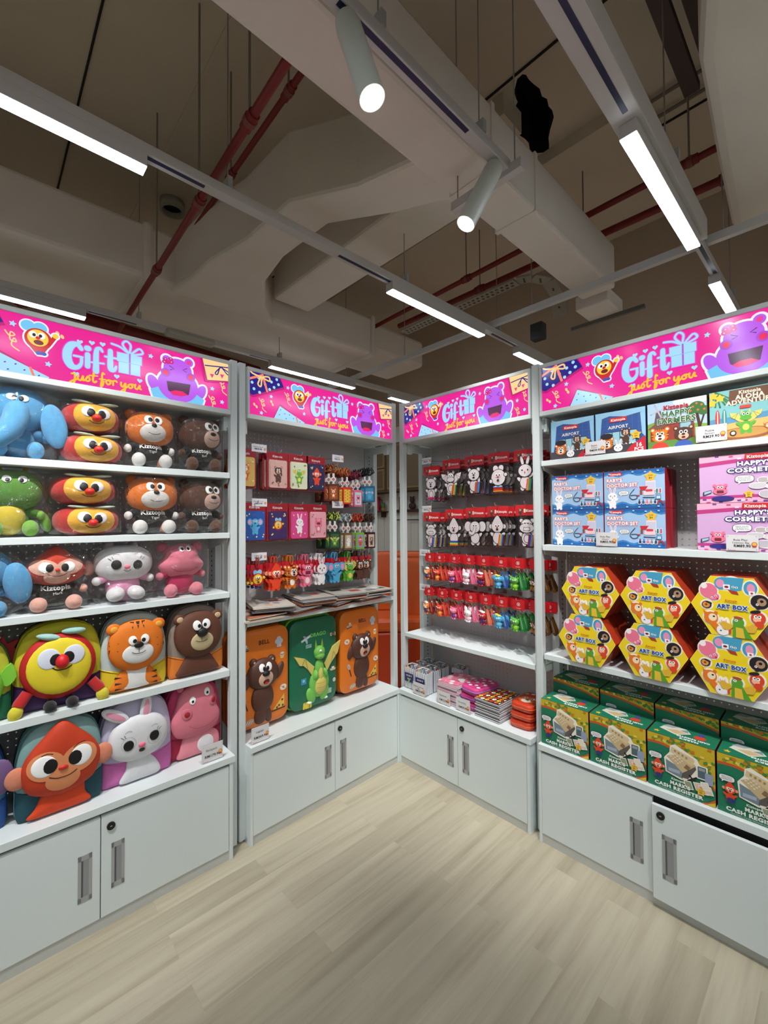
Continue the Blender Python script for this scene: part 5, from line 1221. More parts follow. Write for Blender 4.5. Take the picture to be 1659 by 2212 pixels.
        d2 = D(mb, H=lambda x, z: P.H(x, z)-.030*sqrt(max(0, 1-((x-cx)/.088)**2-((z-cz-.055)/.078)**2)), off=.003, step=.0004, mat=lambda c_: M(c_, .5, name='embossed_vinyl'))
        d2.el(cx+.004, cz+.035, .042, .040, (222, 184, 160), puff=.004)
        for q in (-1, 1): d2.el(cx+.002+q*.019, cz+.092, .017, .021, (246, 246, 246), puff=.003); d2.el(cx+.002+q*.011, cz+.088, .009, .012, BLK, puff=.004)
        d2.el(cx+.002, cz+.063, .021, .015, (24, 18, 18), puff=.012); d2.el(cx+.004, cz+.022, .018, .014, (90, 20, 20), puff=.005); d2.el(cx+.004, cz+.016, .012, .008, (220, 50, 60), puff=.006)
    else:
        c = (120, 194, 84); cr = (222, 206, 110); cx, cz = .025, h*.41
        for q in (-1, 1):
            p = [(.035*q, .045), (.095*q, .10+.03*(q > 0)), (.165*q if q < 0 else .15, .125+.03*(q > 0)), (.13*q, .07+.02*(q > 0)), (.105*q, .065), (.075*q, .035), (.05*q, .0)]
            yy = P.H(cx, cz); mb.prism(ccw([(cx+a, cz+b_) for a, b_ in p]), yy-.007, yy+.002, d.mat(cr)); d.off = .0085; d.line([(cx+.095*q, cz+.10), (cx+.08*q, cz+.04)], .002, (90, 100, 50), False); d.line([(cx+.10*q, cz+.10), (cx+.115*q, cz+.07)], .002, (90, 100, 50), False)
            d.off = .001; d.el(cx+.045*q+(-.01), cz-.11, .028, .045, c, -.35*q, puff=.014); d.el(cx+.055*q-.01, cz-.145, .014, .008, (236, 236, 226), puff=.014)
            d.poly([(cx+.012*q, cz+.15), (cx+.022*q, cz+.19), (cx+.03*q, cz+.145)], (150, 190, 70))
        d.el(cx, cz-.05, .066, .08, c, puff=.02); d.el(cx, cz+.02, .03, .06, c, puff=.018); d.el(cx, cz-.06, .047, .058, cr, puff=.026)
        for q in (-.04, -.065, -.09): d.line([(cx-.035, cz+q), (cx, cz+q-.006), (cx+.035, cz+q)], .0022, (180, 160, 70), lift=.027)
        d.el(cx, cz+.0, .02, .05, cr, puff=.022)
        for q in (-1, 1): d.el(cx+q*.033, cz+.0, .014, .028, c, .3*q, puff=.026)
        d.el(cx, cz+.12, .035, .034, c, puff=.022); d.el(cx, cz+.10, .030, .022, c, puff=.026); d.el(cx-.006, cz+.128, .011, .013, (246, 246, 246), puff=.026); d.el(cx-.008, cz+.126, .005, .007, BLK, puff=.027)
        d.el(cx-.008, cz+.095, .004, .005, (60, 110, 50), puff=.029)
    mb.build('embossed_animal', t)
    return t
suitcase('bear', 'orange bear suitcase at the left end, cut by the post', .118)
suitcase('dragon', 'green dragon suitcase in the middle between two orange ones', .442)
suitcase('bear', 'orange bear suitcase at the right end beside the corner gap', .785)
# magazines
MAGC = [(206, 196, 180), (150, 150, 156), (196, 120, 90), (96, 104, 118), (200, 170, 140), (120, 140, 160), (214, 208, 196), (170, 80, 70), (60, 70, 80)]
mags = []
def magazine(x, y, z, rz, i, label):
    w, dd, h = .205, .275, .006
    t = thing('magazine', label, 'magazine', at(2, x, y, z), BR(2)+rz, 'magazines on the corner shelf')
    mb = MB(); mb.box(-w/2, w/2, -dd/2, dd/2, .0006, h-.0006, M(((206, 190, 170), (170, 150, 130), (206, 206, 200), (120, 100, 90))[i % 4], .8, name='page_edges')); mb.build('pages', t)
    mb = MB(); c = MAGC[i % 9]; mb.box(-w/2-.001, w/2+.001, -dd/2-.001, dd/2+.001, h-.0006, h, M(c, .25, name='glossy_cover')); mb.box(-w/2-.001, w/2+.001, -dd/2-.001, dd/2+.001, 0, .0006, M(c, .25, name='glossy_cover'))
    d = D(mb, P=lambda a, b_, f: (a, b_, h+f*.3), off=.0003); r = random.Random(i)
    for k in range(6):
        cc = MAGC[r.randrange(9)]; x0 = r.uniform(-.09, .03); y0 = r.uniform(-.12, .06); d.rr(x0, x0+r.uniform(.03, .08), y0, y0+r.uniform(.02, .07), .004, cc)
    d.line([(-.07, .11), (.06, .11)], .012, MAGC[(i+4) % 9], False); mb.build('cover', t)
zz = 1.0225; k = 0
posn = ['left end', 'second pile from the left', 'third pile from the left', 'middle', 'fourth pile from the right', 'third pile from the right', 'second pile from the right', 'right end']
for j, (x, n_, rot) in enumerate(((.10, 3, .02), (.19, 4, -.30), (.315, 4, .22), (.44, 5, -.12), (.56, 4, .35), (.675, 5, -.15), (.79, 5, .12), (.885, 4, -.08))):
    zb = zz+(.0065*5 if j % 2 else 0)
    for q in range(n_):
        magazine(x+.006*((q*7) % 3-1), .125+.01*((q*5) % 3-1), zb+q*.0065, rot+.04*((q*3) % 4-1.5), k, ('topmost flat magazine of the pile at the ' if q == n_-1 else 'flat magazine inside the pile at the ')+posn[j]+' of the shelf' if j in (0, 3, 7) else ('topmost flat magazine in the ' if q == n_-1 else 'flat magazine inside the ')+posn[j]); k += 1

# ---- hooks
def hook(b, x, z, label, y=.045):
    t = thing('peg_hook', label, 'hook', at(b, x, DP, z), BR(b), 'wire peg hooks')
    L = DP-y; mb = MB(); mb.tube([(0, 0, 0), (0, -L*.92, 0), (0, -L*.98, .006), (0, -L, .016)], .0023, WIRE, 6); mb.build('hook_wire', t)
    mb = MB(); mb.box(-.012, .012, -.003, -.0005, -.008, .012, WIRE); mb.build('mount_plate', t)
def hang(b, x, z, ys, make, front, behind, group, jit=.006, rot=0, sc=1):
    t = make(front); t.scale = (sc, sc, sc); t.location = at(b, x, ys[0], z); t.rotation_euler = (0, 0, BR(b)+rot); t['group'] = group
    for i, y in enumerate(ys[1:]):
        dup(t, at(b, x+jit*((i*37) % 5-2)/2, y, z-.001*i), BR(b)+rot+.10*((i*53) % 5-2)/2, behind, group)
    return t
ALN = {'round': 'round winged face', 'monkey': 'red monkey', 'tiger': 'orange tiger', 'hippo': 'pink hippo', 'bunny': 'white bunny', 'elephant': 'blue elephant', 'dragon': 'green dragon', 'bear': 'brown bear'}
# passport covers
def passport(kind, cov):
    def mk(label):
        t = thing('passport_cover', label, 'passport cover'); w, h = .128, .20; z0 = -.20
        mb = MB(); mb.box(-w/2, w/2, .001, .0025, z0+.005, .0, M((150, 24, 36), .4, name='header_card')); d = D(mb, y=.0008); d.text('Kiztopia', 0, -.022, .012, (240, 220, 220), .02); mb.build('header_card', t)
        mb = MB(); mb.prism(rrect(-w*.42, w*.42, z0+.012, -.042, .010), -.007, .001, M(cov, .35, name='passport_leatherette')); d = D(mb, y=-.0072, off=.0002)
        figure(d, kind, 0, z0+.085, .095)
        r = random.Random(str(kind))
        for _ in range(7):
            a, b_ = r.choice([(-1, 1), (1, 1), (-1, -1), (1, -1), (0, -1.05)]); d.star(a*w*.30+r.uniform(-.008, .008), z0+.085+b_*.052+r.uniform(-.008, .008), .005, (240, 220, 150) if sum(cov) < 500 else (150, 90, 70), .6, 4)
        d.line([(-w*.39, z0+.02), (-w*.39, -.05)], .0012, dim(cov, .8), False); mb.build('cover', t)
        mb = MB(); P = Puff(rrect(-w/2, w/2, z0, -.034, .004, 2), 0, z0/2, .003, .006, .006, .002, 3, 4); P.build(mb, SLEEVE()); mb.build('plastic_sleeve', t)
        return t
    return mk
rowA = [('tiger', (214, 176, 92), .03), ('bear', (212, 170, 160), .218), ('dragon', (214, 222, 190), .348), ('monkey', (34, 44, 84), .466)]
rowB = [('elephant', (26, 84, 170), .045+.04), ('round', (58, 36, 96), .217), ('bunny', (226, 74, 148), .350), ('hippo', (240, 172, 186), .476)]
for row, z, nm in ((rowA, 1.868, 'top'), (rowB, 1.598, 'lower')):
    for kd, cc, x in row:
        hang(2, x, z, [.085, .105, .125, .145, .165], passport(kd, cc), 'front passport cover with %s on the %s row' % (ALN[kd], nm), 'passport cover behind the %s one on the %s row' % (ALN[kd], nm), 'passport covers with %s' % ALN[kd], .01)
        hook(2, x, z-.006, 'wire peg hook holding the %s passport covers' % ALN[kd])
# luggage tags
def ltag(kind):
    def mk(label):
        t = thing('luggage_tag', label, 'luggage tag'); A = PAL[kind][0]
        mb = MB(); p = [(-.004, 0, 0), (-.008, 0, -.02), (-.005, 0, -.04), (.005, 0, -.04), (.008, 0, -.02), (.004, 0, 0), (-.004, 0, 0)]; mb.tube([(x, y, z) for x, y, z in p], .003, M(dim(A, .9), .5, name='silicone_strap'), 6); mb.build('strap', t)
        mb = MB(); mb.box(-.028, .028, .004, .0048, -.085, -.028, M((196, 28, 44), .5, name='backing_card')); mb.build('backing_card', t)
        mb = MB(); d = D(mb, y=0, off=.0, step=.0007, mat=lambda c: M(c, .45, name='soft_rubber'), slab=.003); figure(d, kind, 0, -.092, .118 if kind != 'round' else .10); mb.build('rubber_figure', t)
        return t
    return mk
for kd, x, rot in (('round', .10, 0), ('monkey', .205, 0), ('tiger', .302, 0), ('hippo', .400, 0), ('bunny', .497, 0), ('elephant', .606, 0), ('dragon', .705, 0), ('bear', .790, 0)):
    hang(2, x, 1.318, [.085, .103, .121, .139, .157, .175], ltag(kd), 'front luggage tag shaped like a %s' % ALN[kd], 'luggage tag behind the front %s tag' % ALN[kd], 'luggage tags of the %s' % ALN[kd], .008, 0, 1.18)
    hook(2, x, 1.314, 'wire peg hook holding the %s luggage tags' % ALN[kd])
hang(2, .856, 1.318, [.095, .12], ltag('bear'), 'last bear luggage tag at the right end turned sideways', 'bear luggage tag tucked behind the sideways one', 'luggage tags at the right end', .004, -.7, 1.18)
# badge holders
def badge(body, face, kind, lan):
    def mk(label):
        t = thing('badge_holder', label, 'badge holder')
        mb = MB()
        for i in range(7):
            a = i*.9; mb.tube([(0, 0, .0), (.018*cos(a), .006*sin(a*2), .014+.006*sin(a)), (.03*cos(a), .012*sin(a), -.012-.006*(i % 3)), (.008*cos(a+1), 0, -.03)], .0042, M(lan[i % len(lan)], .6, name='lanyard_ribbon'), 5)
        mb.build('lanyard', t)
        mb = MB(); mb.box(-.006, .006, -.002, .002, -.062, -.036, M((226, 226, 226), .35, name='white_clip')); mb.tube([(0, -.004, -.072), (0, .004, -.072)], .0155, M((226, 226, 226), .35, name='white_clip'), 20); mb.tube([(0, -.0045, -.072), (0, -.004, -.072)], .009, M((190, 120, 110), .4, name='reel_badge'), 16); mb.box(-.005, .005, -.002, .002, -.10, -.085, M((226, 226, 226), .35, name='white_clip')); mb.build('reel', t)
        mb = MB(); mb.prism(rrect(-.034, .034, -.20, -.098, .006), -.003, .004, M(body, .45, name='soft_rubber')); d = D(mb, y=-.0032); d.rr(-.025, .025, -.19, -.112, .003, face)
        if kind == 'honey':
            for i in range(3):
                for j in range(4): d.el(-.016+i*.016, -.18+j*.018+(i % 2)*.009, .0065, .0065, (222, 160, 40))
        else: figure(d, kind, 0, -.152, .06)
        mb.build('card_holder', t)
        return t
    return mk
BD = [(1, .592, 1.79, (96, 40, 26), (150, 76, 40), 'tiger', [(170, 110, 40), (120, 40, 30)], 'brown'), (1, .694, 1.775, (214, 60, 34), (240, 206, 90), 'honey', [(150, 60, 30), (190, 110, 40)], 'red honeycomb'),
      (1, .780, 1.762, (222, 110, 130), (200, 226, 240), 'hippo', [(130, 26, 60), (90, 20, 40)], 'pink hippo'), (1, .880, 1.792, (28, 96, 130), (60, 140, 180), 'elephant', [(20, 20, 26), (30, 30, 36)], 'blue elephant'),
      (2, .600, 1.51, (30, 60, 36), (60, 96, 60), 'dragon', [(190, 206, 70), (40, 60, 30)], 'dark green dragon'), (2, .700, 1.50, (120, 90, 60), (190, 180, 150), 'bunny', [(190, 200, 200), (120, 130, 130)], 'striped bunny'),
      (2, .796, 1.50, (130, 180, 60), (130, 160, 190), 'monkey', [(190, 70, 30), (150, 40, 30)], 'blue monkey'), (2, .890, 1.50, (70, 20, 30), (206, 190, 170), 'bear', [(70, 40, 26), (50, 30, 20)], 'maroon bear')]
for r_, x, z, body, face, kd, lan, nm in BD:
    rr_ = 'top' if r_ == 1 else 'lower'
    hang(2, x, z+.03, [.085, .115, .145, .175, .205], badge(body, face, kd, lan), 'front %s badge holder with lanyard on the %s row' % (nm, rr_), 'badge holder hanging behind the %s one' % nm, '%s badge holders' % nm, .012, -.9 if x < .65 or x == .880 else 0)
    hook(2, x, z+.036, 'wire peg hook holding the %s badge holders' % nm)

# ================================================================== goods, right corner unit
RAIN = [(230, 90, 40), (240, 190, 60), (70, 160, 110), (90, 160, 220), (90, 60, 150), (210, 40, 110)]
def colpack(kind, cols, flat, hgt=.225):
    def mk(label):
        t = thing('colouring_pack', label, 'colouring pack'); w = .132; z0 = -hgt
        mb = MB(); mb.box(-w/2, w/2, -.001, .001, -.055, 0, M((206, 36, 42), .45, name='red_header_card')); d = D(mb, y=-.0012); figure(d, 'bear', -w*.28, -.033, .042, headonly=False); d.rr(-w*.13, -w*.05, -.040, -.020, .003, (240, 220, 200)); d.text('Kiztopia', w*.20, -.030, .012, (250, 240, 236), .03, wid=w*.46); mb.build('header_card', t)
        mb = MB(); d = D(mb, y=-.002, off=.0, step=.00025, mat=lambda c: M(c, .6, name='card_cutout')); s = .155
        figure(d, kind, 0, z0+.088, s*1.02, line=(226, 216, 218)); mb.build('cutout', t)
        mb = MB()
        for i, c in enumerate(cols):
            q = (i-(len(cols)-1)/2)*.0075
            if flat: mb.tube([(-.028, -.007, z0+.024+q), (.028, -.007, z0+.024+q)], .0034, M(c, .4, name='crayon_wax'), 8)
            else: mb.tube([(.022+q-.004, -.007, z0+.012), (.022+q+.004, -.007, z0+.072)], .0034, M(c, .4, name='crayon_wax'), 8)
        mb.build('crayons', t)
        mb = MB(); P = Puff(rrect(-w/2, w/2, z0, -.03, .003, 2), 0, z0/2, .002, .006, .008, .002, 3, 5); P.build(mb, SLEEVE()); mb.build('clear_pouch', t)
        return t
    return mk
CP = [(1, .160, 1.842, 'tiger', [(200, 40, 120)]*2, True, 'lion'), (1, .316, 1.868, 'dragon', [(220, 140, 60), (200, 40, 30), (230, 170, 60), (70, 160, 110)], False, 'dragon'), (1, .482, 1.872, 'bear', [(200, 90, 40), (200, 90, 40), (110, 90, 150), (70, 150, 220)], False, 'bear in a cap'),
      (1, .640, 1.872, 'round', [(240, 150, 50), (220, 60, 30), (200, 40, 30), (90, 160, 220)], True, 'singing round face'), (1, .800, 1.868, 'bunny', [(230, 90, 120), (240, 180, 60), (90, 180, 120), (50, 150, 130)], False, 'bunny'),
      (2, .158, 1.552, 'hippo', [(110, 40, 130), (60, 60, 160), (90, 180, 220), (240, 180, 60)], False, 'crowned hippo'), (2, .335, 1.568, 'monkey', [(220, 110, 50), (240, 220, 80), (70, 160, 160), (60, 60, 150)], True, 'small monkey'), (2, .486, 1.574, 'elephant', [], True, 'elephant'),
      (2, .632, 1.578, 'monkey', [(230, 90, 40), (240, 190, 60), (90, 180, 200), (90, 60, 150)], False, 'large monkey'), (2, .806, 1.580, 'hippo', [(150, 30, 90), (100, 90, 180), (90, 170, 220), (230, 130, 50)], False, 'spiky hippo')]
for r_, x, z, kd, cols, fl, nm in CP:
    rr_ = 'top' if r_ == 1 else 'lower'
    hang(3, x, z, [.085, .112, .139, .166, .193, .22], colpack(kd, cols, fl), 'front colouring pack with %s outline on the %s row' % (nm, rr_), 'colouring pack hanging behind the %s one on the %s row' % (nm, rr_), 'colouring packs with %s' % nm, .012)
    hook(3, x, z+.002, 'wire peg hook holding the %s colouring packs on the %s row' % (nm, rr_), .055)
def charm(kind, strap, col2):
    def mk(label):
        t = thing('keychain', label, 'keychain'); CR = (206, 28, 36)
        mb = MB(); mb.prism(rrect(-.029, .029, -.040, .003, .005), -.0008, .0008, M(CR, .45, name='red_header_card')); d = D(mb, y=-.001); d.el(0, -.016, .008, .008, (244, 220, 216)); d.el(0, -.016, .0062, .0062, CR); d.poly([(-.003, -.020), (-.003, -.012), (.001, -.014), (.004, -.011), (.003, -.020)], (244, 220, 216)); d.text('Kiztopia', 0, -.032, .0045, (244, 220, 216)); mb.build('header_card', t)
        mb = MB(); mb.tube([(.010*cos(a), 0, -.052+.010*sin(a)) for a in [2*pi*i/14 for i in range(15)]], .0012, M((190, 170, 120), .3, .9, name='brass_ring'), 5, False); mb.tube([(0, 0, -.062), (-.004, 0, -.075)], .0016, M((190, 170, 120), .3, .9, name='brass_ring'), 5); mb.build('ring', t)
        mb = MB(); sc = M(strap, .45, name='rubber_strap')
        for yy, dd in ((-.0015, 0), (.0015, .004)):
            mb.prism([(.002, -.060), (.009, -.061), (.027+dd, -.112), (.027+dd, -.128), (.021+dd, -.133), (.014+dd, -.128), (.009, -.112)], yy-.001, yy+.001, sc)
        d = D(mb, y=-.0028); d.line([(.0085, -.075), (.0195, -.118)], .005, (240, 230, 226) if sum(strap) < 560 else dim(strap, .6), False); d.line([(.0085, -.075), (.0195, -.118)], .0034, strap, False); mb.build('strap', t)
        mb = MB(); m = M(PAL[kind][0], .4, name='soft_vinyl'); m2 = M(col2, .4, name='soft_vinyl'); cx = -.012
        mb.ell((cx, -.004, -.094), (.0155, .013, .014), m, 14, 9); mb.ell((cx, -.004, -.118), (.012, .011, .013), m2, 12, 8)
        for q in (-1, 1): mb.ell((cx+q*.011, -.004, -.116), (.0045, .0045, .008), m, 8, 6); mb.ell((cx+q*.006, -.006, -.131), (.006, .008, .005), m, 8, 6); mb.ell((cx+q*.012, -.003, -.083 if kind != 'bunny' else -.076), (.005, .004, .005 if kind != 'bunny' else .013), m, 8, 6); mb.ell((cx+q*.005, -.0165, -.091), (.0032, .0018, .004), M((250, 250, 250), .3, name='eye_white'), 8, 6); mb.ell((cx+q*.005, -.0182, -.092), (.0016, .001, .002), M(BLK, .3, name='eye_black'), 8, 6)
        if kind in ('bear', 'tiger', 'hippo'): mb.ell((cx, -.015, -.098), (.008, .004, .006), M(PAL[kind][2], .4, name='soft_vinyl'), 10, 6)
        if kind == 'elephant':
            for q in (-1, 1): mb.ell((cx+q*.019, -.002, -.092), (.010, .004, .012), m, 10, 7)
            mb.ell((cx, -.005, -.079), (.010, .009, .005), M((236, 226, 80), .4, name='soft_vinyl'), 10, 6)
        if kind in ('tiger', 'round'): mb.ell((cx, -.004, -.077), (.010, .009, .006), M((246, 246, 246), .4, name='soft_vinyl'), 10, 6)
        mb.build('vinyl_charm', t)
        return t
    return mk
KC = [('tiger', (150, 30, 40), (80, 60, 110), 'tiger', .150, .140), ('monkey', (214, 60, 40), (230, 160, 60), 'red monkey', .228, .246), ('hippo', (226, 40, 80), (110, 60, 150), 'pink hippo', .340, .352), ('bunny', (238, 110, 150), (246, 200, 210), 'white bunny', .446, .456),
      ('round', (236, 120, 90), (60, 40, 110), 'purple-clad round face', .546, .556), ('elephant', (50, 96, 170), (110, 190, 226), 'blue elephant', .656, .656), ('dragon', (30, 140, 60), (150, 210, 60), 'green dragon', .756, .756), ('bear', (110, 70, 20), (180, 120, 40), 'brown bear', .872, .872)]
for row, z in ((0, 1.292), (1, 1.078)):
    rr_ = 'upper' if row == 0 else 'lower'
    for i, q in enumerate(KC):
        kd, st, c2, nm = q[:4]; x = q[4+row]; ys = [.075, .095, .115, .135, .155, .18]
        if kd == 'bear': ys = [.07, .09, .11, .13, .15, .17]
        hang(3, x, z+.004, ys, charm(kd, st, c2), 'front %s keychain on the %s charm row' % (nm, rr_), 'keychain hanging behind the %s one on the %s charm row' % (nm, rr_), '%s keychains on the %s charm row' % (nm, rr_), .026, 0, 1.2)
        hook(3, x, z+.004, 'wire peg hook holding the %s keychains on the %s charm row' % (nm, rr_), .05)
# marker cases
def marker_case(x, y, label, grp=None):
    t = thing('marker_case', label, 'marker case', at(3, x, y, .4555), BR(3), grp); w, dd, h = .094, .074, .142
    mb = MB(); k = ACR(); mb.prism(rrect(-w/2, w/2, .0, h, .006), 0, dd, clearmat('clear_case_plastic', (250, 251, 252), .04, 0, rough=.06)); mb.build('clear_box', t)
    WM = M((226, 228, 232), .4, name='marker_barrel')
    cc = [(230, 60, 60), (240, 200, 60), (60, 160, 90), (60, 120, 210), (140, 80, 170), (40, 40, 44)]
    spots = [(-.036+i*.018, .012) for i in range(5)]+[(.036, .030), (.036, .047), (.036, .063), (-.036, .063), (0, .063)]
    for i, (a, b_) in enumerate(spots):
        mb = MB(); mb.tube([(a, b_, .004), (a, b_, .128)], .0084, WM, 10); mb.tube([(a, b_, .1285), (a, b_, .133)], .005, M(cc[i % 6], .4, name='marker_cap'), 10); mb.build('marker', t)
    mb = MB(); mb.box(-w*.40, w*.36, -.0012, -.0004, .045, .098, M((34, 40, 110), .5, name='navy_label')); d = D(mb, y=-.0013, off=.0002); d.otext('COLOR IT', 0, .084, .010, (250, 250, 250), (20, 20, 60), .02, .06, wid=.05); figure(d, 'dragon', 0, .058, .032); mb.build('label_card', t)
    mb = MB(); mb.tube([(-.026, dd*.25, h+.0015), (-.026, dd*.75, h+.0015), (.026, dd*.75, h+.0015), (.026, dd*.25, h+.0015)], .0030, M((236, 238, 240), .25, name='white_grip'), 6); mb.build('carry_grip', t)
    return t
for j in range(4):
    for i in range(2):
        x = .050+.106*i; y = -.028+.078*j+(.012 if i == 0 else -.004) - .0
        if y+.074 > .268: continue
        marker_case(x, y, ('left' if i == 0 else 'right')+' marker case in the '+['front row with navy label showing', 'second row behind the navy labels', 'third row from the front', 'rearmost row'][j])
marker_case(.262, .185, 'lone marker case standing apart against the pegboard')
def notebook(loc_x, y, z, w, dd, cov, dots, rz, label, grp, i):
    t = thing('notebook', label, 'notebook', at(3, loc_x, y, z), BR(3)+rz, grp); h = .0095
    mb = MB(); mb.box(-w/2, w/2, 0, dd, .0008, h-.0008, M((226, 226, 230), .8, name='page_edges')); mb.build('pages', t)
    mb = MB(); mb.box(-w/2-.001, w/2, -.001, dd+.001, h-.0008, h, M(cov, .35, name='notebook_cover')); mb.box(-w/2-.001, w/2, -.001, dd+.001, 0, .0008, M(dim(cov, .5), .4, name='notebook_cover')); mb.build('cover', t)
    if dots:
        mb = MB(); d = D(mb, P=lambda a, b_, f: (a, b_, h+f), off=.0004, step=.00005); d = d.at((0, 0), 1, clip=(-w/2, w/2, 0, dd)); r = random.Random(3)
        if dots == 'pink':
            for a in range(6):
                for b_ in range(7): d.el(-w/2+a*.03+(b_ % 2)*.015, b_*.03+.01, .013, .013, (246, 232, 238) if (a+b_) % 3 == 0 else (238, 120, 150))
            figure(d, 'bunny', .03, .09, .09, headonly=True)
        else:
            cs = [(232, 120, 40), (250, 240, 230), (240, 200, 70), (214, 70, 40)]
            for a in range(6):
                for b_ in range(9): xx, yy = -w/2+.014+a*.028, b_*.026+.012; d.el(xx, yy, .0118, .0118, cs[(a+b_*2) % 4]); d.el(xx+.002, yy+.001, .004, .0025, (60, 36, 30))
        mb.build('printed_cover', t)
    mb = MB(); n = 12
    for q in range(n):
        yy = .01+q*(dd-.02)/(n-1); mb.tube([(w/2-.004+.006*cos(a), yy+.001*sin(a), h/2+.0062*sin(a)) for a in [2*pi*k_/8 for k_ in range(9)]], .0009, M((200, 200, 205), .3, .8, name='spiral_wire'), 4, False)
    mb.build('spiral_binding', t)
for i in range(12):
    last = i == 11
    notebook(.352+.002*((i*5) % 3-1), -.018+.003*((i*7) % 3-1), .4555+i*.0098, .142, .19, (240, 150, 176), 'pink' if last else None, .01*((i*3) % 3-1), 'topmost pink dotted notebook of the pale pink stack' if last else 'notebook lower in the pale pink stack', 'pink notebook stack', i)
for i in range(10):
    last = i == 9
    notebook(.622+.002*((i*5) % 3-1), -.022+.003*((i*7) % 3-1), .4555+i*.0098, .150, .20, (52, 34, 40), 'mix' if last else None, .01*((i*3) % 3-1), 'topmost notebook with coloured circles on the white-edged stack' if last else 'notebook lower in the white-edged spiral stack', 'white-edged notebook stack', i)
def pencilcase(x, y, z, c, c2, label, s, rz=0, w=.125, dd=.19, h=.038):
    t = thing('pencil_case', label, 'pencil case', at(3, x, y, z), BR(3)+rz)
    o = ell2(0, dd/2, w/2, dd/2, 0, 40, 5); m = M(c, .5, name='moulded_case'); vs = []; n = len(o); lv = [(0, .93), (.006, 1), (h*.5, 1.0), (h*.85, .985), (h*.96, .95), (h, .85), (h*1.03, .5), (h*1.04, .0)]
    for zz_, k_ in lv:
        for a, b_ in o: vs.append((a*k_, dd/2+(b_-dd/2)*k_, zz_))
    mb = MB(); mb.add(vs, [(i*n+j, i*n+(j+1) % n, (i+1)*n+(j+1) % n, (i+1)*n+j) for i in range(len(lv)-1) for j in range(n)]+[tuple(range(n))[::-1]], m, True); mb.build('case_shell', t)
    mb = MB(); oo = [(a*1.004, dd/2+(b_-dd/2)*1.004, h*.5) for a, b_ in o]; mb.tube(oo+[oo[0]], .0028, M(c2, .5, name='zip_tape'), 6, False); mb.build('zip', t)
    mb = MB(); d = D(mb, P=lambda a, b_, f: (a, b_, h*1.02+f+.002-.35*(a*a+(b_-dd/2)**2)), off=.0005, step=.0001, curved=True)
    if c2[2] > 120:
        for a in range(4):
            for b_ in range(6): d.el(-.045+a*.03, .025+b_*.028+(a % 2)*.012, .0105, .0105, (246, 226, 236) if (a+b_) % 2 else (232, 60, 130))
    else:
        d.el(0, .07, .045, .04, (236, 120, 40)); d.el(0, .055, .025, .02, (246, 240, 230)); d.el(0, .068, .01, .007, BLK)
        for q in (-1, 1): d.el(q*.018, .09, .010, .011, (250, 250, 250)); d.el(q*.016, .09, .005, .006, BLK); d.poly([(q*.045, .08), (q*.03, .075), (q*.045, .066)], (60, 30, 20))
        for a in range(4): d.el(-.04+a*.027, .14+(a % 2)*.014, .0105, .0105, [(240, 200, 70), (250, 240, 230), (214, 70, 40), (232, 120, 40)][a])
    mb.build('printed_lid', t)
    mb = MB(); P = Puff(rrect(-w*.56, w*.56, .0, h*1.12, .012, 3), 0, h/2, dd*.5, 0, dd*.56, dd*.54, 3, 7); P.build(mb, BAG()); mb.v = [(x_+.004*noise.noise(Vector((x_*60+s, y_*60, z_*60))), y_, z_+.003*noise.noise(Vector((x_*50, y_*50+s, z_*50)))) for x_, y_, z_ in mb.v]; mb.v = [(x_, y_, max(.0008, z_)) for x_, y_, z_ in mb.v]; mb.build('plastic_bag', t)
pencilcase(.478, .0, .4555, (206, 60, 130), (150, 100, 190), 'pink dotted pencil case at the bottom of its stack', 2)
pencilcase(.480, .002, .4985, (206, 60, 130), (150, 100, 190), 'pink pencil case in the middle of its stack', 5)
pencilcase(.482, .0, .5415, (214, 70, 140), (150, 120, 210), 'topmost pink and lilac pencil case in plastic, beside the notebooks', 9, -.15, .13, .2)
for i in range(3): pencilcase(.792+.003*i, .005, .4555+.0432*i, (206, 60, 24), (226, 90, 30), ('bottom', 'middle', 'topmost')[i]+' orange tiger pencil case in the bagged stack at the right', 12+i*3, .05-.03*i)

# ================================================================== goods, rightmost unit
def box_thing(name, label, cat, b, x, y, z, w, dd, h, base, art, side=None, top=None, grp=None, rz=0, bend=0):
    t = thing(name, label, cat, at(b, x, y, z), BR(b)+rz, grp)
    mb = MB(); mb.box(-w/2, w/2, 0, dd, 0, h, M(side or base, .4, name='printed_carton')); mb.build('carton', t, .0008)
    mb = MB(); d = D(mb, y=0, off=.0004, step=.00005); d = d.at((-w/2, 0), 1, clip=(-w/2+.0005, w/2-.0005, .0005, h-.0005)); d.rr(0, w, 0, h, 0, base); art(d, w, h); mb.build('printed_front', t)
    if top:
        mb = MB(); d = D(mb, P=lambda a, b_, f: (a, b_, h+f), off=.0004, step=.00005); d = d.at((-w/2, 0), 1, clip=(-w/2+.0005, w/2-.0005, .0005, dd-.0005)); top(d, w, dd); mb.build('printed_top', t)
    return t
def logo(d, x, z, w, c=(206, 40, 50), tc=(246, 240, 230)):
    d.poly([(x-w/2, z-w*.13), (x+w*.47, z-w*.13), (x+w*.5, z+w*.13), (x-w*.47, z+w*.14)], c); d.text('Kiztopia', x, z, w*.15, tc, .03, wid=w*.8)
def head(d, kind, x, z, s): figure(d, kind, x, z, s, headonly=True)
def ages(d, x, z, r, t_='3+'): d.star(x, z, r, (236, 190, 60), .6); d.text('AGES', x, z+r*.22, r*.2, (60, 40, 20), .01); d.text(t_, x, z-r*.22, r*.34, (60, 40, 20), .03)
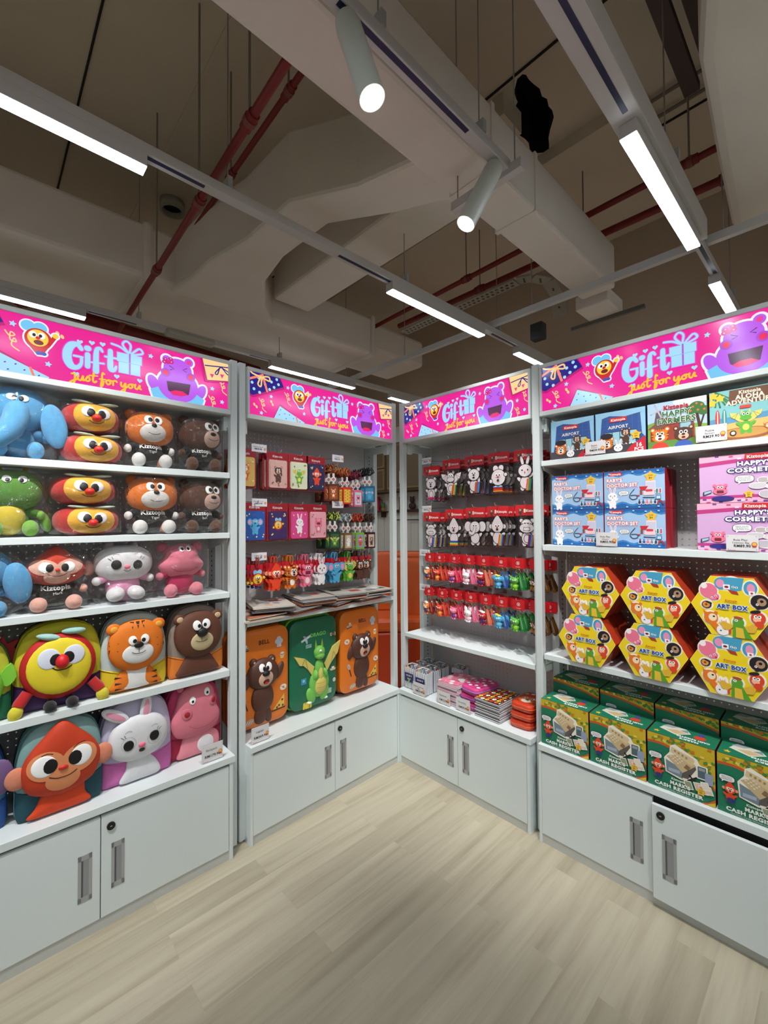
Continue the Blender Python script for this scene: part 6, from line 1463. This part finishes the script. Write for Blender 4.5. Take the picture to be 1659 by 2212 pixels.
def art_air(d, w, h):
    d.rr(0, w, 0, h, 0, (52, 88, 156))
    for i in range(9): d.line([(w*i/8, 0), (w*i/8, h)], .0009, (84, 120, 186), False)
    for i in range(7): d.line([(0, h*i/6), (w, h*i/6)], .0009, (84, 120, 186), False)
    d.poly([(0, h), (0, h*.82), (w*.3, h*.90), (w*.6, h*.84), (w, h*.9), (w, h)], (150, 200, 232)); d.poly([(0, h*.9), (w*.14, h*.86), (w*.10, h*.4), (w*.06, h*.2), (0, h*.2)], (150, 200, 232)); d.poly([(w, h*.9), (w*.9, h*.88), (w*.93, h*.4), (w, h*.3)], (150, 200, 232))
    d.rr(w*.18, w*.82, h*.18, h*.52, 0, (40, 64, 110)); 
    for i in range(4): d.rr(w*(.2+.155*i), w*(.34+.155*i), h*.2, h*.50, 0, (160, 206, 220))
    d.rr(0, w, 0, h*.2, 0, (70, 66, 72)); 
    for i in range(8): d.rr(w*(.5+.06*i), w*(.53+.06*i), h*.19, h*.22, 0, (240, 240, 240))
    logo(d, w*.47, h*.79, w*.36); d.text('AIRPORT', w*.47, h*.62, h*.075, (250, 250, 250), .015)
    figure(d, 'bear', w*.62, h*.40, h*.42); head(d, 'tiger', w*.24, h*.24, h*.62); d.el(w*.24, h*.42, w*.13, h*.07, (44, 38, 44)); head(d, 'bunny', w*.47, h*.12, h*.42)
    d.poly([(w*.62, 0), (w*.72, h*.14), (w*.86, h*.24), (w, h*.34), (w, 0)], (200, 36, 50)); d.text('16', w*.87, h*.15, h*.09, (250, 250, 250), .03); d.text('PCS', w*.87, h*.05, h*.08, (250, 250, 250), .03); ages(d, w*.82, h*.38, h*.12, '2+')
def art_farm(d, w, h):
    d.rr(0, w, 0, h, 0, (176, 206, 232)); d.el(w*.75, h*.95, w*.3, h*.1, (226, 236, 244)); d.poly([(0, h*.55), (w*.25, h*.62), (w*.6, h*.5), (w, h*.42), (w, 0), (0, 0)], (126, 168, 70))
    d.poly([(w*.12, h*.55), (w*.16, h*.82), (w*.24, h*.82), (w*.28, h*.55)], (96, 84, 92))
    for a in (.4, 1.97, 3.54, 5.1): d.line([(w*.19, h*.82), (w*.19+w*.14*cos(a), h*.82+w*.14*sin(a))], .006, (190, 190, 200), False)
    d.poly([(w*.05, h*.1), (w*.05, h*.45), (w*.3, h*.62), (w*.75, h*.62), (w*.8, h*.45), (w*.8, h*.1)], (150, 60, 46)); d.rr(w*.55, w*.76, h*.3, h*.54, 0, (70, 90, 110)); d.rr(w*.57, w*.74, h*.32, h*.52, 0, (150, 190, 200)); d.poly([(0, h*.44), (w*.28, h*.66), (w*.5, h*.62), (w*.2, h*.4)], (120, 84, 70))
    d.line([(w*.9, h*.15), (w*.88, h*.4), (w*.84, h*.66)], .010, (70, 44, 30)); d.line([(w*.89, h*.38), (w*.95, h*.6)], .006, (70, 44, 30))
    for x, z, r in ((.84, .78, .13), (.95, .7, .10), (.75, .74, .10)): d.el(w*x, h*z, w*r, h*r*.95, (60, 110, 50))
    for x, z in ((.78, .8), (.86, .72), (.92, .82), (.84, .86), (.96, .72), (.74, .72)): d.el(w*x, h*z, .004, .004, (226, 110, 60))
    d.rr(0, w, 0, h*.16, 0, (96, 140, 60)); head(d, 'tiger', w*.22, h*.28, h*.72); head(d, 'bear', w*.62, h*.26, h*.72)
    for x, c in ((.22, (214, 60, 50)), (.62, (60, 90, 170))): d.el(w*x, -.0, w*.15, h*.13, c)
    d.text('Kiztopia', w*.50, h*.87, h*.09, (190, 30, 44), .04); d.otext('HAPPY', w*.50, h*.73, h*.115, (60, 110, 66), (244, 244, 236), .045, .085); d.otext('FARMERS', w*.50, h*.58, h*.115, (60, 110, 66), (244, 244, 236), .045, .085)
def art_aloha(d, w, h):
    d.rr(0, w, 0, h, 0, (130, 192, 196)); d.poly([(0, h*.45), (w, h*.5), (w, 0), (0, 0)], (90, 150, 190)); d.poly([(0, h*.28), (w*.3, h*.34), (w, h*.4), (w, 0), (0, 0)], (226, 186, 110))
    for a in range(7): d.line([(w*.1, h*1.0), (w*(.02+.07*a), h*(.72-.02*(a % 3)))], .006, (60, 130, 80), False)
    for x, z in ((.06, .92), (.16, .86), (.04, .78)): d.star(w*x, h*z, .016, (240, 196, 60), .6)
    d.poly([(w*.28, h*.70), (w*.3, h*.98), (w*.9, h*.98), (w*.88, h*.70)], (112, 72, 50)); d.text('Kiztopia', w*.58, h*.92, h*.065, (236, 226, 206), .04); d.text('ALOHA', w*.58, h*.83, h*.085, (236, 226, 206), .045); d.text('ADVENTURE', w*.58, h*.735, h*.085, (236, 226, 206), .04)
    for x, c in ((.12, (206, 60, 60)), (.22, (60, 150, 150)), (.88, (230, 180, 60))): d.el(w*x, h*.46, w*.035, h*.17, c); d.line([(w*x, h*.32), (w*x, h*.60)], .003, (240, 230, 210), False)
    d.el(w*.5, h*.12, w*.40, h*.12, (150, 90, 56)); d.el(w*.5, h*.14, w*.34, h*.09, (200, 150, 80)); figure(d, 'dragon', w*.52, h*.36, h*.52); d.rr(w*.44, w*.60, h*.60, h*.66, .004, (214, 70, 60)); head(d, 'bunny', w*.18, h*.18, h*.28)
    d.el(w*.34, h*.14, .010, .010, (60, 40, 30)); d.el(w*.34, h*.14, .006, .006, (240, 236, 226)); d.el(w*.9, h*.14, .018, .014, (190, 40, 60)); head(d, 'tiger', w*.82, h*.22, h*.26)
def waves(d, w, h, top, c, c2):
    for k, col in ((0, c), (.05, c2)):
        p = [(w*i/16, (h*(.87+k)+h*.035*sin(i*1.15)) if top else (h*(.15-k)+h*.04*sin(i*1.15+2))) for i in range(17)]
        d.poly(p+([(w, h), (0, h)] if top else [(w, 0), (0, 0)]), col)
def bubble(d, x, z, w):
    d.el(x, z, w, w*.5, (60, 60, 70), e=3); d.el(x, z, w*.94, w*.45, (246, 246, 248), e=3); d.poly([(x-w*.6, z-w*.3), (x-w*.2, z-w*.3), (x-w*.65, z-w*.7)], (246, 246, 248))
    d.text('ENJOY HOURS', x, z+w*.2, w*.14, (50, 50, 60), .01, .0, w*1.3); d.text('OF ROLE PLAY', x, z, w*.14, (50, 50, 60), .01, .0, w*1.3); d.text('& PRETEND PLAY!', x, z-w*.2, w*.14, (50, 50, 60), .01, .0, w*1.5)
def art_doc(d, w, h):
    d.rr(0, w, 0, h, 0, (164, 198, 234)); waves(d, w, h, True, (60, 130, 196), (34, 100, 170)); waves(d, w, h, False, (60, 130, 196), (34, 100, 170)); logo(d, w*.20, h*.92, w*.24)
    R = (206, 50, 70); d.otext("RABY'S", w*.18, h*.76, h*.085, (250, 244, 240), R, .05, .13, wid=w*.27); d.otext('DOCTOR SET', w*.31, h*.625, h*.085, (250, 244, 240), R, .05, .13, wid=w*.52); d.text('WOODEN DOCTOR PRETEND PLAY TOY SET', w*.31, h*.54, h*.022, (206, 60, 90), .0, wid=w*.53)
    figure(d, 'bunny', w*.15, h*.25, h*.50); bubble(d, w*.34, h*.41, w*.085); ages(d, w*.78, h*.80, h*.15)
    d.rr(w*.70, w*.86, h*.44, h*.70, .003, (240, 214, 226)); d.rr(w*.71, w*.85, h*.46, h*.66, .002, (206, 206, 226)); d.rr(w*.67, w*.84, h*.33, h*.44, .003, (246, 206, 214)); d.rr(w*.70, w*.81, h*.42, h*.48, .004, (220, 60, 80))
    d.poly([(w*.60, h*.56), (w*.74, h*.56), (w*.70, h*.47), (w*.63, h*.46)], (210, 40, 50)); d.rr(w*.61, w*.65, h*.36, h*.47, .002, (150, 80, 60))
    d.line([(w*.52, h*.50), (w*.44, h*.34), (w*.48, h*.24), (w*.56, h*.26), (w*.55, h*.34), (w*.46, h*.34)], .003, (60, 70, 80)); d.line([(w*.66, h*.28), (w*.84, h*.27)], .003, (40, 60, 60), False)
    for i, c in enumerate(((30, 60, 90), (60, 90, 150), (226, 120, 140), (150, 130, 130), (40, 80, 110))): x = w*(.60+.062*i); d.rr(x-.006, x+.006, h*.10, h*.20, .003, (250, 250, 250)); d.rr(x-.0045, x+.0045, h*.11, h*.19, .003, c); d.rr(x-.002, x+.002, h*.19, h*.23, 0, c)
    for x, c in ((.88, (30, 110, 90)), (.93, (220, 60, 80))): d.rr(w*(x-.018), w*(x+.018), h*.36, h*.50, .003, (246, 246, 246)); d.rr(w*(x-.012), w*(x+.012), h*.37, h*.49, .003, c)
    d.rr(w*.86, w*.94, h*.22, h*.32, .002, (40, 90, 150)); d.rr(w*.87, w*.93, h*.235, h*.305, .001, (190, 220, 240)); d.line([(w*.89, h*.10), (w*.90, h*.17), (w*.95, h*.17), (w*.97, h*.10)], .006, (170, 60, 60)); d.rr(w*.56, w*.61, h*.32, h*.35, .001, (220, 60, 80))
    for x, z in ((.1, .93), (.5, .95), (.7, .93), (.9, .94), (.06, .05), (.4, .05), (.6, .04), (.9, .05)): d.rr(w*x-.004, w*x+.004, h*z-.003, h*z+.003, .001, (150, 200, 236))
def art_cos(d, w, h):
    LP = (214, 170, 216); MG = (190, 60, 130); d.rr(0, w, 0, h, 0, LP); 
    for z0, z1 in ((.86, 1.0), (0, .13)): d.rr(0, w, h*z0, h*z1, 0, (240, 176, 206))
    d.poly([(0, h*.86), (w*.3, h*.90), (w, h*.86), (w, h*.80), (w*.3, h*.82), (0, h*.77)], MG); d.poly([(0, h*.15), (w, h*.17), (w, h*.11), (0, h*.09)], MG)
    r = random.Random(5)
    for _ in range(26):
        x = r.uniform(.02, .98)*w; z = r.choice((r.uniform(.89, .98), r.uniform(.01, .08)))*h; d.rr(x-.006, x+.006, z-.003, z+.003, .001, r.choice([(120, 70, 150), (206, 70, 120), (250, 220, 235)]))
    logo(d, w*.46, h*.93, w*.20); NVY = (40, 34, 110)
    d.otext("HAPPY'S", w*.44, h*.80, h*.085, (248, 244, 250), NVY, .05, .14, wid=w*.27); d.otext('COSMETIC BAG', w*.52, h*.665, h*.09, (248, 244, 250), NVY, .05, .14, wid=w*.58); d.text('WOODEN MAKEUP PRETEND PLAY TOY SET', w*.52, h*.585, h*.022, (90, 60, 130), 0, wid=w*.5)
    bubble(d, w*.36, h*.48, w*.075); head(d, 'hippo', w*.17, h*.28, h*.50); d.el(w*.19, h*.09, w*.09, h*.055, (50, 44, 130)); d.poly([(w*.03, h*.16), (w*.10, h*.22), (w*.10, h*.28), (w*.03, h*.24)], (40, 44, 60)); d.poly([(w*.04, h*.18), (w*.095, h*.225), (w*.095, h*.265), (w*.04, h*.235)], (170, 200, 220)); ages(d, w*.39, h*.17, h*.09)
    for x, z, rx, rz, c in ((.50, .44, .04, .05, (190, 180, 180)), (.58, .45, .045, .05, (200, 196, 196)), (.46, .33, .06, .05, (210, 206, 210)), (.60, .30, .08, .04, (222, 216, 220)), (.54, .16, .07, .07, (196, 190, 200)), (.70, .34, .03, .12, (230, 220, 226)), (.80, .45, .13, .13, (150, 142, 130)), (.82, .25, .03, .12, (60, 50, 60)), (.90, .22, .05, .09, (206, 150, 160))):
        d.el(w*x, h*z, w*rx+.003, h*rz+.003, (246, 240, 246)); d.el(w*x, h*z, w*rx, h*rz, c, e=3)
box_thing('puzzle_box', 'airport puzzle box at the far left of the topmost right shelf', 'puzzle box', 4, .141, .025, 1.786, .199, .05, .183, (52, 88, 156), art_air, (40, 60, 110))
box_thing('puzzle_box', 'airport puzzle box showing 16 PCS, second from the left', 'puzzle box', 4, .347, .022, 1.786, .199, .05, .183, (52, 88, 156), art_air, (40, 60, 110))
box_thing('puzzle_box', 'farm puzzle box with windmill, tree, tiger and bear', 'puzzle box', 4, .553, .022, 1.786, .200, .05, .185, (176, 206, 232), art_farm, (120, 90, 70))
box_thing('puzzle_box', 'beach adventure puzzle box with brown sign at the right', 'puzzle box', 4, .762, .022, 1.786, .203, .05, .188, (130, 192, 196), art_aloha, (60, 90, 90))
for i, (x, z, lab) in enumerate(((.158, 1.3828, 'lower left'), (.394, 1.3828, 'lower right'), (.158, 1.5462, 'upper left'), (.394, 1.5462, 'upper right'))):
    box_thing('toy_box', 'light blue doctor set box, %s of the front four' % lab, 'toy box', 4, x, .025, z, .232, .07, .1625, (164, 198, 234), art_doc, (170, 26, 44))
    box_thing('toy_box', 'doctor set box standing behind the %s front one' % lab, 'toy box', 4, x+.006, .105, z, .232, .07, .1625, (120, 20, 34), lambda d, w, h: d.rr(0, w, 0, h, 0, (140, 24, 38)), (120, 20, 34))
    if i % 2:
        pass
box_thing('toy_box', 'lower pink cosmetic bag toy box at the right edge', 'toy box', 4, .800, .025, 1.3828, .372, .08, .176, (214, 170, 216), art_cos, (190, 40, 110))
box_thing('toy_box', 'upper pink cosmetic bag toy box at the right edge', 'toy box', 4, .810, .025, 1.5594, .372, .08, .176, (214, 170, 216), art_cos, (190, 40, 110))
# hexagonal art boxes
def hexbox(x, y, z, label, art=True):
    R = .1235; dd = .105; Hh = R*sqrt(3)/2; t = thing('hexagonal_box', label, 'toy box', at(4, x, y, z), BR(4))
    pts = [(R*cos(pi*i/3), Hh+R*sin(pi*i/3)) for i in range(6)]; Y = (242, 212, 30)
    mb = MB(); mb.prism(pts, 0, dd, M((188, 62, 34), .35, name='printed_carton')); mb.build('carton', t, .0012)
    mb = MB(); p2 = [(a*.35, Hh+(b_-Hh)*.35) for a, b_ in pts]; mb.box(R*.76, R*.79, dd*.3, dd*.7, Hh*1.35, Hh*1.42, M((90, 30, 26), .5, name='carton_clasp')); mb.build('clasp', t)
    if art:
        mb = MB(); d = D(mb, y=0, off=.0004, step=.00005); inn = [(a*.992, Hh+(b_-Hh)*.992) for a, b_ in pts]; d.ring(inn, Y); d = d.at((0, Hh), R)
        d.line([(inn[i % 6][0]/R, (inn[i % 6][1]-Hh)/R) for i in range(7)], .012, (250, 232, 120), False)
        Wt = (250, 244, 230)
        def wh(pp, c, g=.03):
            cx = sum(a for a, _ in pp)/len(pp); cz = sum(b_ for _, b_ in pp)/len(pp)
            d.ring([(cx+(a-cx)*(1+g*3), cz+(b_-cz)*(1+g*3)) for a, b_ in pp], Wt); d.ring(pp, c)
        for (cx, cz, rx, rz, c, rot) in ((.0, .66, .24, .20, (70, 160, 196), 0), (-.22, .66, .15, .17, (70, 160, 196), .2), (.42, .58, .15, .20, (70, 160, 196), -.1), (-.55, .42, .21, .22, (240, 120, 150), .3), (-.42, .25, .13, .10, (240, 120, 150), .3), (.62, .22, .20, .20, (36, 28, 30), .2), (-.60, .0, .13, .12, (44, 34, 60), 0), (-.50, -.38, .17, .19, (232, 120, 34), .4), (-.22, -.70, .15, .15, (246, 238, 236), 0), (-.22, -.48, .04, .13, (246, 238, 236), .2), (-.14, -.48, .04, .13, (246, 238, 236), -.1), (.58, -.24, .17, .18, (222, 70, 36), -.2), (.14, -.42, .14, .14, (90, 160, 44), 0)):
            d.el(cx, cz, rx+.035, rz+.035, Wt, rot)
        dd_ = d; P_ = lambda *a, **k: dd_.el(*a, **k)
        d.poly([(-.24, .85), (-.30, .66), (-.12, .52), (.08, .46), (.22, .5), (.28, .85)], (70, 160, 196)); P_(-.25, .66, .16, .18, (70, 160, 196)); P_(-.27, .66, .10, .12, (236, 150, 190)); P_(.42, .58, .15, .20, (70, 160, 196)); P_(.43, .57, .09, .14, (236, 150, 190)); d.poly([(-.10, .50), (.0, .38), (.16, .36), (.12, .46)], (170, 60, 46))
        P_(.03, .58, .035, .03, (255, 255, 255)); P_(.11, .57, .035, .03, (255, 255, 255)); P_(.03, .58, .015, .015, BLK); P_(.11, .57, .015, .015, BLK)
        d.rr(-.2, -.04, .5, .64, .01, (246, 246, 246)); P_(-.12, .57, .05, .035, (130, 30, 50)); d.rr(.38, .52, .38, .5, .01, (246, 246, 246)); P_(.45, .44, .03, .03, (206, 40, 70))
        P_(-.55, .42, .21, .22, (240, 120, 150), .3); P_(-.42, .25, .13, .10, (240, 120, 150), .3); P_(-.47, .22, .03, .03, (255, 255, 255)); P_(-.38, .28, .03, .03, (255, 255, 255)); P_(-.47, .215, .015, .015, BLK); P_(-.38, .275, .015, .015, BLK); P_(-.34, .2, .03, .025, (206, 40, 70)); P_(-.66, .56, .08, .09, (250, 240, 240))
        P_(.62, .22, .20, .20, (36, 28, 30)); P_(.47, .17, .05, .05, (36, 28, 30)); P_(.58, .05, .05, .05, (36, 28, 30)); P_(.66, .22, .10, .11, (176, 140, 110)); P_(.66, .24, .04, .04, BLK); P_(.56, .14, .03, .035, (255, 255, 255)); P_(.56, .14, .014, .016, BLK)
        P_(-.60, .0, .12, .11, (44, 34, 60)); P_(-.61, .0, .09, .09, (226, 150, 60)); P_(-.61, .0, .03, .03, (130, 40, 30)); P_(-.55, .07, .09, .03, (40, 36, 44), -.3)
        d.poly([(-.62, -.24), (-.70, -.12), (-.56, -.5), (-.36, -.78), (-.24, -.86), (-.3, -.6)], (232, 120, 34)); P_(-.50, -.38, .17, .18, (232, 120, 34)); P_(-.46, -.36, .10, .11, (246, 226, 190)); P_(-.43, -.33, .03, .025, BLK); P_(-.38, -.22, .05, .05, (232, 120, 34)); P_(-.62, -.26, .05, .05, (232, 120, 34))
        P_(-.22, -.70, .15, .15, (246, 240, 238)); P_(-.24, -.48, .035, .12, (246, 240, 238), .15); P_(-.24, -.48, .017, .09, (240, 170, 186), .15); P_(-.15, -.48, .035, .12, (246, 240, 238), -.1); P_(-.15, -.48, .017, .09, (240, 170, 186), -.1); P_(-.17, -.66, .02, .024, BLK); P_(-.27, -.72, .025, .02, (60, 90, 110)); d.rr(-.09, -.03, -.78, -.62, .01, (210, 70, 60))
        P_(.58, -.24, .16, .17, (222, 70, 36)); P_(.55, -.28, .09, .08, (250, 190, 160)); P_(.52, -.2, .04, .045, (255, 255, 255)); P_(.61, -.2, .04, .045, (255, 255, 255)); P_(.53, -.2, .018, .02, BLK); P_(.6, -.2, .018, .02, BLK); P_(.52, -.07, .12, .05, (36, 30, 34), .2); P_(.6, -.42, .10, .10, (222, 70, 36))
        for q in (-1, 1): d.poly([(.14+q*.1, -.55), (.14+q*.34, -.42), (.14+q*.42, -.5), (.14+q*.36, -.66), (.14+q*.22, -.68)], (226, 180, 60))
        d.poly([(.02, -.5), (.0, -.86), (.46, -.86), (.34, -.66), (.26, -.5)], (90, 160, 44)); d.poly([(.08, -.56), (.08, -.86), (.28, -.86), (.24, -.58)], (230, 190, 60)); P_(.14, -.42, .13, .13, (90, 160, 44)); P_(.14, -.50, .12, .07, (90, 160, 44)); P_(.09, -.37, .04, .035, (255, 255, 255)); P_(.09, -.37, .016, .016, BLK); P_(.14, -.29, .11, .04, (176, 80, 40), -.1)
        d.text('Kiztopia', -.02, .18, .055, (206, 90, 30), .04); d.otext('ART BOX', .0, .0, .12, (30, 60, 150), (210, 236, 250), .05, .13, wid=.72)
        mb.build('printed_front', t)
    return t
HX = [(.2035, .8622, 'lower left'), (.4605, .8622, 'lower middle'), (.7115, .8622, 'lower right'), (.2215, 1.0772, 'upper left'), (.4715, 1.0772, 'upper middle'), (.719, 1.0772, 'upper right')]
for x, z, lab in HX:
    hexbox(x, -.012, z, 'yellow hexagonal art box, %s of the six facing front' % lab)
    hexbox(x+.004, .12, z, 'hexagonal art box standing behind the %s front one' % lab, False)
# till toy boxes
GRN = (24, 120, 88)
def art_cash(d, w, h, tall=False):
    YL = (206, 178, 40); OR_ = (206, 84, 40); d.rr(0, w, 0, h, 0, GRN)
    arc = [(w*i/16, h*((.93-.13*(i/16)**2) if tall else (.80+.03*sin(i/16*5)-.50*(i/16)**2.4))) for i in range(17)]
    d.poly(arc+[(w, h), (0, h)], OR_); arc2 = [(a, b_+h*(.030 if tall else .045)) for a, b_ in arc]; d.poly(arc2+[(w, h), (0, h)], YL)
    r = random.Random(11)
    for _ in range(46):
        x = r.uniform(0, w); lo = arc2[int(x/w*16)][1]+h*.03; z = r.uniform(min(lo, h*.98), h*.99)
        c = r.choice([(70, 140, 60), (206, 120, 40), (236, 206, 90), (120, 150, 50)]); a = r.uniform(-.6, .6); k = w*.028
        d.ring([(x+k*cos(a)-k*.7*sin(a)*q, z+k*sin(a)+k*.7*cos(a)*q) for q in (1, -1)]+[(x-k*cos(a)-k*.7*sin(a)*q, z-k*sin(a)+k*.7*cos(a)*q) for q in (-1, 1)], c)
    if not tall: d.poly([(w*.78, 0), (w*.9, h*.05), (w, h*.14), (w, 0)], OR_); d.poly([(w*.86, 0), (w, h*.09), (w, 0)], YL)
    O = (246, 240, 226)
    if tall:
        bubble(d, w*.22, h*.76, w*.11); d.rr(w*.3, w*.52, h*.56, h*.66, .004, (120, 130, 130)); ages(d, w*.83, h*.60, w*.08); return
    reg = [(.28, .60), (.30, .36), (.52, .30), (.64, .34), (.74, .44), (.80, .60), (.74, .74), (.44, .88), (.37, .84), (.36, .72)]
    d.ring([(w*(.55+(a-.55)*1.06), h*(.58+(b_-.58)*1.06)) for a, b_ in reg], O)
    d.poly([(w*.29, h*.58), (w*.30, h*.36), (w*.54, h*.31), (w*.54, h*.48)], (120, 140, 150)); d.rr(w*.33, w*.50, h*.38, h*.44, 0, (170, 180, 200))
    d.poly([(w*.52, h*.33), (w*.62, h*.34), (w*.74, h*.56), (w*.72, h*.64), (w*.54, h*.44)], (96, 90, 84)); d.poly([(w*.30, h*.64), (w*.54, h*.42), (w*.74, h*.62), (w*.52, h*.77)], (206, 182, 140)); d.poly([(w*.38, h*.84), (w*.36, h*.74), (w*.68, h*.60), (w*.72, h*.70), (w*.70, h*.74)], (222, 200, 158))
    for i in range(4):
        for j in range(3): x, z = w*(.37+.035*i+.03*j), h*(.66-.03*i+.032*j); d.rr(x-.003, x+.003, z-.002, z+.002, 0, (240, 226, 196))
    d.poly([(w*.56, h*.53), (w*.62, h*.50), (w*.66, h*.56), (w*.60, h*.60)], (140, 110, 80))
    for i in range(4): x = w*(.42+.055*i); d.rr(x, x+w*.03, h*(.765-.022*i), h*(.80-.022*i), 0, (170, 140, 96))
    d.rr(w*.74, w*.90, h*.42, h*.66, .004, O); d.rr(w*.76, w*.88, h*.44, h*.64, .003, (84, 104, 110)); d.rr(w*.775, w*.865, h*.57, h*.62, 0, (150, 160, 170)); d.rr(w*.86, w*.97, h*.36, h*.56, .004, (150, 160, 190))
    d.line([(w*.62, h*.32), (w*.74, h*.42)], .005, (30, 30, 34), False); d.line([(w*.64, h*.42), (w*.74, h*.32)], .005, (30, 30, 34), False)
    for x, z, c in ((.62, .24, (150, 160, 130)), (.76, .27, (226, 196, 186)), (.83, .24, (206, 160, 150)), (.90, .26, (226, 206, 190)), (.86, .32, (236, 226, 210))): d.ring([(w*(x-.07), h*(z+.06)), (w*(x+.04), h*(z+.08)), (w*(x+.08), h*(z-.06)), (w*(x-.03), h*(z-.08))], O); d.ring([(w*(x-.055), h*(z+.05)), (w*(x+.035), h*(z+.065)), (w*(x+.065), h*(z-.05)), (w*(x-.025), h*(z-.065))], c)
    bubble(d, w*.13, h*.60, w*.105); figure(d, 'monkey', w*.17, h*.37, h*.34); d.el(w*.18, h*.24, w*.06, h*.045, (40, 60, 120))
    d.text('Kiztopia', w*.47, h*.262, h*.042, (236, 240, 226), .03); d.text("MARK'S", w*.50, h*.185, h*.062, (246, 246, 240), .05); d.text('CASH REGISTER', w*.47, h*.098, h*.062, (246, 246, 240), .045, wid=w*.72); d.text('WOODEN CASHIER PRETEND PLAY TOY SET', w*.47, h*.035, h*.02, (206, 226, 210), 0, wid=w*.6); ages(d, w*.80, h*.20, w*.075)
def top_cash(d, w, dd):
    d.rr(0, w, 0, dd, 0, GRN); O = (226, 224, 210)
    d.poly([(w*.12, dd*.5), (w*.4, dd*.28), (w*.6, dd*.6), (w*.5, dd*.86), (w*.2, dd*.9)], O); d.poly([(w*.22, dd*.52), (w*.4, dd*.34), (w*.54, dd*.56), (w*.38, dd*.66)], (214, 186, 140)); d.poly([(w*.14, dd*.7), (w*.3, dd*.7), (w*.4, dd*.9), (w*.2, dd*.88)], (170, 174, 180)); d.poly([(w*.42, dd*.66), (w*.56, dd*.6), (w*.52, dd*.84)], (140, 160, 160))
    d.el(w*.74, dd*.5, w*.09, dd*.13, (222, 70, 44)); d.rr(w*.70, w*.78, dd*.62, dd*.86, .002, (70, 80, 150)); d.star(w*.12, dd*.22, w*.06, (226, 190, 50))
    d.text("MARK'S", w*.62, dd*.13, dd*.09, (240, 244, 238), .06, pi); d.text('CASH REGISTER', w*.66, dd*.28, dd*.09, (240, 244, 238), .06, pi, w*.5)
for i, lab in enumerate(('leftmost', 'second from the left', 'third from the left', 'cut by the right edge')):
    box_thing('toy_box', 'green till toy box in the front row, %s' % lab, 'toy box', 4, .108+.2228*i, -.032, .4555, .2175, .132, .205, GRN, art_cash, (96, 22, 18), top_cash)
for i, lab in enumerate(('leftmost', 'second from the left', 'third from the left', 'nearest the right edge')):
    box_thing('toy_box', 'taller green till toy box in the back row, %s' % lab, 'toy box', 4, .098+.2228*i, .118, .4555, .2175, .145, .265, GRN, lambda d, w, h: art_cash(d, w, h, True), (96, 22, 18), top_cash)
